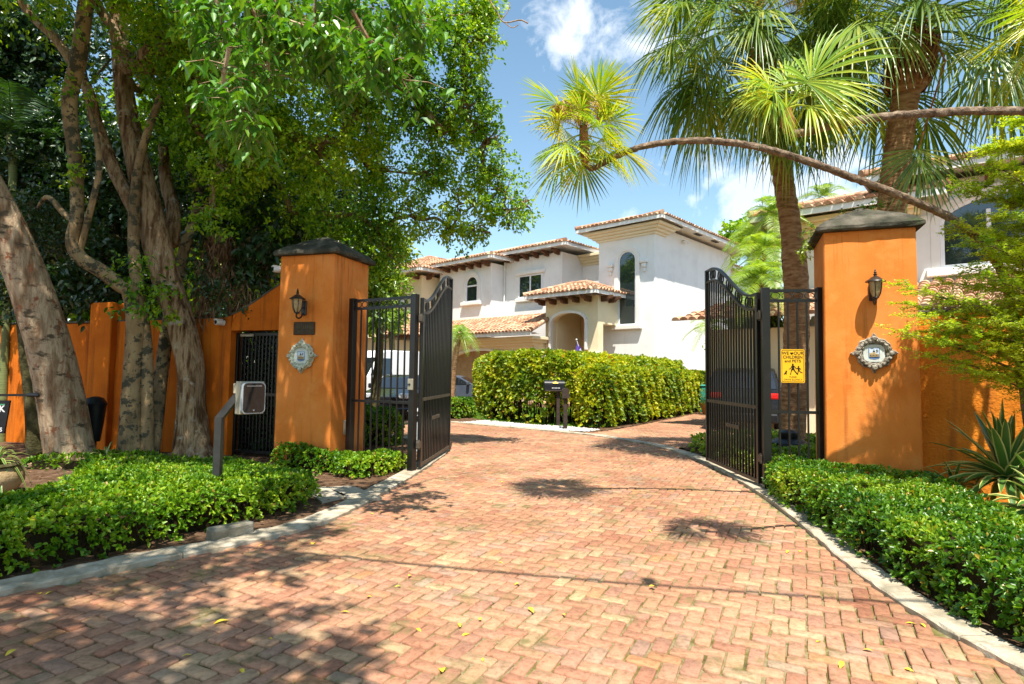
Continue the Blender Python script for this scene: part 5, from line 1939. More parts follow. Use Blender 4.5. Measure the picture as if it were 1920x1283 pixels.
# tree C: thin grey stem leaning right, behind the furrowed trunk
b = gnd(283, 862)
t = thing('tree', 'thin grey stem leaning right between the mottled trunk and the furrowed trunk', 'tree', (b[0], b[1], 0))
m = MB()
P = trunk_px(m, [(278, 880, 10.0), (290, 800, 10.1), (302, 700, 10.3), (318, 590, 10.6), (345, 470, 10.9), (372, 380, 11.2), (362, 320, 11.4), (352, 250, 11.5)],
             [0.15, 0.125, 0.115, 0.105, 0.10, 0.09, 0.08, 0.06], 12, 0.015, 0.05)
m.build('trunk', M['bark_moss'] if False else M['bark_b'], t, smooth=True)
cl = px_clumps([(352, 240, 70, 11.2), (400, 160, 80, 11.0), (420, 560, 40, 10.3), (380, 530, 36, 10.4)])
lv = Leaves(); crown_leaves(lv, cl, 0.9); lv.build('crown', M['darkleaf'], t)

# tree G: small mossy trunk behind the hanging sign
b = gnd(62, 850)
t = thing('tree', 'slim dark mossy trunk behind the leaning pale trunk, carrying the sign bracket', 'tree', (-7.75, 9.3, 0))
m = MB()
trunk_px(m, [(66, 850, 9.25), (62, 760, 9.25), (52, 660, 9.3), (44, 560, 9.4), (52, 460, 9.6), (60, 380, 9.9)], [0.12, 0.11, 0.11, 0.10, 0.09, 0.06], 12, 0.03, 0.08)
m.build('trunk', M['bark_moss'], t, smooth=True)
cl = px_clumps([(60, 380, 70, 10.0), (20, 430, 60, 9.8), (110, 440, 60, 10.2), (25, 560, 45, 9.3)])
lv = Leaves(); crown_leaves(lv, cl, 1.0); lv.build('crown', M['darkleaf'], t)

# tree D: the large furrowed trunk that carries the big crown
b = gnd(362, 860)
t = thing('tree', 'large tree with furrowed leaning trunk and the great green crown over the left pillar', 'tree', (b[0], b[1], 0))
m = MB()
P = trunk_px(m, [(372, 880, 10.2), (362, 842, 10.2), (358, 760, 10.2), (356, 690, 10.2), (336, 600, 10.2), (312, 520, 10.2), (290, 430, 10.2), (268, 340, 10.2), (248, 260, 10.2), (232, 170, 10.2), (224, 60, 10.1), (222, -60, 10.0), (240, -200, 9.8)],
             [0.44, 0.30, 0.225, 0.22, 0.22, 0.23, 0.225, 0.20, 0.17, 0.15, 0.13, 0.12, 0.10], 34, 0.02, 0.09)
roots(m, P[5], 0.30, 6, 0.4)
for dx, dz in ((22, 872), (-26, 872), (4, 878)):
    m.tube([at(360 + dx * 0.4, 800, 10.1), at(362 + dx * 0.8, 845, 10.0), at(364 + dx * 1.3, 882, 9.95)], [0.10, 0.13, 0.15], 10, wob=0.03)
trunk_px(m, [(296, 470, 10.2), (262, 410, 10.1), (215, 320, 10.0), (180, 230, 10.0), (165, 170, 9.95), (110, 80, 9.9), (60, 30, 9.8), (10, -40, 9.7)], [0.12, 0.115, 0.11, 0.10, 0.085, 0.08, 0.07, 0.05], 12, 0.02, 0.06)
trunk_px(m, [(320, 460, 10.6), (326, 400, 10.7), (312, 340, 10.8), (306, 270, 10.8)], [0.14, 0.12, 0.11, 0.08], 12, 0.03, 0.08)
trunk_px(m, [(228, 120, 10.1), (215, 60, 10.0), (190, 20, 9.9), (160, -40, 9.8)], [0.10, 0.09, 0.08, 0.06], 10, 0.02, 0.05)
m.build('trunk', M['bark_c'], t, smooth=True)
CL = [(640, 60, 105, 9.6), (745, 80, 100, 10.0), (835, 40, 80, 10.2), (872, 95, 52, 10.4), (560, 130, 105, 9.6), (670, 190, 100, 10.2), (785, 190, 90, 10.6), (860, 205, 62, 10.8), (893, 240, 46, 11.0),
      (900, 315, 52, 11.2), (935, 355, 44, 11.3), (955, 400, 40, 11.4), (880, 380, 55, 11.4), (815, 320, 62, 11.6), (715, 320, 90, 11.2), (600, 290, 105, 10.6), (500, 240, 105, 10.2),
      (420, 190, 100, 10.0), (470, 350, 85, 11.0), (600, 400, 80, 11.2), (700, 430, 62, 11.5), (770, 405, 55, 11.6), (845, 430, 42, 11.8), (820, 250, 50, 10.9), (340, 110, 95, 10.4), (300, 190, 70, 10.9), (360, 260, 85, 11.2),
      (410, 300, 80, 11.4), (520, 20, 110, 9.2), (420, 60, 100, 9.4), (900, 10, 45, 10.3), (905, 60, 34, 10.4), (885, 25, 40, 10.3), (915, 25, 26, 10.4), (870, 150, 40, 10.6), (900, 195, 34, 10.9), (925, 270, 34, 11.1), (650, 250, 60, 10.4), (740, 150, 70, 10.2), (980, 385, 22, 11.4), (900, 430, 26, 11.6), (690, 500, 40, 12.0), (735, 470, 40, 12.0)]
CL += [(330, 90, 60, 9.5), (385, 160, 62, 9.6), (440, 240, 60, 9.7), (300, 60, 50, 9.4), (355, 235, 56, 9.7), (420, 320, 56, 9.8), (275, 130, 40, 9.5), (400, 400, 40, 9.9), (480, 300, 50, 9.8)]
cl = px_clumps(CL, 1.0)
# the unseen upper crown, which shades the wall, the pillar and the kerb
TOP = [(-4.2, 7.2, 8.6, 1.1), (-2.9, 7.0, 8.4, 1.0), (-5.6, 7.4, 8.8, 1.2), (-5.0, 8.8, 9.4, 1.2), (-6.6, 8.2, 9.0, 1.2), (-2.3, 8.2, 8.2, 0.6), (-3.2, 5.9, 7.8, 0.9), (-4.8, 6.0, 8.0, 1.0), (-6.4, 6.2, 8.3, 1.1), (-8.0, 7.4, 9.0, 1.2),
       (-1.9, 6.8, 7.6, 0.6), (-8.2, 9.6, 9.4, 1.3)]
m = MB()
limbs_net(m, P[-22], cl, 0.15)
limbs_net(m, P[-2], TOP, 0.12)
for cx_, cy_, cz_, cr_ in cl:
    c = np.array([cx_, cy_, cz_])
    for _ in range(4):
        e = c + unit(rng.normal(size=3)) * cr_ * rng.uniform(0.7, 1.05)
        m.tube([c + rng.normal(size=3) * 0.1, (c + e) / 2 + rng.normal(size=3) * 0.08, e], [0.02, 0.013, 0.005], 4, caps=False)
m.build('branches', M['bark_c'], t, smooth=True)
lv = Leaves()
crown_leaves(lv, cl, 1.35, k=13, L=0.078, W=0.038)
crown_leaves(lv, TOP, 1.15, k=13, L=0.12, W=0.065)
lv.build('crown', M['crown'], t)

# near tree with large drooping leaves whose branches hang in from above
t = thing('tree', 'overhanging tree with large drooping bright leaves at the top centre-left', 'tree', (-4.6, 3.2, 0))
m = MB()
Pn = catmull([(-5.2, 3.0, -0.05), (-5.15, 3.1, 1.5), (-4.9, 3.4, 3.2), (-4.4, 3.9, 4.8), (-3.6, 4.4, 5.6)], 8)
Pn = catmull([(-6.4, 2.4, -0.05), (-6.4, 2.5, 2.0), (-6.1, 2.9, 4.0), (-5.0, 3.6, 5.2), (-3.8, 4.3, 5.7)], 8)
m.tube(Pn, np.linspace(0.16, 0.06, len(Pn)), 12, wob=0.02, lobes=0.05)
m.build('trunk', M['bark_a'], t, smooth=True)
m = MB()
lv = Leaves()
BR = [[(400, -60), (408, 20), (425, 80), (436, 130)], [(420, 30), (460, 70), (480, 95), (482, 130)], [(500, -60), (520, 20), (540, 60), (560, 110)], [(540, 40), (600, 60), (640, 70), (690, 110)],
      [(620, -50), (660, 10), (700, 40), (745, 60)], [(690, -50), (740, 0), (770, 30), (785, 60)], [(440, -40), (470, 10), (500, 90), (505, 150)], [(560, 60), (600, 100), (640, 140), (690, 160)],
      [(480, 100), (460, 150), (445, 200), (440, 240)], [(430, 90), (420, 160), (455, 210), (470, 260)], [(600, -60), (590, 20), (600, 80), (620, 120)], [(330, -60), (360, 20), (400, 60), (420, 110)], [(660, 20), (700, 90), (730, 130), (760, 150)]]
for i, br in enumerate(BR):
    Y = 5.0 + 0.5 * math.sin(i * 1.9)
    P = px_path([(x, y, Y + 0.1 * j) for j, (x, y) in enumerate(br)], 7)
    m.tube(P, np.linspace(0.02, 0.006, len(P)), 5, caps=False)
    tips = []
    for k in range(3, len(P), 1):
        for _ in range(2):
            e = P[k] + np.array([rng.normal() * 0.14, rng.normal() * 0.14, -abs(rng.normal()) * 0.10 + 0.02])
            m.tube([P[k], (P[k] + e) / 2 + [0, 0, 0.03], e], [0.005, 0.004, 0.002], 4, caps=False)
            tips.append(e)
    T = np.repeat(np.array(tips), 6, 0)
    n = len(T)
    az = rng.uniform(0, 2 * PI, n)
    D = np.c_[np.cos(az) * 0.75, np.sin(az) * 0.75, rng.uniform(-0.9, -0.05, n)]
    L = rng.uniform(0.07, 0.13, n)
    lv.add(leaves_V(T + rng.normal(size=(n, 3)) * 0.035, D, np.c_[rng.normal(size=(n, 2)) * 0.3, np.ones(n)], L, L * 0.44, 0.12, 0.35))
P = px_path([(330, -120, 5.2), (500, -110, 5.1), (700, -90, 5.1)], 6)
m.tube(P, 0.035, 6)
m.tube([Pn[-1], (Pn[-1] + P[0]) / 2 + [0, 0, 0.15], P[0]], [0.06, 0.05, 0.04], 8)
m.tube(px_path([(700, -90, 5.1), (800, -75, 5.8), (905, -20, 6.4)], 5), 0.014, 5)
m.tube(px_path([(905, -20, 6.4), (930, 20, 6.4), (945, 42, 6.4), (975, 38, 6.4), (990, 44, 6.4)], 5), 0.008, 5)
m.tube(px_path([(940, 38, 6.4), (952, 22, 6.4), (956, 5, 6.4)], 5), 0.005, 4)
m.tube(px_path([(945, 42, 6.4), (960, 52, 6.4), (972, 47, 6.4)], 5), 0.005, 4)
m.build('branches', M['bark_a'], t, smooth=True)
lv.build('crown', M['crown2'], t)

# street tree beside the camera: out of the picture, its shadow lies over the lower left paving
t = thing('tree', 'tree standing beside the camera whose dappled shadow falls on the lower left bricks', 'tree', (-5.6, -0.4, 0))
m = MB()
Pn = catmull([(-5.6, -0.4, -0.05), (-5.5, -0.3, 2.5), (-5.0, 0.1, 5.0), (-4.0, 0.6, 6.6)], 6)
m.tube(Pn, np.linspace(0.2, 0.08, len(Pn)), 12)
m.build('trunk', M['bark_a'], t, smooth=True)
SH = []
for gx, gy, r_ in ((-1.55, 3.35, 0.42), (-2.3, 3.25, 0.5), (-1.0, 3.05, 0.34), (-1.8, 2.8, 0.55), (-2.6, 3.0, 0.5), (-1.35, 2.5, 0.5), (-0.75, 2.65, 0.25), (-2.3, 4.35, 0.34), (-1.85, 4.75, 0.34), (-2.9, 4.2, 0.36), (-3.3, 4.5, 0.4), (-2.0, 5.6, 0.35), (-2.6, 4.9, 0.3), (-4.0, 4.6, 0.6), (-4.4, 5.4, 0.5), (-3.2, 3.4, 0.4)):
    z = 6.6 + rng.uniform(-0.4, 0.4)
    tt = z / LDIR.z
    SH.append((gx + LDIR.x * tt, gy + LDIR.y * tt, z, r_))
m = MB(); limbs(m, Pn[-1], SH, 0.05, 5, 2); m.build('branches', M['bark_a'], t)
lv = Leaves(); crown_leaves(lv, SH, 1.35, k=12, L=0.11, W=0.06, spread=0.17); lv.build('crown', M['crown'], t)
# trees and hedging across the street behind the camera: seen only as reflections
for i, (x, y, r_) in enumerate(((-9, -14, 3.4), (0, -17, 3.8), (9, -14, 3.4))):
    t = thing('tree', ['broad tree across the street, mirrored in the villa glass', 'tallest tree across the street, mirrored in the villa glass', 'spreading tree across the street, mirrored in the house windows'][i], 'tree', (x, y, 0), 0, 'trees across the street')
    m = MB(); m.tube(catmull([(x, y, -0.05), (x + .1, y, 2), (x, y + .1, 4)], 5), 0.22, 8); m.build('trunk', M['bark_a'], t, smooth=True)
    lv = Leaves()
    cl = [(x + rng.normal() * r_ * 0.5, y + rng.normal() * r_ * 0.5, 3.8 + rng.uniform(0, 1) * r_ * 0.8, r_ * 0.42) for _ in range(9)]
    crown_leaves(lv, cl, 0.05, k=14, L=0.45, W=0.24, spread=0.6); lv.build('crown', M['crown'], t)

# dense planting beyond the wall, left
BGT = [('bushy dark tree close behind the orange wall at the far left', [(-40, 480, 100, 12.4), (40, 420, 110, 12.8), (-20, 330, 110, 13), (60, 300, 90, 13), (130, 440, 70, 12.6), (90, 520, 60, 12.0)], 'darkleaf', -9.6, 12.6),
       ('dark leafy tree behind the wall between the mottled and furrowed trunks', [(200, 480, 75, 12.2), (180, 400, 90, 12.6), (220, 300, 90, 13.0), (160, 260, 70, 13.4), (250, 540, 45, 11.8), (150, 540, 50, 11.8)], 'darkleaf', -7.6, 12.4),
       ('dark leafy tree behind the wall just left of the pillar', [(430, 450, 75, 12.0), (480, 400, 80, 12.6), (520, 450, 60, 11.6), (400, 380, 85, 12.6), (440, 520, 45, 11.4), (560, 400, 70, 12.2), (620, 440, 50, 12.4), (380, 300, 85, 12.8)], 'darkleaf', -5.2, 12.2),
       ('tall dark tree high behind the trees at the far left', [(30, 180, 110, 14.5), (80, 80, 100, 14), (-40, 80, 120, 14), (280, 40, 90, 13.8), (20, 20, 90, 14.0), (-70, 220, 110, 14.2), (250, 380, 80, 14.0), (330, 340, 70, 13.6)], 'darkleaf', -12.2, 15.2),
       ('tall dark tree high behind the furrowed trunk', [(330, 20, 80, 14), (430, 130, 80, 14), (480, 300, 90, 14.5), (560, 330, 90, 14.5), (640, 360, 70, 14.5), (390, 230, 80, 14)], 'darkleaf', -7.5, 14.6),
       ('yellow-green tree behind the left pillar, seen over the fixed panel', [(700, 520, 34, 16), (722, 490, 30, 16), (735, 545, 28, 16), (710, 570, 30, 16), (752, 470, 20, 16.5), (690, 560, 40, 16.4), (742, 440, 24, 16.4)], 'brightleaf', -3.9, 16.5)]
for lab, lst, mt, x, y in BGT:
    t = thing('tree', lab, 'tree', (x, y, 0), 0, 'dense trees behind the left wall')
    cl = px_clumps(lst, 1.08)
    m = MB()
    z0_ = np.mean([c[2] for c in cl])
    Pt = catmull([(x, y, -0.05), (x + rng.normal() * 0.1, y, z0_ * 0.4), (x + rng.normal() * 0.2, y, z0_ * 0.8)], 6)
    m.tube(Pt, np.linspace(0.16, 0.09, len(Pt)), 10, wob=0.03)
    m.build('trunk', M['bark_moss'], t, smooth=True)
    m = MB(); limbs(m, Pt[-1], cl, 0.05, 5, 2); m.build('branches', M['bark_moss'], t)
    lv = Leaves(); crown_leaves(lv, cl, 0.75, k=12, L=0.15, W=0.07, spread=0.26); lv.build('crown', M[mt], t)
for i, (x, y, h, r_) in enumerate(((-13.5, 26.0, 12.5, 4.2), (-12.0, 33.5, 12.0, 3.8), (-16.5, 40, 12.0, 4.4), (-17.5, 19.5, 11.0, 3.8), (-13.0, 19.0, 9.0, 3.0))):
    t = thing('tree', ['broad tree far behind the wall at left, mirrored in the villa windows', 'broad tree beside the delivery van, mirrored in the stair window', 'broad tree farthest back at left, behind the parked van', 'broad tree in the garden behind the leaning pale trunk', 'broad tree in the garden behind the mottled trunk'][i], 'tree', (x, y, 0), 0, 'large garden trees at left')
    m = MB(); m.tube(catmull([(x, y, -0.05), (x + .2, y, h * 0.3), (x, y + .1, h * 0.6)], 5), [0.3] * 5 + [0.28] * 5 + [0.2], 10, lobes=0.06); m.build('trunk', M['bark_c'], t, smooth=True)
    lv = Leaves()
    cl = [(x + rng.normal() * r_ * 0.42, y + rng.normal() * r_ * 0.42, h * 0.62 + rng.uniform(-0.8, 1) * r_ * 0.95, r_ * 0.42) for _ in range(20)]
    m = MB(); limbs(m, (x, y + .1, h * 0.6), cl, 0.08, 5, 2); m.build('branches', M['bark_c'], t)
    crown_leaves(lv, cl, 0.16, k=14, L=0.30, W=0.15, spread=0.45); lv.build('crown', M['crown'], t)
t = thing('climber', 'shaggy brown and green climber hanging from the trees over the sweep of the wall', 'climber', (-6.0, 10.9, 2.4))
st = Strips()
for px, py, r_, Y in ((400, 520, 38, 10.9), (440, 560, 34, 10.7), (390, 580, 34, 10.7), (412, 460, 24, 11.0)):
    c = at(px, py, Y)
    n = 420
    Pp = c + rng.normal(size=(n, 3)) * (r_ / FPX * Y * 0.55)
    D = np.c_[rng.normal(size=(n, 2)) * 0.35, -np.ones(n)]
    st.add(Pp, D, rng.normal(size=(n, 3)), rng.uniform(0.08, 0.22, n), np.full(n, 0.022), 0.1, stations=(0, 0.5, 1), widths=(0.5, 1, 0.1))
st.build('hanging_leaves', M['dead'], t)
# slender ringed palm in the shade at far left
b = at(22, 360, 12.0)
t = thing('slender_palm', 'slender green ringed palm trunk in the deep shade at the far left', 'palm', (b[0] + 0.1, 12.0, 0))
m = MB()
P = catmull([(b[0] + 0.1, 12.0, -0.05), (b[0] + 0.05, 12.0, 2.5), at(24, 340, 12), at(20, 255, 12)], 12)
m.tube(P, 0.075, 12)
m.build('trunk', surf('green_ringed_trunk', [(0.10, 0.13, 0.04), (0.22, 0.24, 0.09)], 8, 6, 0.7, 0.6, 10, 0.01, (0.3, 0.3, 6)), t, smooth=True)
pinnate_crown(t, P[-1], 11, 2.2, M['darkleaf'], (1.45, 0.2), 0.4, 0.05, 0.55, 30)

# ================================================================== PALMS AT RIGHT
def boots(mb, P, r, n, length=0.16, w=0.06):
    """split leaf bases criss-crossing up the trunk"""
    for i in range(n):
        t = i / n
        k = int(t * (len(P) - 1))
        a = i * 2.39996
        o = np.array([math.cos(a), math.sin(a), 0])
        sd = np.array([-math.sin(a), math.cos(a), 0])
        b0 = P[k] + o * r * 0.9 - np.array([0, 0, 0.05])
        for s in (-1, 1):
            tip = b0 + o * length * 0.55 + np.array([0, 0, length * 0.8]) + sd * s * w * 0.5
            mb.add([b0 - sd * w * 0.5, b0 + sd * w * 0.5, b0 + o * 0.035 + sd * s * w * 0.2, tip, tip + sd * s * 0.02 - o * 0.012],
                   [(0, 1, 2), (0, 2, 3, 4), (1, 4, 3, 2), (0, 4, 1)], 1)


# tall sabal palm behind the right fixed panel
b = gnd(1484, 842)
t = thing('fan_palm', 'tall fan palm whose rough leaning trunk stands behind the right fixed panel', 'palm', (b[0], b[1], 0), 0, 'tall fan palms behind the right pillar')
m = MB()
P = px_path([(1484, 870, 11.6), (1486, 780, 11.5), (1492, 680, 11.4), (1494, 560, 11.2), (1486, 460, 11.0), (1472, 360, 10.8), (1458, 270, 10.5), (1444, 190, 10.2), (1432, 120, 9.9), (1424, 70, 9.7)], 14)
r = np.interp(np.linspace(0, 1, len(P)), [0, 0.25, 0.42, 0.46, 0.6, 0.8, 1], [0.25, 0.23, 0.22, 0.185, 0.18, 0.19, 0.20])
r = r + 0.006 * np.sin(np.arange(len(P)) * 1.9)
m.tube(P, r, 18, wob=0.03, lobes=0.03)
boots(m, P[2:54], 0.20, 120, 0.07, 0.07)
boots(m, P[-26:], 0.18, 90, 0.20, 0.09)
m.build('trunk', [M['palmtrunk'], M['boots']], t, smooth=True)
C1 = at(1412, 20, 9.5)
fan_crown(t, C1, 62, 0.90, 1.15, M['fan'], (-0.95, 1.2), 0.45, M['fan'], 40)
st = Strips()
for k in range(5):
    c = C1 + np.array([rng.normal() * 0.5, -0.6 + rng.normal() * 0.2, -0.3 + rng.normal() * 0.3])
    n = 160
    st.add(c + rng.normal(size=(n, 3)) * 0.14, rng.normal(size=(n, 3)) + [0, 0, -0.6], rng.normal(size=(n, 3)), rng.uniform(0.1, 0.25, n), np.full(n, 0.012), 0.3, stations=(0, 0.5, 1), widths=(1, 1, 0.3))
st.build('flower_sprays', M['flower'], t)

# thicker sabal palm right behind the right pillar
t = thing('fan_palm', 'thick-trunked fan palm rising right behind the right pillar cap', 'palm', (5.95, 9.1, 0), 0, 'tall fan palms behind the right pillar')
m = MB()
P = px_path([(1664, 840, 9.1), (1666, 620, 9.1), (1672, 400, 9.0), (1682, 300, 8.9), (1692, 220, 8.8), (1700, 170, 8.7), (1708, 120, 8.6), (1714, 80, 8.5)], 14)
r = np.interp(np.linspace(0, 1, len(P)), [0, 0.3, 0.55, 0.70, 0.73, 0.85, 1], [0.24, 0.20, 0.19, 0.185, 0.25, 0.27, 0.23])
m.tube(P, r + 0.005 * np.sin(np.arange(len(P)) * 2.1), 20, wob=0.02, lobes=0.02)
boots(m, P[-28:], 0.25, 120, 0.24, 0.12)
m.build('trunk', [M['palmtrunk'], M['boots']], t, smooth=True)
C2 = at(1722, 5, 8.4)
fan_crown(t, C2, 60, 0.88, 1.30, M['fan'], (-0.60, 1.3), 0.50, M['fan'], 38)
# one low hanging leaf beside the trunk
st = Strips()
Ol = at(1722, 280, 8.3)
fan_frond(st, Ol, (0.08, -0.1, -1), (0.1, -1, 0.2), 0.95, 34, 1.5, 0.1)
st.build('hanging_leaf', M['fan'], t)
m = MB()
m.tube([C2, (C2 + Ol) / 2 + [0.25, -0.2, 0.1], Ol], [0.02, 0.015, 0.012], 6)
m.build('leaf_stalk', M['boots'], t)

def arching_palm(label, path, r0, r1, head, nf, Rb, pet, bias, base, flowers=True, n=16, mats=('fanbright', 'fan'), fronds=None):
    t = thing('thatch_palm', label, 'palm', (base[0], base[1], 0), 0, 'thin arching palms leaning over the drive')
    m = MB()
    pts = [np.array([base[0], base[1], -0.05])] + [at(x, y, Y) for x, y, Y in path]
    P = catmull(pts, n)
    m.tube(P, np.linspace(r0, r1, len(P)) * (1 + 0.05 * np.sin(np.arange(len(P)) * 2.3)), 12, wob=0.15)
    m.build('trunk', M['thintrunk'], t, smooth=True)
    C = at(*head)
    m = MB()
    m.tube([P[-1], (P[-1] + C) / 2 + [0, 0, -0.02], C], [r1 * 1.2, r1 * 2.0, r1 * 1.4], 10, wob=0.12)
    m.build('crown_shaft', M['boots'], t, smooth=True)
    if fronds:
        st, mb = Strips(), MB()
        for dx, dy, dz, pl, rb, ux, uy, uz, dr in fronds:
            d = unit(np.array([dx, dy, dz], float))
            e = C + d * pl
            mb.tube([C, (C + e) / 2 + [0, 0, 0.02], e], [0.010, 0.007, 0.005], 5, caps=False)
            fan_frond(st, e, d, (ux, uy, uz), rb, 38, 1.9, dr, 0.4)
        st.build('crown', M[mats[0]], t)
        mb.build('leaf_stalks', M[mats[0]], t)
    else:
        fan_crown(t, C, nf, Rb, pet, M[mats[0]], (-0.95, 1.35), 0.16, M[mats[0]], 36, bias=bias, prad=0.006)
    if flowers:
        st = Strips()
        for a_ in (2.9, 4.6, 0.4, 1.6):
            d = np.array([math.cos(a_) * 0.6, math.sin(a_) * 0.4, 0.55])
            e = C + d * 0.38
            k = 260
            st.add(e + rng.normal(size=(k, 3)) * 0.045, rng.normal(size=(k, 3)) + [0, 0, -0.7], rng.normal(size=(k, 3)), rng.uniform(0.05, 0.16, k), np.full(k, 0.008), 0.4, stations=(0, 0.5, 1), widths=(1, 1, 0.4))
        st.build('flower_sprays', M['flower'], t)
    return P


arching_palm('thin palm whose long arching trunk crosses above the gate, its head over the drive',
             [(1905, 620, 6.35), (1868, 490, 6.3), (1800, 420, 6.25), (1700, 372, 6.2), (1600, 334, 6.15), (1500, 298, 6.1), (1400, 272, 6.1), (1300, 264, 6.1), (1210, 274, 6.1), (1150, 296, 6.1), (1112, 316, 6.1), (1098, 308, 6.1)],
             0.047, 0.028, (1094, 236, 6.1), 18, 0.44, 0.33, (0, -0.1, 0.05), (5.7, 6.4))
arching_palm('thin palm with the upper arching trunk, bright head in front of the leaning palm trunk',
             [(2120, 420, 4.9), (2060, 270, 4.8), (1960, 216, 4.7), (1850, 208, 4.6), (1750, 212, 4.5), (1650, 220, 4.4), (1560, 236, 4.3), (1500, 250, 4.25), (1480, 248, 4.25)],
             0.038, 0.026, (1474, 205, 4.25), 15, 0.50, 0.25, (-0.05, 0, 0.15), (5.2, 4.2), False,
             fronds=[(-0.75, -0.5, 0.45, 0.16, 0.44, 0.2, -0.6, 0.8, 0.45), (-0.6, -0.3, 0.1, 0.10, 0.36, 0.1, -0.7, 0.7, 0.6), (0.55, -0.3, 0.75, 0.22, 0.60, -0.5, -0.6, 0.5, 0.25), (0.7, 0.1, 0.45, 0.24, 0.52, -0.4, -0.7, 0.6, 0.45),
                     (0.85, -0.2, 0.05, 0.16, 0.40, 0.0, -0.5, 0.9, 0.65), (0.2, 0.4, 0.9, 0.22, 0.45, -0.3, -0.9, 0.2, 0.2), (-0.35, 0.3, 0.85, 0.2, 0.42, 0.4, -0.8, 0.3, 0.25)])
arching_palm('thin palm at the top right corner with yellow-green leaves entering the frame',
             [(2080, 700, 5.4), (2060, 400, 5.3), (2030, 200, 5.2), (2040, 40, 5.1)],
             0.05, 0.035, (2030, -10, 5.1), 13, 0.55, 0.32, (-0.25, 0, 0.0), (5.9, 5.4), False)

# power cable over the street and a service line
m = MB()
zc = 5.6
tt = zc / LDIR.z
def sh(px, py):
    q = gnd(px, py)
    return q + np.array(LDIR) * tt
a_, b_ = sh(560, 1035), sh(1560, 1122)
a_ = a_ + (a_ - b_) * 0.15
pts = [a_ + (b_ - a_) * s + np.array([0, 0, -0.12 * math.sin(PI * s)]) for s in np.linspace(0, 2.4, 24)]
p = thing('power_cable', 'sagging cable above the drive that draws the thin shadow across the bricks', 'cable', tuple(pts[0]))
m.tube(pts, 0.020, 8)
m.build('cable', M['iron'], p)
m = MB()
c = sh(1217, 1088)
m.tube([c + [-0.05, 0, 0], c + [0.05, 0, 0]], 0.06, 8)
m.build('splice', M['iron'], p)

# ------------------------------------------------------------------ feathery tree at right
t = thing('feathery_tree', 'feathery bright green tree filling the right edge in front of the orange wall', 'tree', (6.2, 6.2, 0))
m = MB()
tr = catmull([(6.25, 6.2, -0.05), (6.15, 6.2, 0.8), (6.0, 6.15, 1.5), (5.85, 6.1, 2.3), (5.9, 6.1, 3.1), (6.0, 6.1, 4.0)], 8)
m.tube(tr, np.linspace(0.09, 0.03, len(tr)), 10, wob=0.05)
m.build('trunk', M['bark_moss'], t, smooth=True)
lv = Leaves()
m = MB()
ends = [(1690, 535, 6.1), (1792, 425, 6.2), (1812, 500, 5.9), (1778, 530, 6.3), (1800, 345, 6.4), (1760, 560, 6.3), (1690, 620, 6.0), (1720, 590, 5.9), (1700, 570, 6.2), (1760, 640, 5.9), (1800, 690, 6.0), (1740, 665, 6.1), (1850, 700, 6.0), (1900, 690, 5.9),
        (1820, 360, 6.3), (1850, 310, 6.1), (1880, 270, 6.2), (1900, 330, 5.9), (1870, 400, 5.9), (1830, 450, 5.8), (1850, 520, 5.7), (1800, 560, 5.7), (1780, 610, 5.8), (1860, 600, 5.6), (1900, 560, 5.7), (1910, 480, 5.7), (1920, 420, 6.0), (1930, 640, 5.7), (1880, 650, 5.8), (1940, 260, 6.2), (1960, 340, 6.0), (1960, 450, 5.8), (1960, 560, 5.7), (1750, 620, 6.2), (1830, 640, 5.9), (1900, 380, 6.3), (1850, 440, 6.4), (1890, 600, 6.2), (1830, 570, 6.3), (1930, 520, 6.3), (1860, 480, 6.2),
        (1900, 230, 6.4), (1840, 280, 6.5)]
zs = tr[:, 2]
for px, py, Y in ends:
    e = at(px, py, Y)
    zb = max(0.9, e[2] - 0.35 - 0.25 * abs(e[0] - 6))
    b = tr[int(np.argmin(abs(zs - zb)))]
    mid = (b + e) / 2 + np.array([0, 0, 0.16]) + rng.normal(size=3) * 0.05
    P = catmull([b, mid, e], 8)
    m.tube(P, np.linspace(0.022, 0.004, len(P)), 5, caps=False, wob=0.1)
    # side twigs in flat sprays
    for k in range(3, len(P)):
        T = unit(P[min(k + 1, len(P) - 1)] - P[k - 1])
        sd = unit(np.cross(T, np.array([0, 0, 1.0])))
        for s in (-1, 1):
            for rep in range(2):
                ln = rng.uniform(0.14, 0.34) * (1.15 - 0.5 * k / len(P))
                q0 = P[k] + T * rng.uniform(-0.05, 0.05)
                d = unit(sd * s + T * rng.uniform(0.3, 1.1) + np.array([0, 0, rng.normal() * 0.22]))
                q = q0 + d * ln + np.array([0, 0, -0.02])
                m.tube([q0, q], [0.003, 0.0015], 3, caps=False)
                nl = int(ln / 0.0095)
                u = np.linspace(0.12, 1.05, nl)[:, None]
                base = q0 + (q - q0) * u
                sl = unit(np.cross(d, np.array([0, 0, 1.0])))
                for w in (-1, 1):
                    D = sl * w + d * 0.5 + rng.normal(size=(nl, 3)) * 0.35
                    L = rng.uniform(0.020, 0.036, nl)
                    lv.add(leaves_V(base + rng.normal(size=(nl, 3)) * 0.010, D, np.array([0, 0, 1.0]) + rng.normal(size=(nl, 3)) * 0.4, L, L * 0.45, 0.1, 0.1))
m.build('branches', M['bark_b'], t)
lv.build('crown', M['feather'], t)

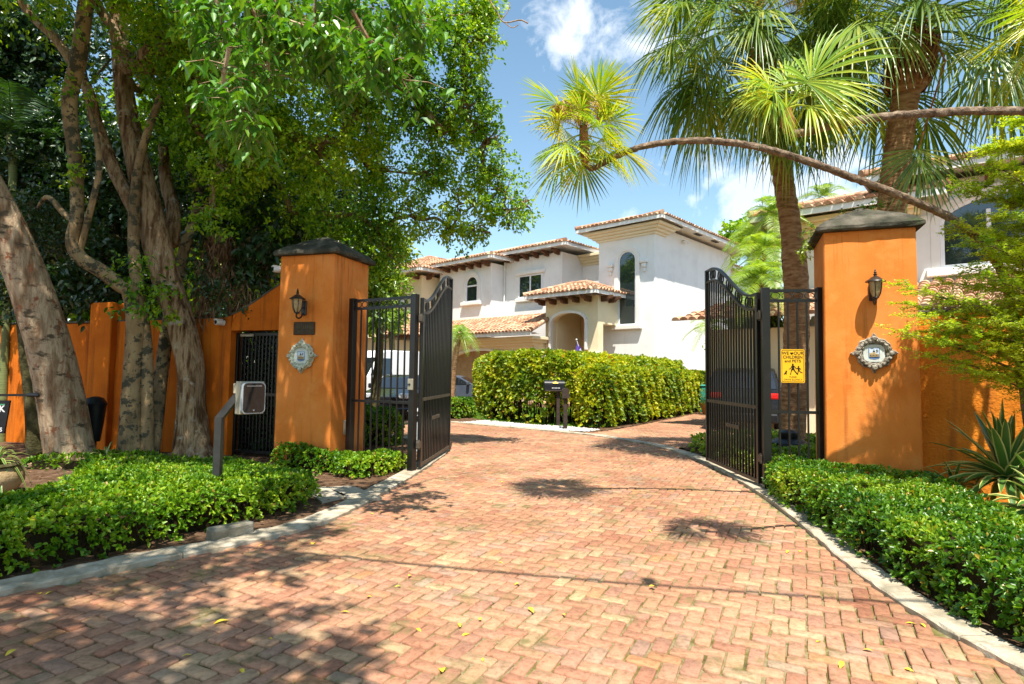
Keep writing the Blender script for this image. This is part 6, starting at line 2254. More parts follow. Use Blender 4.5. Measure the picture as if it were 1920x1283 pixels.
# ------------------------------------------------------------------ palms and trees in the background
t = thing('date_palm', 'small feathery palm with a slim curved trunk in front of the garage', 'palm', (-2.6, 24.0, 0))
m = MB()
P = px_path([(846, 748, 24), (850, 700, 24), (856, 655, 24), (862, 628, 24)], 8)
P = np.vstack([[P[0][0], 24, -0.05], P])
m.tube(P, np.linspace(0.14, 0.11, len(P)), 10, wob=0.08)
m.build('trunk', M['palmtrunk'], t, smooth=True)
pinnate_crown(t, P[-1] + [0, 0, 0.1], 34, 1.05, M['pinnate'], (1.4, -0.5), 0.7, 0.010, 0.25, 34)
ARE = [(1432, 470, 17.5, 1.6, 'clump of bright areca palms between the villa and the right house'), (1450, 400, 18.5, 1.5, 'taller areca palm rising beside the leaning palm trunk'), (1425, 520, 16.5, 1.3, 'low areca fronds behind the right gate leaf'),
       (1545, 372, 26, 1.9, 'distant feathery palm top above the right house roof'), (1412, 440, 21, 1.3, 'small areca palm at the corner of the white villa'), (1330, 610, 25, 1.4, 'lone feathery frond tip in front of the white villa wall, left of the gate leaf')]
for px, py, Y, L, lab in ARE:
    c = at(px, py, Y)
    t = thing('areca_palm', lab, 'palm', (c[0], c[1], 0), 0, 'areca palms behind the gate')
    m = MB()
    m.tube([(c[0], c[1], -0.05), (c[0] + 0.05, c[1], c[2] * 0.5), c], [0.09, 0.07, 0.06], 8)
    m.build('trunk', M['palmtrunk'], t, smooth=True)
    nf_ = 26 if px != 1330 else 14
    pinnate_crown(t, c, nf_, L, M['pinnate'] if py != 372 else M['brightleaf'], (1.45, -0.6), 0.6, 0.015, 0.40, 44)
BT = [('round dark green tree behind the right end of the white villa', [(1385, 448, 26, 44), (1412, 440, 28, 44), (1440, 450, 30, 44), (1370, 462, 20, 44)], 'crown', 20.0, 44),
      ('leafy shrub tree behind the right gate leaf, beside the side drive', [(1400, 600, 44, 19), (1440, 560, 40, 19), (1425, 640, 40, 19), (1380, 650, 30, 19.5), (1450, 620, 34, 18.5)], 'brightleaf', 8.0, 19),
      ('green tree between the two villas behind the left gate leaf', [(735, 600, 28, 27), (710, 585, 24, 27), (690, 600, 24, 27)], 'brightleaf', -5.6, 27)]
for lab, lst, mt, x, y in BT:
    t = thing('tree', lab, 'tree', (x, y, 0), 0, 'background trees')
    cl = px_clumps(lst, 1.1)
    z0_ = min(c[2] for c in cl)
    m = MB()
    Pt = catmull([(x, y, -0.05), (x + 0.1, y, z0_ * 0.5), (x, y, z0_)], 5)
    m.tube(Pt, 0.14, 8)
    m.build('trunk', M['bark_moss'], t, smooth=True)
    m = MB(); limbs(m, Pt[-1], cl, 0.05, 5, 2); m.build('branches', M['bark_moss'], t)
    lv = Leaves(); crown_leaves(lv, cl, 0.9 if y < 30 else 0.35, k=12, L=0.16 if y < 30 else 0.3, W=0.07 if y < 30 else 0.15, spread=0.25); lv.build('crown', M[mt], t)
# sprig growing over the cap of the right pillar
t = thing('creeper', 'small green creeper growing over the left end of the right pillar cap', 'creeper', (4.3, 8.6, 3.3))
lv = Leaves()
cl = px_clumps([(1512, 450, 12, 8.3), (1506, 480, 12, 8.3), (1520, 430, 9, 8.3), (1640, 386, 12, 8.9), (1610, 392, 8, 8.8), (1580, 404, 6, 8.7)], 1.0)
crown_leaves(lv, cl, 6, k=10, L=0.04, W=0.02, spread=0.06)
lv.build('foliage', M['brightleaf'], t)

# ================================================================== HOUSES
def tiles(mb, eL, eR, ridge_in_L, ridge_in_R, run, rise, dirn, tw=0.27, course=0.38):
    """one roof plane of barrel tiles. eL, eR: eave corners (3D local). dirn: unit horizontal up-slope direction.
    ridge_in_*: how far the plane's edge moves inwards at the top"""
    eL, eR = np.array(eL, float), np.array(eR, float)
    W = np.linalg.norm(eR - eL)
    ex = (eR - eL) / W
    dn = np.array([dirn[0], dirn[1], 0.0])
    SL = math.hypot(run, rise)
    up = (dn * run + np.array([0, 0, rise])) / SL
    nr = np.cross(ex, up)
    if nr[2] < 0:
        nr = -nr
    nC = max(1, int(round(SL / course)))
    cs = SL / nC
    nW = int(W / tw)
    prof = [(-0.5, -0.02), (-0.36, 0.045), (-0.15, 0.078), (0.15, 0.078), (0.36, 0.045), (0.5, -0.02)]
    # deck under the tiles
    tL, tR = eL + ex * ridge_in_L + up * SL, eR - ex * ridge_in_R + up * SL
    mb.add([eL - nr * 0.015, eR - nr * 0.015, tR - nr * 0.015, tL - nr * 0.015], [(0, 1, 2, 3)])
    for c in range(nC):
        s0, s1 = c * cs, (c + 1) * cs + 0.03
        xl = ridge_in_L * (s0 + cs * 0.6) / SL
        xr = W - ridge_in_R * (s0 + cs * 0.6) / SL
        for k in range(nW):
            x = (k + 0.5) * W / nW
            if x < xl or x > xr:
                continue
            o = eL + ex * (x + rng.normal() * 0.006) + up * (s0 + rng.normal() * 0.008 - (0.05 if c == 0 else 0))
            L = s1 - s0
            V = []
            for z_, h, wd in ((0, 0.028, 1.0), (L, 0.0, 0.86)):
                for a, b in prof:
                    V.append(o + ex * a * tw * wd + nr * (b * (1.0 if z_ == 0 else 0.85) + h) + up * z_)
            n = len(prof)
            V.append(o - nr * 0.01)
            F = [(i, i + 1, n + i + 1, n + i) for i in range(n - 1)] + [(i + 1, i, 2 * n) for i in range(n - 1)]
            mb.add(V, F)


def ridge_caps(mb, a, b, r=0.11, step=0.36):
    a, b = np.array(a, float), np.array(b, float)
    n = max(1, int(np.linalg.norm(b - a) / step))
    for i in range(n):
        p, q = a + (b - a) * i / n, a + (b - a) * ((i + 1.15) / n)
        mb.tube([p, q], [r * 1.08, r * 0.9], 10)


def hip_roof(parent, x0, x1, y0, y1, z, slope=0.30, name='roof', fascia=0.22, over=0.0, planes='FRBL', mat_f=None, hips=True):
    """rectangular hip roof over eave rectangle in local coords; front is y0"""
    W, D = x1 - x0, y1 - y0
    run = min(W, D) / 2
    rise = run * slope
    m = MB()
    if 'F' in planes:
        tiles(m, (x0, y0, z), (x1, y0, z), run, run, run, rise, (0, 1))
    if 'R' in planes:
        tiles(m, (x1, y0, z), (x1, y1, z), run, run, run, rise, (-1, 0))
    if 'L' in planes:
        tiles(m, (x0, y1, z), (x0, y0, z), run, run, run, rise, (1, 0))
    if 'B' in planes:
        m.add([(x0, y1, z), (x1, y1, z), (x1 - run, y1 - run, z + rise), (x0 + run, y1 - run, z + rise)], [(0, 1, 2, 3)])
    if hips:
        for (cx, cy), (tx, ty) in (((x0, y0), (x0 + run, y0 + run)), ((x1, y0), (x1 - run, y0 + run)), ((x1, y1), (x1 - run, y1 - run)), ((x0, y1), (x0 + run, y1 - run))):
            ridge_caps(m, (cx, cy, z + 0.07), (tx, ty, z + rise + 0.07))
        if W > D:
            ridge_caps(m, (x0 + run, y0 + run, z + rise + 0.06), (x1 - run, y0 + run, z + rise + 0.06))
        else:
            ridge_caps(m, (x0 + run, y0 + run, z + rise + 0.06), (x0 + run, y1 - run, z + rise + 0.06))
    rf = m.build(name, M['roof'], parent, world=False)
    m = MB()
    e = 0.02
    m.box(x0 + e, x1 - e, y0 + e, y1 - e, z - 0.05, z - 0.017)
    m.box(x0 + e, x1 - e, y0 + e, y0 + 0.07, z - fascia, z - 0.052)
    m.box(x0 + e, x1 - e, y1 - 0.07, y1 - e, z - fascia, z - 0.052)
    m.box(x1 - 0.07, x1 - e, y0 + 0.072, y1 - 0.072, z - fascia, z - 0.052)
    m.box(x0 + e, x0 + 0.07, y0 + 0.072, y1 - 0.072, z - fascia, z - 0.052)
    m.build('fascia', mat_f or M['trim'], rf, world=False)
    return rf


def soffit_cornice(parent, x0, x1, y0, y1, z0, z1, out, steps=4, mat=None):
    """stepped cove moulding round the head of a wall box"""
    m = MB()
    for k in range(steps):
        t = (k + 1) / steps
        o = out * t ** 1.3
        za, zb = z0 + (z1 - z0) * k / steps, z0 + (z1 - z0) * (k + 1) / steps - 0.002
        m.bbox(x0 - o, x1 + o, y0 - o, y1 + o, za, zb, 0.012)
    m.build('cornice', mat or M['cream'], parent, world=False)


def corbels(parent, pts, d, L=0.62, w=0.14, h=0.26):
    """carved rafter ends; pts at the wall face just under the soffit, d outward unit"""
    for x, y, z in pts:
        m = MB()
        sx, sy = -d[1], d[0]
        prof = [(0, 0), (L, 0), (L, -h * 0.35), (L * 0.88, -h * 0.55), (L * 0.62, -h * 0.62), (L * 0.5, -h * 0.95), (L * 0.2, -h), (0, -h)]
        V = [(x + d[0] * a + sx * s * w / 2, y + d[1] * a + sy * s * w / 2, z + b) for s in (-1, 1) for a, b in prof]
        n = len(prof)
        m.add(V, [tuple(range(n)), tuple(range(2 * n - 1, n - 1, -1))] + [(i, (i + 1) % n, n + (i + 1) % n, n + i)[::-1] for i in range(n)])
        m.build('rafter_end', M['wood'], parent, world=False, fix=True)


def arch_poly(x0, x1, z0, zs, rise=None, n=16):
    c, r = (x0 + x1) / 2, (x1 - x0) / 2
    rise = r if rise is None else rise
    return [(x0, z0), (x1, z0)] + [(c + r * math.cos(a), zs + rise * math.sin(a)) for a in np.linspace(0, PI, n)]


def grow(poly, cx, cz, x0, x1, w):
    out = []
    for x, z in poly:
        out.append((x + (w if x > cx else -w) * min(1, abs(x - cx) / ((x1 - x0) / 2)), z + (w if z > cz else -w)))
    return out


def arch_window(parent, x0, x1, z0, z1, y, fw=0.10, rise=None, mull=None, sill=True, trimw=0.22, frame=None, trim=True):
    """window on a front wall (plane y, facing -y): moulded surround, frame, glass"""
    r = (x1 - x0) / 2 if rise is None else rise
    zs = z1 - r
    cx = (x0 + x1) / 2
    def ap(w, zb):
        a = np.linspace(0, PI, 18)
        return [(x0 - w, zb), (x1 + w, zb)] + [(cx + ((x1 - x0) / 2 + w) * math.cos(q), zs + (r + w) * math.sin(q)) for q in a]
    f = MB()
    f.ringprism(ap(0, z0), ap(-fw, z0 + fw), y - 0.07, y - 0.002)
    if mull:
        for kind, v in mull:
            if kind == 'h':
                f.box(x0 + fw, x1 - fw, y - 0.066, y - 0.012, v - 0.05, v + 0.05)
            else:
                f.box(v - 0.05, v + 0.05, y - 0.064, y - 0.012, z0 + fw, zs + (r if abs(v - cx) < 0.2 else r * 0.5) - fw)
    w = f.build('window', frame or M['vinyl'], parent, world=False, fix=True)
    g_ = MB()
    g_.prism(ap(-fw + 0.003, z0 + fw - 0.003), y - 0.03, y - 0.01)
    g_.build('pane', M['glass'], w, world=False, fix=True)
    if trim:
        t_ = MB()
        t_.ringprism(ap(trimw, z0 - 0.0), ap(0.002, z0 + 0.001), y - 0.12, y - 0.001)
        t_.build('surround', M['trim'], w, world=False, fix=True)
    if sill:
        s_ = MB()
        s_.bbox(x0 - trimw - 0.12, x1 + trimw + 0.12, y - 0.26, y - 0.003, z0 - 0.24, z0 - 0.004, 0.03)
        s_.build('sill', M['trim'], w, world=False)
    return w


def rect_window(parent, x0, x1, z0, z1, y, fw=0.09, split=True, hood=True):
    f = MB()
    out = [(x0, z0), (x1, z0), (x1, z1), (x0, z1)]
    inn = [(x0 + fw, z0 + fw), (x1 - fw, z0 + fw), (x1 - fw, z1 - fw), (x0 + fw, z1 - fw)]
    f.ringprism(out, inn, y - 0.07, y - 0.002)
    if split:
        c = (x0 + x1) / 2
        f.box(c - 0.05, c + 0.05, y - 0.064, y - 0.012, z0 + fw, z1 - fw)
    w = f.build('window', M['vinyl'], parent, world=False, fix=True)
    g_ = MB()
    g_.box(x0 + fw - 0.003, x1 - fw + 0.003, y - 0.03, y - 0.01, z0 + fw - 0.003, z1 - fw + 0.003)
    g_.build('pane', M['glass'], w, world=False)
    if hood:
        t_ = MB()
        t_.bbox(x0 - 0.2, x1 + 0.2, y - 0.2, y - 0.003, z1 + 0.02, z1 + 0.26, 0.03)
        t_.build('lintel', M['trim'], w, world=False)
        t_ = MB()
        t_.bbox(x0 - 0.2, x1 + 0.2, y - 0.2, y - 0.003, z0 - 0.26, z0 - 0.02, 0.03)
        t_.build('sill', M['trim'], w, world=False)
    return w


VR = R(-43)
K = (7.56, 31.0)
villa = thing('white_villa', 'white two-storey villa with tiled roofs, arched porch and tall arched window behind the hedge', 'house', (K[0], K[1], 0), VR)
m = MB()
m.bbox(-3.60, 0.0, 0.0, 9.9, -0.1, 9.62, 0.03)           # stair wing
m.bbox(-6.95, -3.4, 3.0, 8.8, -0.1, 9.30, 0.02)           # recess
m.bbox(-11.85, -6.95, 0.8, 8.6, -0.1, 9.25, 0.03)         # middle block
m.bbox(-17.2, -11.87, -0.45, 8.4, -0.1, 8.95, 0.03)       # left block
m.bbox(-3.5, -0.8, 9.91, 16.5, -0.1, 9.0, 0.03)           # rear right
m.build('wall', M['white'], villa, world=False)
hip_roof(villa, -4.55, 1.0, -1.0, 11.2, 9.88, 0.30)
soffit_cornice(villa, -3.6, 0.0, 0.0, 1.0, 9.14, 9.66, 0.66, 4, M['cream_pale'])
hip_roof(villa, -12.7, -5.9, -0.15, 9.6, 9.62, 0.30)
hip_roof(villa, -18.1, -10.95, -1.4, 9.4, 9.28, 0.30)
hip_roof(villa, -4.3, -0.2, 10.8, 17.4, 9.05, 0.30)
soffit_cornice(villa, -6.9, -3.7, 3.0, 4.0, 8.6, 9.28, 0.5, 4)
corbels(villa, [(-11.45 + 0.86 * k, 0.8, 9.40) for k in range(6)], (0, -1), 0.70, 0.17, 0.34)
corbels(villa, [(-16.9 + 0.80 * k, -0.45, 9.06) for k in range(7)], (0, -1), 0.70, 0.17, 0.34)
# tall stair window with its corbelled arch
arch_window(villa, -2.22, -1.10, 4.30, 8.42, 0.0, 0.07, mull=None, trimw=0.24, sill=True)
m = MB()
for sx in (-2.22 - 0.52, -1.10 + 0.50):
    m.bbox(sx - 0.20, sx + 0.20, -0.22, -0.002, 7.62, 7.78, 0.03)
    m.bbox(sx - 0.13, sx + 0.13, -0.17, -0.002, 7.38, 7.618, 0.04)
    m.bbox(sx - 0.07, sx + 0.07, -0.12, -0.002, 7.14, 7.378, 0.03)
m.build('bracket', M['trim'], villa, world=False)
arch_window(villa, -14.28, -13.10, 6.45, 8.25, -0.45, 0.09, mull=[('h', 7.55)], trimw=0.26)
rect_window(villa, -10.5, -8.45, 6.55, 8.05, 0.8)
# porch
m = MB()
PX0, PX1, PY = -5.85, -2.25, -2.0
ax0, ax1, az, azs = -5.45, -2.95, 2.6, 4.35
apts = [(ax1 - (ax1 - ax0) * 0.0, -0.1)]
arc = [((ax0 + ax1) / 2 + (ax1 - ax0) / 2 * math.cos(a), azs + 0.68 * math.sin(a) ** 0.8) for a in np.linspace(0, PI, 14)]
poly = [(PX0, -0.1), (ax0, -0.1)] + arc[::-1] + [(ax1, -0.1), (PX1, -0.1), (PX1, 5.80), (PX0, 5.80)]
m.prism(poly, PY, PY + 0.5)
m.box(PX1 - 0.45, PX1, PY + 0.502, -0.003, 4.3, 5.79)
m.box(PX0, PX0 + 0.45, PY + 0.502, 0.78, -0.1, 5.79)
m.bbox(PX1 - 0.52, PX1 + 0.08, PY - 0.08, PY + 0.55, -0.1, 2.45, 0.03)
m.bbox(PX0 - 0.08, PX0 + 0.55, PY - 0.08, PY + 0.55, -0.1, 2.45, 0.03)
porch = m.build('porch', M['cream'], villa, world=False, fix=True)
m = MB()
for xx in (PX1 - 0.58, PX0 - 0.14):
    m.bbox(xx, xx + 0.72, PY - 0.14, PY + 0.6, 2.452, 2.75, 0.04)
inn = [(ax0, azs - 1.44)] + arc[::-1] + [(ax1, azs - 1.44)]
for i in range(len(inn) - 1):
    m.bar((inn[i][0], PY - 0.02, inn[i][1]), (inn[i + 1][0], PY - 0.02, inn[i + 1][1]), 0.14, 0.24, up=(0, 1, 0))
m.build('moulding', M['trim'], porch, world=False, fix=True)
m = MB()
m.box(PX0 + 0.46, -3.62, 0.70, 0.797, -0.1, 5.7)
m.box(-3.605, -3.602, -1.4, 0.0, -0.1, 5.7)
m.build('back_wall', M['inside'], porch, world=False)
hip_roof(villa, -6.75, -1.75, -2.95, 1.0, 6.02, 0.36, name='roof')
corbels(villa, [(-5.95 + 0.80 * k, PY, 5.80) for k in range(5)], (0, -1), 0.80, 0.18, 0.32)
corbels(villa, [(PX1, PY + 0.35 + 0.72 * k, 5.80) for k in range(2)], (1, 0), 0.70, 0.18, 0.32)
# garage wing
m = MB()
gx0, gx1, gz, gzs = -13.0, -7.4, -0.1, 2.25
garc = [((gx0 + gx1) / 2 + (gx1 - gx0) / 2 * math.cos(a), gzs + 0.75 * math.sin(a)) for a in np.linspace(0, PI, 16)]
GY = -3.0
poly = [(-19.5, -0.1), (gx0, -0.1)] + garc[::-1] + [(gx1, -0.1), (-5.87, -0.1), (-5.87, 3.62), (-19.5, 3.62)]
m.prism(poly, GY, GY + 0.4)
m.box(-19.5, -5.87, GY + 0.402, -0.5, 3.3, 3.6)
m.box(-19.5, -19.1, GY + 0.402, -0.5, -0.1, 3.29)
m.box(-6.2, -5.87, GY + 0.402, 0.7, -0.1, 3.29)
gar = m.build('garage', M['cream'], villa, world=False, fix=True)
m = MB()
for i in range(len(garc) - 1):
    m.bar((garc[i][0], GY - 0.02, garc[i][1]), (garc[i + 1][0], GY - 0.02, garc[i + 1][1]), 0.12, 0.2, up=(0, 1, 0))
m.build('moulding', M['trim'], gar, world=False, fix=True)
m = MB()
m.box(gx0 - 0.1, gx1 + 0.1, GY + 0.41, GY + 0.46, -0.1, 3.2)
for k in range(5):
    for j in range(8):
        m.bbox(gx0 + 0.1 + j * 0.61, gx0 + 0.60 + j * 0.61, GY + 0.385, GY + 0.409, 0.1 + k * 0.58, 0.56 + k * 0.58, 0.01)
m.build('garage_door', M['garage'], gar, world=False)
soffit_cornice(villa, -19.5, -6.0, GY, GY + 0.5, 3.0, 3.66, 0.55, 4)
rf = MB()
tiles(rf, (-20.4, GY - 0.9, 3.92), (-5.3, GY - 0.9, 3.92), 0.0, 0.75, 3.4, 1.3, (0, 1))
ridge_caps(rf, (-5.3, GY - 0.9, 3.98), (-6.05, GY + 2.5, 5.30), 0.13)
gr_ = rf.build('roof', M['roof'], villa, world=False)
m = MB()
m.bbox(-20.4, -5.35, GY - 0.88, GY - 0.80, 3.68, 3.90, 0.01)
m.box(-20.4, -5.35, GY - 0.798, GY - 0.0, 3.80, 3.86)
m.build('fascia', M['trim'], gr_, world=False)
m = MB()
m.tube([(-6.85, 0.72, 9.1), (-6.85, 0.72, 4.2)], 0.05, 8)
m.build('downpipe', M['trim'], villa, world=False)
m = MB()
m.tube([(-11.75, 0.68, 9.1), (-11.75, 0.68, 5.2)], 0.05, 8)
m.build('downpipe', M['trim'], villa, world=False)
# wall lamp and vents under the wing eave
for yv in (1.5, 3.9, 6.2):
    m = MB()
    m.box(0.30, 0.52, yv, yv + 0.75, 9.80 - 0.012, 9.80)
    m.build('soffit_vent', M['ink'], villa, world=False)
m = MB()
m.lathe([(0.05, 0.0), (0.05, 0.12)], 10, (0.0, 3.1, 9.28), axis='x')
m.tube([(0.12, 3.1, 9.28), (0.25, 2.95, 9.18)], 0.07, 8)
m.tube([(0.12, 3.1, 9.28), (0.25, 3.3, 9.18)], 0.07, 8)
m.build('floodlight', M['trim'], villa, world=False)

# second villa far left
v2 = thing('cream_villa', 'cream villa with a tiled hip roof seen between the left tree and the gate leaf', 'house', tuple(at(787, 700, 42)[:2]) + (0,), VR)
m = MB()
m.bbox(-7, 0, 0, 9, -0.1, 8.6, 0.03)
m.build('wall', M['cream'], v2, world=False)
hip_roof(v2, -8.0, 1.1, -1.1, 10.0, 8.95, 0.42)
corbels(v2, [(-6.6 + 1.25 * k, 0, 8.72) for k in range(6)], (0, -1), 0.75, 0.2, 0.4)
corbels(v2, [(0, 0.5 + 1.25 * k, 8.72) for k in range(1)], (1, 0), 0.75, 0.2, 0.4)
arch_window(v2, -3.4, -2.2, 5.6, 7.2, 0.0, 0.09)
m = MB()
m.bbox(-9.0, 2.0, -7.0, -0.01, -0.1, 3.7, 0.03)
m.build('garage', M['cream'], v2, world=False)
soffit_cornice(v2, -9, 2.0, -7.0, -6.5, 3.1, 3.72, 0.5, 3)
rf = MB()
tiles(rf, (-10, -8.0, 4.0), (3.0, -8.0, 4.0), 0.5, 2.5, 6.0, 2.0, (0, 1))
tiles(rf, (3.0, -8.0, 4.0), (3.0, -0.5, 4.0), 2.5, 0.0, 2.5, 1.6, (-1, 0))
rf.build('roof', M['roof'], v2, world=False)

# house at right, behind the right pillar
K3 = at(1480, 700, 19.5)
h3 = thing('right_house', 'pale house with tiled roof and dark windows behind the right pillar and feathery tree', 'house', (K3[0], K3[1], 0), R(-40))
m = MB()
m.bbox(0.0, 3.3, 0.0, 8, -0.1, 6.62, 0.03)
m.bbox(3.302, 13, -0.05, 8, -0.1, 7.28, 0.03)
m.build('wall', M['white'], h3, world=False)
hip_roof(h3, -0.95, 4.4, -1.0, 9, 6.88, 0.30)
hip_roof(h3, 2.35, 14, -1.05, 9, 7.54, 0.30)
soffit_cornice(h3, 0.0, 3.3, 0.0, 8, 6.1, 6.66, 0.6, 4)
corbels(h3, [(4.4 + 0.9 * k, -0.05, 7.32) for k in range(5)], (0, -1), 0.7, 0.2, 0.32)
m = MB()
m.bbox(3.34, 3.95, -0.16, -0.052, -0.1, 6.3, 0.03)
m.build('pilaster', M['trim'], h3, world=False)
arch_window(h3, 4.15, 7.6, 4.7, 6.75, -0.05, 0.10, rise=0.75, mull=[('v', 5.25), ('v', 6.45)], trimw=0.22)
m = MB()
m.bbox(-1.5, 9.0, -3.2, -0.2, -0.1, 2.95, 0.03)
m.build('porch', M['cream'], h3, world=False)
rf = MB()
tiles(rf, (-2.3, -4.0, 3.22), (9.6, -4.0, 3.22), 1.2, 0.0, 3.7, 1.1, (0, 1))
rf.build('roof', M['roof'], h3, world=False)

# ================================================================== VEHICLES
def car(name, label, cat, loc, rot, prof, W, belt, wheels, wr, paint, win_side, fw_win, rw_win, tumble=0.16, lights=True, extra=None):
    """prof: closed side outline (x forward, z up). The flanks lean in above the belt line"""
    root = thing(name, label, cat, (loc[0], loc[1], 0), rot)
    def half(z):
        if z > belt:
            return W / 2 - tumble * (z - belt) / 0.55 * 1.0
        return W / 2 - 0.05 * max(0, (0.45 - z)) / 0.3
    n = len(prof)
    V = []
    for s, k in ((-1, 0), (-1, 1), (1, 1), (1, 0)):
        for x, z in prof:
            inset = 0.045
            cx, cz = np.mean([p[0] for p in prof]), np.mean([p[1] for p in prof])
            if k == 0:
                d = np.array([cx - x, cz - z])
                d = d / (np.linalg.norm(d) + 1e-6) * inset
                V.append((x + d[0], s * half(z), z + d[1]))
            else:
                V.append((x, s * (half(z) - inset), z))
    F = [tuple(range(n))[::-1], tuple(3 * n + i for i in range(n))]
    for r_ in range(3):
        for i in range(n):
            F.append((r_ * n + i, r_ * n + (i + 1) % n, (r_ + 1) * n + (i + 1) % n, (r_ + 1) * n + i))
    m = MB()
    m.add(V, F)
    m.build('body', paint, root, world=False, smooth=True, fix=True)
    for s in (-1, 1):
        for poly in win_side:
            V = [(x, s * (half(z) + 0.006), z) for x, z in poly] + [(x, s * (half(z) - 0.02), z) for x, z in poly]
            k = len(poly)
            m = MB()
            m.add(V, [tuple(range(k)), tuple(range(2 * k - 1, k - 1, -1))] + [(i, (i + 1) % k, k + (i + 1) % k, k + i) for i in range(k)])
            m.build('side_window', M['carglass'], root, world=False, fix=True)
        for wx in wheels:
            m = MB()
            prf = [(wr * 0.62, -0.11), (wr * 0.95, -0.11), (wr, -0.08), (wr, 0.08), (wr * 0.95, 0.11), (wr * 0.62, 0.11)]
            m.lathe(prf, 24, (wx, s * (W / 2 - 0.10), wr), axis='y')
            wh = m.build('wheel', M['rubber'], root, world=False, smooth=True)
            m = MB()
            yo = s * (W / 2 + 0.012)
            m.lathe([(wr * 0.62, -0.008), (wr * 0.62, 0.008)], 20, (wx, yo, wr), axis='y')
            for q in range(5):
                a = q * 2 * PI / 5
                m.bar((wx, yo + s * 0.012, wr), (wx + wr * 0.58 * math.cos(a), yo + s * 0.012, wr + wr * 0.58 * math.sin(a)), 0.05, 0.012, up=(0, 1, 0))
            m.build('rim', M['alloy'], wh, world=False)
            m = MB()
            m.lathe([(wr * 1.16, -0.004), (wr * 1.16, 0.004)], 24, (wx, s * (W / 2 + 0.001), wr * 1.02), axis='y')
            m.build('wheel_arch', M['rubber'], root, world=False)
    for nm, (a, b) in (('windscreen', fw_win), ('rear_window', rw_win)):
        (xa, za), (xb, zb) = a, b
        d = np.array([zb - za, -(xb - xa)])
        d = d / np.linalg.norm(d) * 0.008
        if nm == 'windscreen' and d[0] < 0 or nm == 'rear_window' and d[0] > 0:
            d = -d
        ya, yb = half(za) - 0.09, half(zb) - 0.09
        m = MB()
        V = [(xa + d[0], -ya, za + d[1]), (xa + d[0], ya, za + d[1]), (xb + d[0], yb, zb + d[1]), (xb + d[0], -yb, zb + d[1])]
        V2 = [(x - 2 * d[0], y_, z_ - 2 * d[1]) for x, y_, z_ in V]
        m.add(V + V2, [(0, 1, 2, 3), (7, 6, 5, 4), (0, 4, 5, 1), (1, 5, 6, 2), (2, 6, 7, 3), (3, 7, 4, 0)])
        m.build(nm, M['carglass'], root, world=False, fix=True)
    xf, xr = max(p[0] for p in prof), min(p[0] for p in prof)
    for s in (-1, 1):
        lz = belt - 0.16
        m = MB()
        m.bbox(xf - 0.30, xf - 0.015, s * (W / 2 - 0.30) - 0.17, s * (W / 2 - 0.30) + 0.17, lz - 0.10, lz + 0.06, 0.03)
        m.build('headlight', M['clearlamp'], root, world=False)
        m = MB()
        m.bbox(xr - 0.012, xr + 0.22, s * (W / 2 - 0.22) - 0.20, s * (W / 2 - 0.22) + 0.21, lz - 0.06, lz + 0.10, 0.03)
        m.build('tail_light', M['redlamp'], root, world=False)
        m = MB()
        mx = fw_win[0][0] - 0.25
        m.bbox(mx - 0.07, mx + 0.07, s * (W / 2 + 0.10) - 0.09, s * (W / 2 + 0.10) + 0.09, belt + 0.02, belt + 0.19, 0.03)
        m.build('mirror', paint, root, world=False)
        m = MB()
        for hx in [np.mean([p[0] for p in poly]) - 0.25 for poly in win_side[:2]]:
            m.bbox(hx - 0.09, hx + 0.09, s * (W / 2 + 0.018) - 0.012, s * (W / 2 + 0.018) + 0.012, belt - 0.14, belt - 0.11, 0.004)
        m.build('door_handle', M['alloy'], root, world=False)
    m = MB()
    m.bbox(xf - 0.06, xf + 0.012, -W * 0.27, W * 0.27, belt - 0.42, belt - 0.20, 0.02)
    m.build('grille', M['plastic_b'], root, world=False)
    m = MB()
    m.bbox(xf - 0.2, xf + 0.03, -W / 2 + 0.06, W / 2 - 0.06, 0.22, 0.42, 0.04)
    m.build('bumper', paint if name == 'sedan' else M['plastic_b'], root, world=False)
    m = MB()
    m.bbox(xr - 0.03, xr + 0.2, -W / 2 + 0.06, W / 2 - 0.06, 0.26, 0.52, 0.04)
    m.build('bumper', paint if name == 'sedan' else M['plastic_b'], root, world=False)
    return root


van_prof = [(2.75, 0.35), (2.85, 0.62), (2.80, 1.02), (2.62, 1.18), (2.05, 1.38), (1.45, 2.15), (1.15, 2.38), (0.9, 2.46), (-2.70, 2.50), (-2.82, 2.40), (-2.86, 0.35)]
vp = gnd(690, 772)
car('delivery_van', 'white delivery van parked beyond the left fixed gate panel', 'van', (-5.35, 25.7), math.atan2(-0.82, -0.57), van_prof, 2.02, 1.25, (1.95, -1.75), 0.36, M['vanpaint'],
    [[(1.95, 1.42), (0.75, 1.42), (0.75, 2.12), (1.36, 2.12)]], ((2.05, 1.40), (1.45, 2.14)), ((-2.865, 1.4), (-2.84, 2.1)), 0.10)
sed = [(2.30, 0.30), (2.36, 0.55), (2.28, 0.74), (1.95, 0.84), (1.05, 0.98), (0.35, 1.36), (0.0, 1.45), (-0.75, 1.46), (-1.25, 1.36), (-1.85, 1.08), (-2.25, 1.02), (-2.36, 0.80), (-2.34, 0.35)]
ws = [[(0.92, 0.99), (0.05, 0.99), (0.05, 1.36), (0.30, 1.30)], [(-0.02, 0.99), (-0.92, 0.99), (-0.92, 1.37), (-0.02, 1.38)], [(-0.98, 1.0), (-1.55, 1.05), (-1.20, 1.30), (-0.98, 1.35)]]
car('sedan', 'blue-grey sedan parked in front of the garage beside the open left gate leaf', 'car', (-2.75, 29.6), R(-8), sed, 1.82, 0.96, (1.42, -1.42), 0.33, M['greypaint'], ws, ((1.03, 1.0), (0.38, 1.35)), ((-1.83, 1.10), (-1.27, 1.35)))
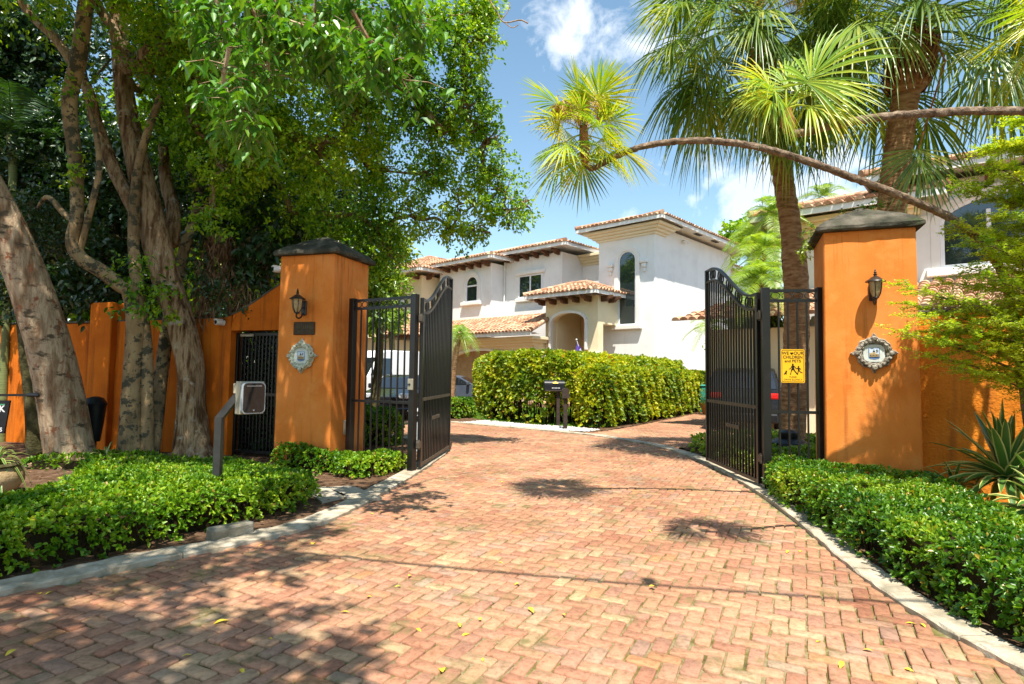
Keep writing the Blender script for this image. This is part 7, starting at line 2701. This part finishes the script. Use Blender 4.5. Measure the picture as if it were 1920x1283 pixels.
car('sedan', 'dark sedan parked in front of the white van, its nose towards the gate', 'car', (-3.75, 21.0), R(-97), sed, 1.84, 0.96, (1.42, -1.42), 0.33, M['darkpaint'], ws, ((1.03, 1.0), (0.38, 1.35)), ((-1.83, 1.10), (-1.27, 1.35)))
suvp = [(2.40, 0.38), (2.48, 0.70), (2.40, 1.00), (2.05, 1.10), (1.15, 1.18), (0.55, 1.66), (0.2, 1.76), (-1.70, 1.78), (-2.10, 1.68), (-2.38, 1.15), (-2.46, 0.85), (-2.42, 0.40)]
wsu = [[(1.02, 1.20), (0.10, 1.20), (0.10, 1.64), (0.50, 1.58)], [(0.03, 1.20), (-0.95, 1.20), (-0.95, 1.66), (0.03, 1.66)], [(-1.02, 1.20), (-1.95, 1.20), (-1.80, 1.62), (-1.02, 1.66)]]
suv = car('suv', 'dark estate car with red tail lights, parked behind the right gate leaf', 'car', (7.55, 18.6), R(63), suvp, 1.96, 1.14, (1.50, -1.48), 0.37, M['darkpaint'], wsu, ((1.13, 1.20), (0.60, 1.64)), ((-2.36, 1.20), (-2.12, 1.64)))
m = MB()
m.tube([(0.3, -0.62, 1.84), (-1.7, -0.62, 1.85)], 0.02, 6)
m.tube([(0.3, 0.62, 1.84), (-1.7, 0.62, 1.85)], 0.02, 6)
m.build('roof_rail', M['alloy'], suv, world=False)

# ================================================================== SMALL THINGS BEHIND THE GATE
def mailbox(label, loc, rot, zt, w, box=True):
    p = thing('mailbox', label, 'mailbox', loc, rot, 'mailboxes in front of the tall hedge')
    if box:
        m = MB()
        m.bbox(-0.05, 0.05, -0.05, 0.05, -0.02, zt - 0.31, 0.008)
        m.build('post', M['boxwood'], p, world=False)
        m = MB()
        pr_ = [(0.13, 0.0), (0.13, 0.16)] + [(0.13 * math.cos(a), 0.16 + 0.13 * math.sin(a)) for a in np.linspace(0, PI, 10)][1:-1] + [(-0.13, 0.16), (-0.13, 0.0)]
        V = [(x, y, zt - 0.29 + z) for x in (-0.42, 0.18) for y, z in pr_]
        n = len(pr_)
        m.add(V, [tuple(range(n)), tuple(range(2 * n - 1, n - 1, -1))] + [(i, (i + 1) % n, n + (i + 1) % n, n + i) for i in range(n)])
        m.build('box', M['plastic_b'], p, world=False, fix=True)
        m = MB()
        m.bbox(-0.40, 0.16, -0.15, 0.15, zt - 0.325, zt - 0.292, 0.005)
        m.build('base_board', M['boxwood'], p, world=False)
        m = MB()
        m.bbox(-0.434, -0.421, -0.125, 0.125, zt - 0.285, zt - 0.04, 0.004)
        m.box(-0.445, -0.435, -0.02, 0.02, zt - 0.10, zt - 0.075)
        m.build('door', M['plastic_b'], p, world=False)
        m = MB()
        m.prism([(-0.18, -0.02), (-0.02, -0.02), (-0.02, 0.01), (-0.09, 0.05), (-0.18, 0.02)], 0, 0.003, plane='xy')
        for V in m.v:
            V[:, 2] = zt - 0.10 + (V[:, 1] + 0.02) * 0.9 + V[:, 2]
            V[:, 1] = -0.145 + (V[:, 1] + 0.02) * 0.5
        m.build('orange_leaf_sticker', M['yleaf'], p, world=False)
        m = MB()
        for k in range(6):
            x = -0.20 + k * 0.042
            m.box(x, x + 0.022, -0.1325, -0.130, zt - 0.245, zt - 0.215)
        m.build('number_plate', M['inkw'], p, world=False)
    else:
        m = MB()
        m.bbox(-0.055, 0.055, -0.055, 0.055, -0.02, zt - 0.31, 0.008)
        m.build('post', M['boxwood'], p, world=False)
        m = MB()
        pr_ = [(0.10, 0.0), (0.10, 0.20)] + [(0.10 * math.cos(a), 0.20 + 0.08 * math.sin(a)) for a in np.linspace(0, PI, 8)][1:-1] + [(-0.10, 0.20), (-0.10, 0.0)]
        V = [(y, x, zt - 0.31 + z) for x in (-0.13, 0.13) for y, z in pr_]
        n = len(pr_)
        m.add(V, [tuple(range(n)), tuple(range(2 * n - 1, n - 1, -1))] + [(i, (i + 1) % n, n + (i + 1) % n, n + i) for i in range(n)])
        m.build('box', M['boxwood'], p, world=False, fix=True)
    return p


q1 = gnd(1046, 800)
mailbox('black arched mailbox with an orange mark, on a post left of the plainer mailbox', (q1[0], q1[1], 0), R(4), 1.36, 0.3)
q1 = gnd(1059, 805)
mailbox('plain brown post mailbox right beside the black arched mailbox', (q1[0], q1[1] - 0.1, 0), 0, 1.18, 0.2, False)

q1 = gnd(764, 862)
p = thing('grey_bollard', 'pale grey service bollard behind the left fixed gate panel', 'bollard', (q1[0] + 0.02, 11.35, 0))
m = MB(); m.bbox(-0.17, 0.17, -0.15, 0.15, 0, 0.74, 0.03); m.build('body', M['utilgrey'], p, world=False)
m = MB(); m.bbox(-0.20, 0.20, -0.18, 0.18, 0.742, 0.83, 0.04); m.build('lid', M['utilgrey'], p, world=False)
m = MB(); m.bbox(-0.10, 0.12, -0.162, -0.151, 0.60, 0.70, 0.004); m.build('slot', M['plastic_b'], p, world=False)

q1 = gnd(1486, 852)
p = thing('black_drum', 'squat black plastic drum behind the right fixed gate panel, by the leaning palm trunk', 'drum', (5.05, 10.75, 0))
m = MB()
m.lathe([(0.30, 0.0), (0.35, 0.05), (0.36, 0.22), (0.33, 0.34), (0.24, 0.40), (0.15, 0.42)], 24, (0, 0, 0))
m.build('body', M['plastic_b'], p, world=False, smooth=True)
m = MB()
m.lathe([(0.16, 0.42), (0.17, 0.44), (0.17, 0.52), (0.12, 0.56), (0.03, 0.57)], 20, (0, 0, 0))
m.build('lid', M['plastic_b'], p, world=False, smooth=True)

f0 = at(1084, 660, 28)
p = thing('small_flag', 'small purple and white flag on a tilted stick behind the hedge at the porch', 'flag', (f0[0], 28, 0))
m = MB()
tp = at(1081, 637, 28)
m.tube([(f0[0] + 0.35, 28, 0.5), (f0[0] + 0.18, 28, f0[2] - 0.3), tp], 0.018, 6)
m.lathe([(0.0, -0.05), (0.045, -0.02), (0.045, 0.02), (0.0, 0.05)], 10, tuple(tp))
m.build('stick', M['inkw'], p)
m = MB()
a, b_ = np.array(tp) - [0, 0, 0.12], np.array([f0[0] - 0.12, 27.98, f0[2] - 0.55])
xs = np.linspace(0, 1, 8)
V = []
for t_ in xs:
    V += [(a[0] + 0.02 + 0.22 * t_, 28 + 0.04 * math.sin(t_ * 9), a[2] - 0.3 * t_), (a[0] - 0.08 + 0.30 * t_, 28 + 0.05 * math.sin(t_ * 9 + 1), a[2] - 0.55 - 0.25 * t_)]
m.add(V, [(2 * i, 2 * i + 1, 2 * i + 3, 2 * i + 2) for i in range(7)])
m.build('cloth', M['flagp'], p)
m = MB()
V = [(x + 0.06, y - 0.01, z - 0.16) for x, y, z in V]
m.add(V, [(2 * i, 2 * i + 1, 2 * i + 3, 2 * i + 2) for i in range(3, 7)])
m.build('white_field', M['flagw'], p)
q1 = at(1326, 765, 24)
p = thing('orange_pot', 'orange flower pot at the right end of the hedge, just left of the gate leaf', 'pot', (q1[0], 24, 0))
m = MB()
m.lathe([(0.18, 0.0), (0.26, 0.35), (0.30, 0.37), (0.30, 0.45), (0.27, 0.45)], 20, (0, 0, 0))
m.build('bowl', M['pot'], p, world=False, smooth=True)
lv = Leaves()
crown_leaves(lv, [(q1[0], 24, 0.6, 0.25)], 2, k=10, L=0.1, W=0.04, spread=0.15)
lv.build('plant', M['brightleaf'], p)
q1 = at(1325, 722, 25)
p = thing('teal_bin', 'teal bin glimpsed at the right end of the hedge beside the gate leaf', 'bin', (q1[0] + 0.1, 25.3, 0))
m = MB(); m.bbox(-0.35, 0.35, -0.3, 0.3, 0, 1.1, 0.05); m.build('body', M['teal'], p, world=False)
m = MB(); m.bbox(-0.38, 0.38, -0.34, 0.34, 1.102, 1.18, 0.03); m.build('lid', M['teal'], p, world=False)

# ================================================================== FALLEN LEAVES
def leaf_blade(name):
    a = np.linspace(0, 1, 7)
    V, F = [], []
    for t_ in a:
        w = 0.5 * math.sin(PI * min(1, t_ * 0.96 + 0.02)) ** 0.8
        z = 0.10 * math.sin(t_ * PI)
        V += [(t_, -w * 0.45, z + 0.10 * w), (t_, 0, z), (t_, w * 0.45, z + 0.12 * w)]
    for i in range(6):
        F += [(3 * i, 3 * i + 3, 3 * i + 4, 3 * i + 1), (3 * i + 1, 3 * i + 4, 3 * i + 5, 3 * i + 2)]
    me = bpy.data.meshes.new(name)
    me.from_pydata(V, [], F)
    me.materials.append(M['yleaf'])
    return me
lm = leaf_blade('fallen_leaf')
FL = [(400, 1172), (510, 1200), (360, 1230), (10, 1232), (100, 1110), (75, 1115), (752, 1100), (770, 1080), (905, 1242), (880, 1190), (900, 1160), (780, 1180), (860, 1170), (965, 1098), (830, 1262), (688, 1120), (1000, 1150), (1060, 1155),
      (1475, 1038), (1500, 1036), (1530, 1205), (1575, 1255), (1617, 1220), (1695, 1255), (1735, 1178), (1697, 1170), (700, 965), (712, 962), (585, 1022), (655, 1150), (325, 1067), (485, 1025), (1215, 995), (1290, 1004), (935, 1055), (1230, 1102), (940, 905), (450, 1256)]
for i, (px, py) in enumerate(FL):
    q = gnd(px, py)
    o = bpy.data.objects.new('fallen_leaf', lm)
    COL.objects.link(o)
    s = rng.uniform(0.035, 0.075) * (1.3 if i % 7 == 0 else 0.9)
    o.location = (q[0], q[1], 0.004)
    o.scale = (s, s * rng.uniform(0.8, 1.2), s)
    o.rotation_euler = (rng.normal() * 0.12, rng.normal() * 0.12, rng.uniform(0, 6.28))
    o['label'] = 'yellow fallen leaf lying on the brick driveway'
    o['category'] = 'leaf'
    o['group'] = 'fallen yellow leaves on the bricks'
def litter():
    n = 2600
    P = sample_poly(LB + [(-2.4, 13.0), (-9, 12), (-8, 3)], 1500)
    P = np.vstack([P, sample_poly(RB[2:-1] + [(5.8, 1.2), (6.2, 6.5)], n - 1500)])
    st = Leaves()
    n = len(P)
    L = rng.uniform(0.03, 0.07, n)
    az = rng.uniform(0, 2 * PI, n)
    st.add(leaves_V(np.c_[P, np.full(n, 0.028) + rng.random(n) * 0.02], np.c_[np.cos(az), np.sin(az), rng.normal(size=n) * 0.15], np.c_[rng.normal(size=(n, 2)) * 0.4, np.ones(n)], L, L * 0.4, 0.2, 0.0))
    o = st.build('leaf_litter', M['dead'], None)
    tag(o, 'dry brown leaf litter on the soil of the beds', 'leaf litter', kind='stuff')
litter()

q = wl_(-1.85, 1.25)
hedge('leafy_bush', 'dark leafy bush seen through the bars of the pedestrian gate', 'bush', [(q[0] - 1.0, q[1] + 0.2), (q[0] - 0.5, q[1] - 0.25), (q[0] + 0.6, q[1] - 0.45), (q[0] + 0.9, q[1] + 0.5), (q[0], q[1] + 0.9)],
      lambda P: 2.15 + 0 * P[:, 0], M['darkleaf'], 150, 6, 0.10, 0.05, 0.25, 0.08)
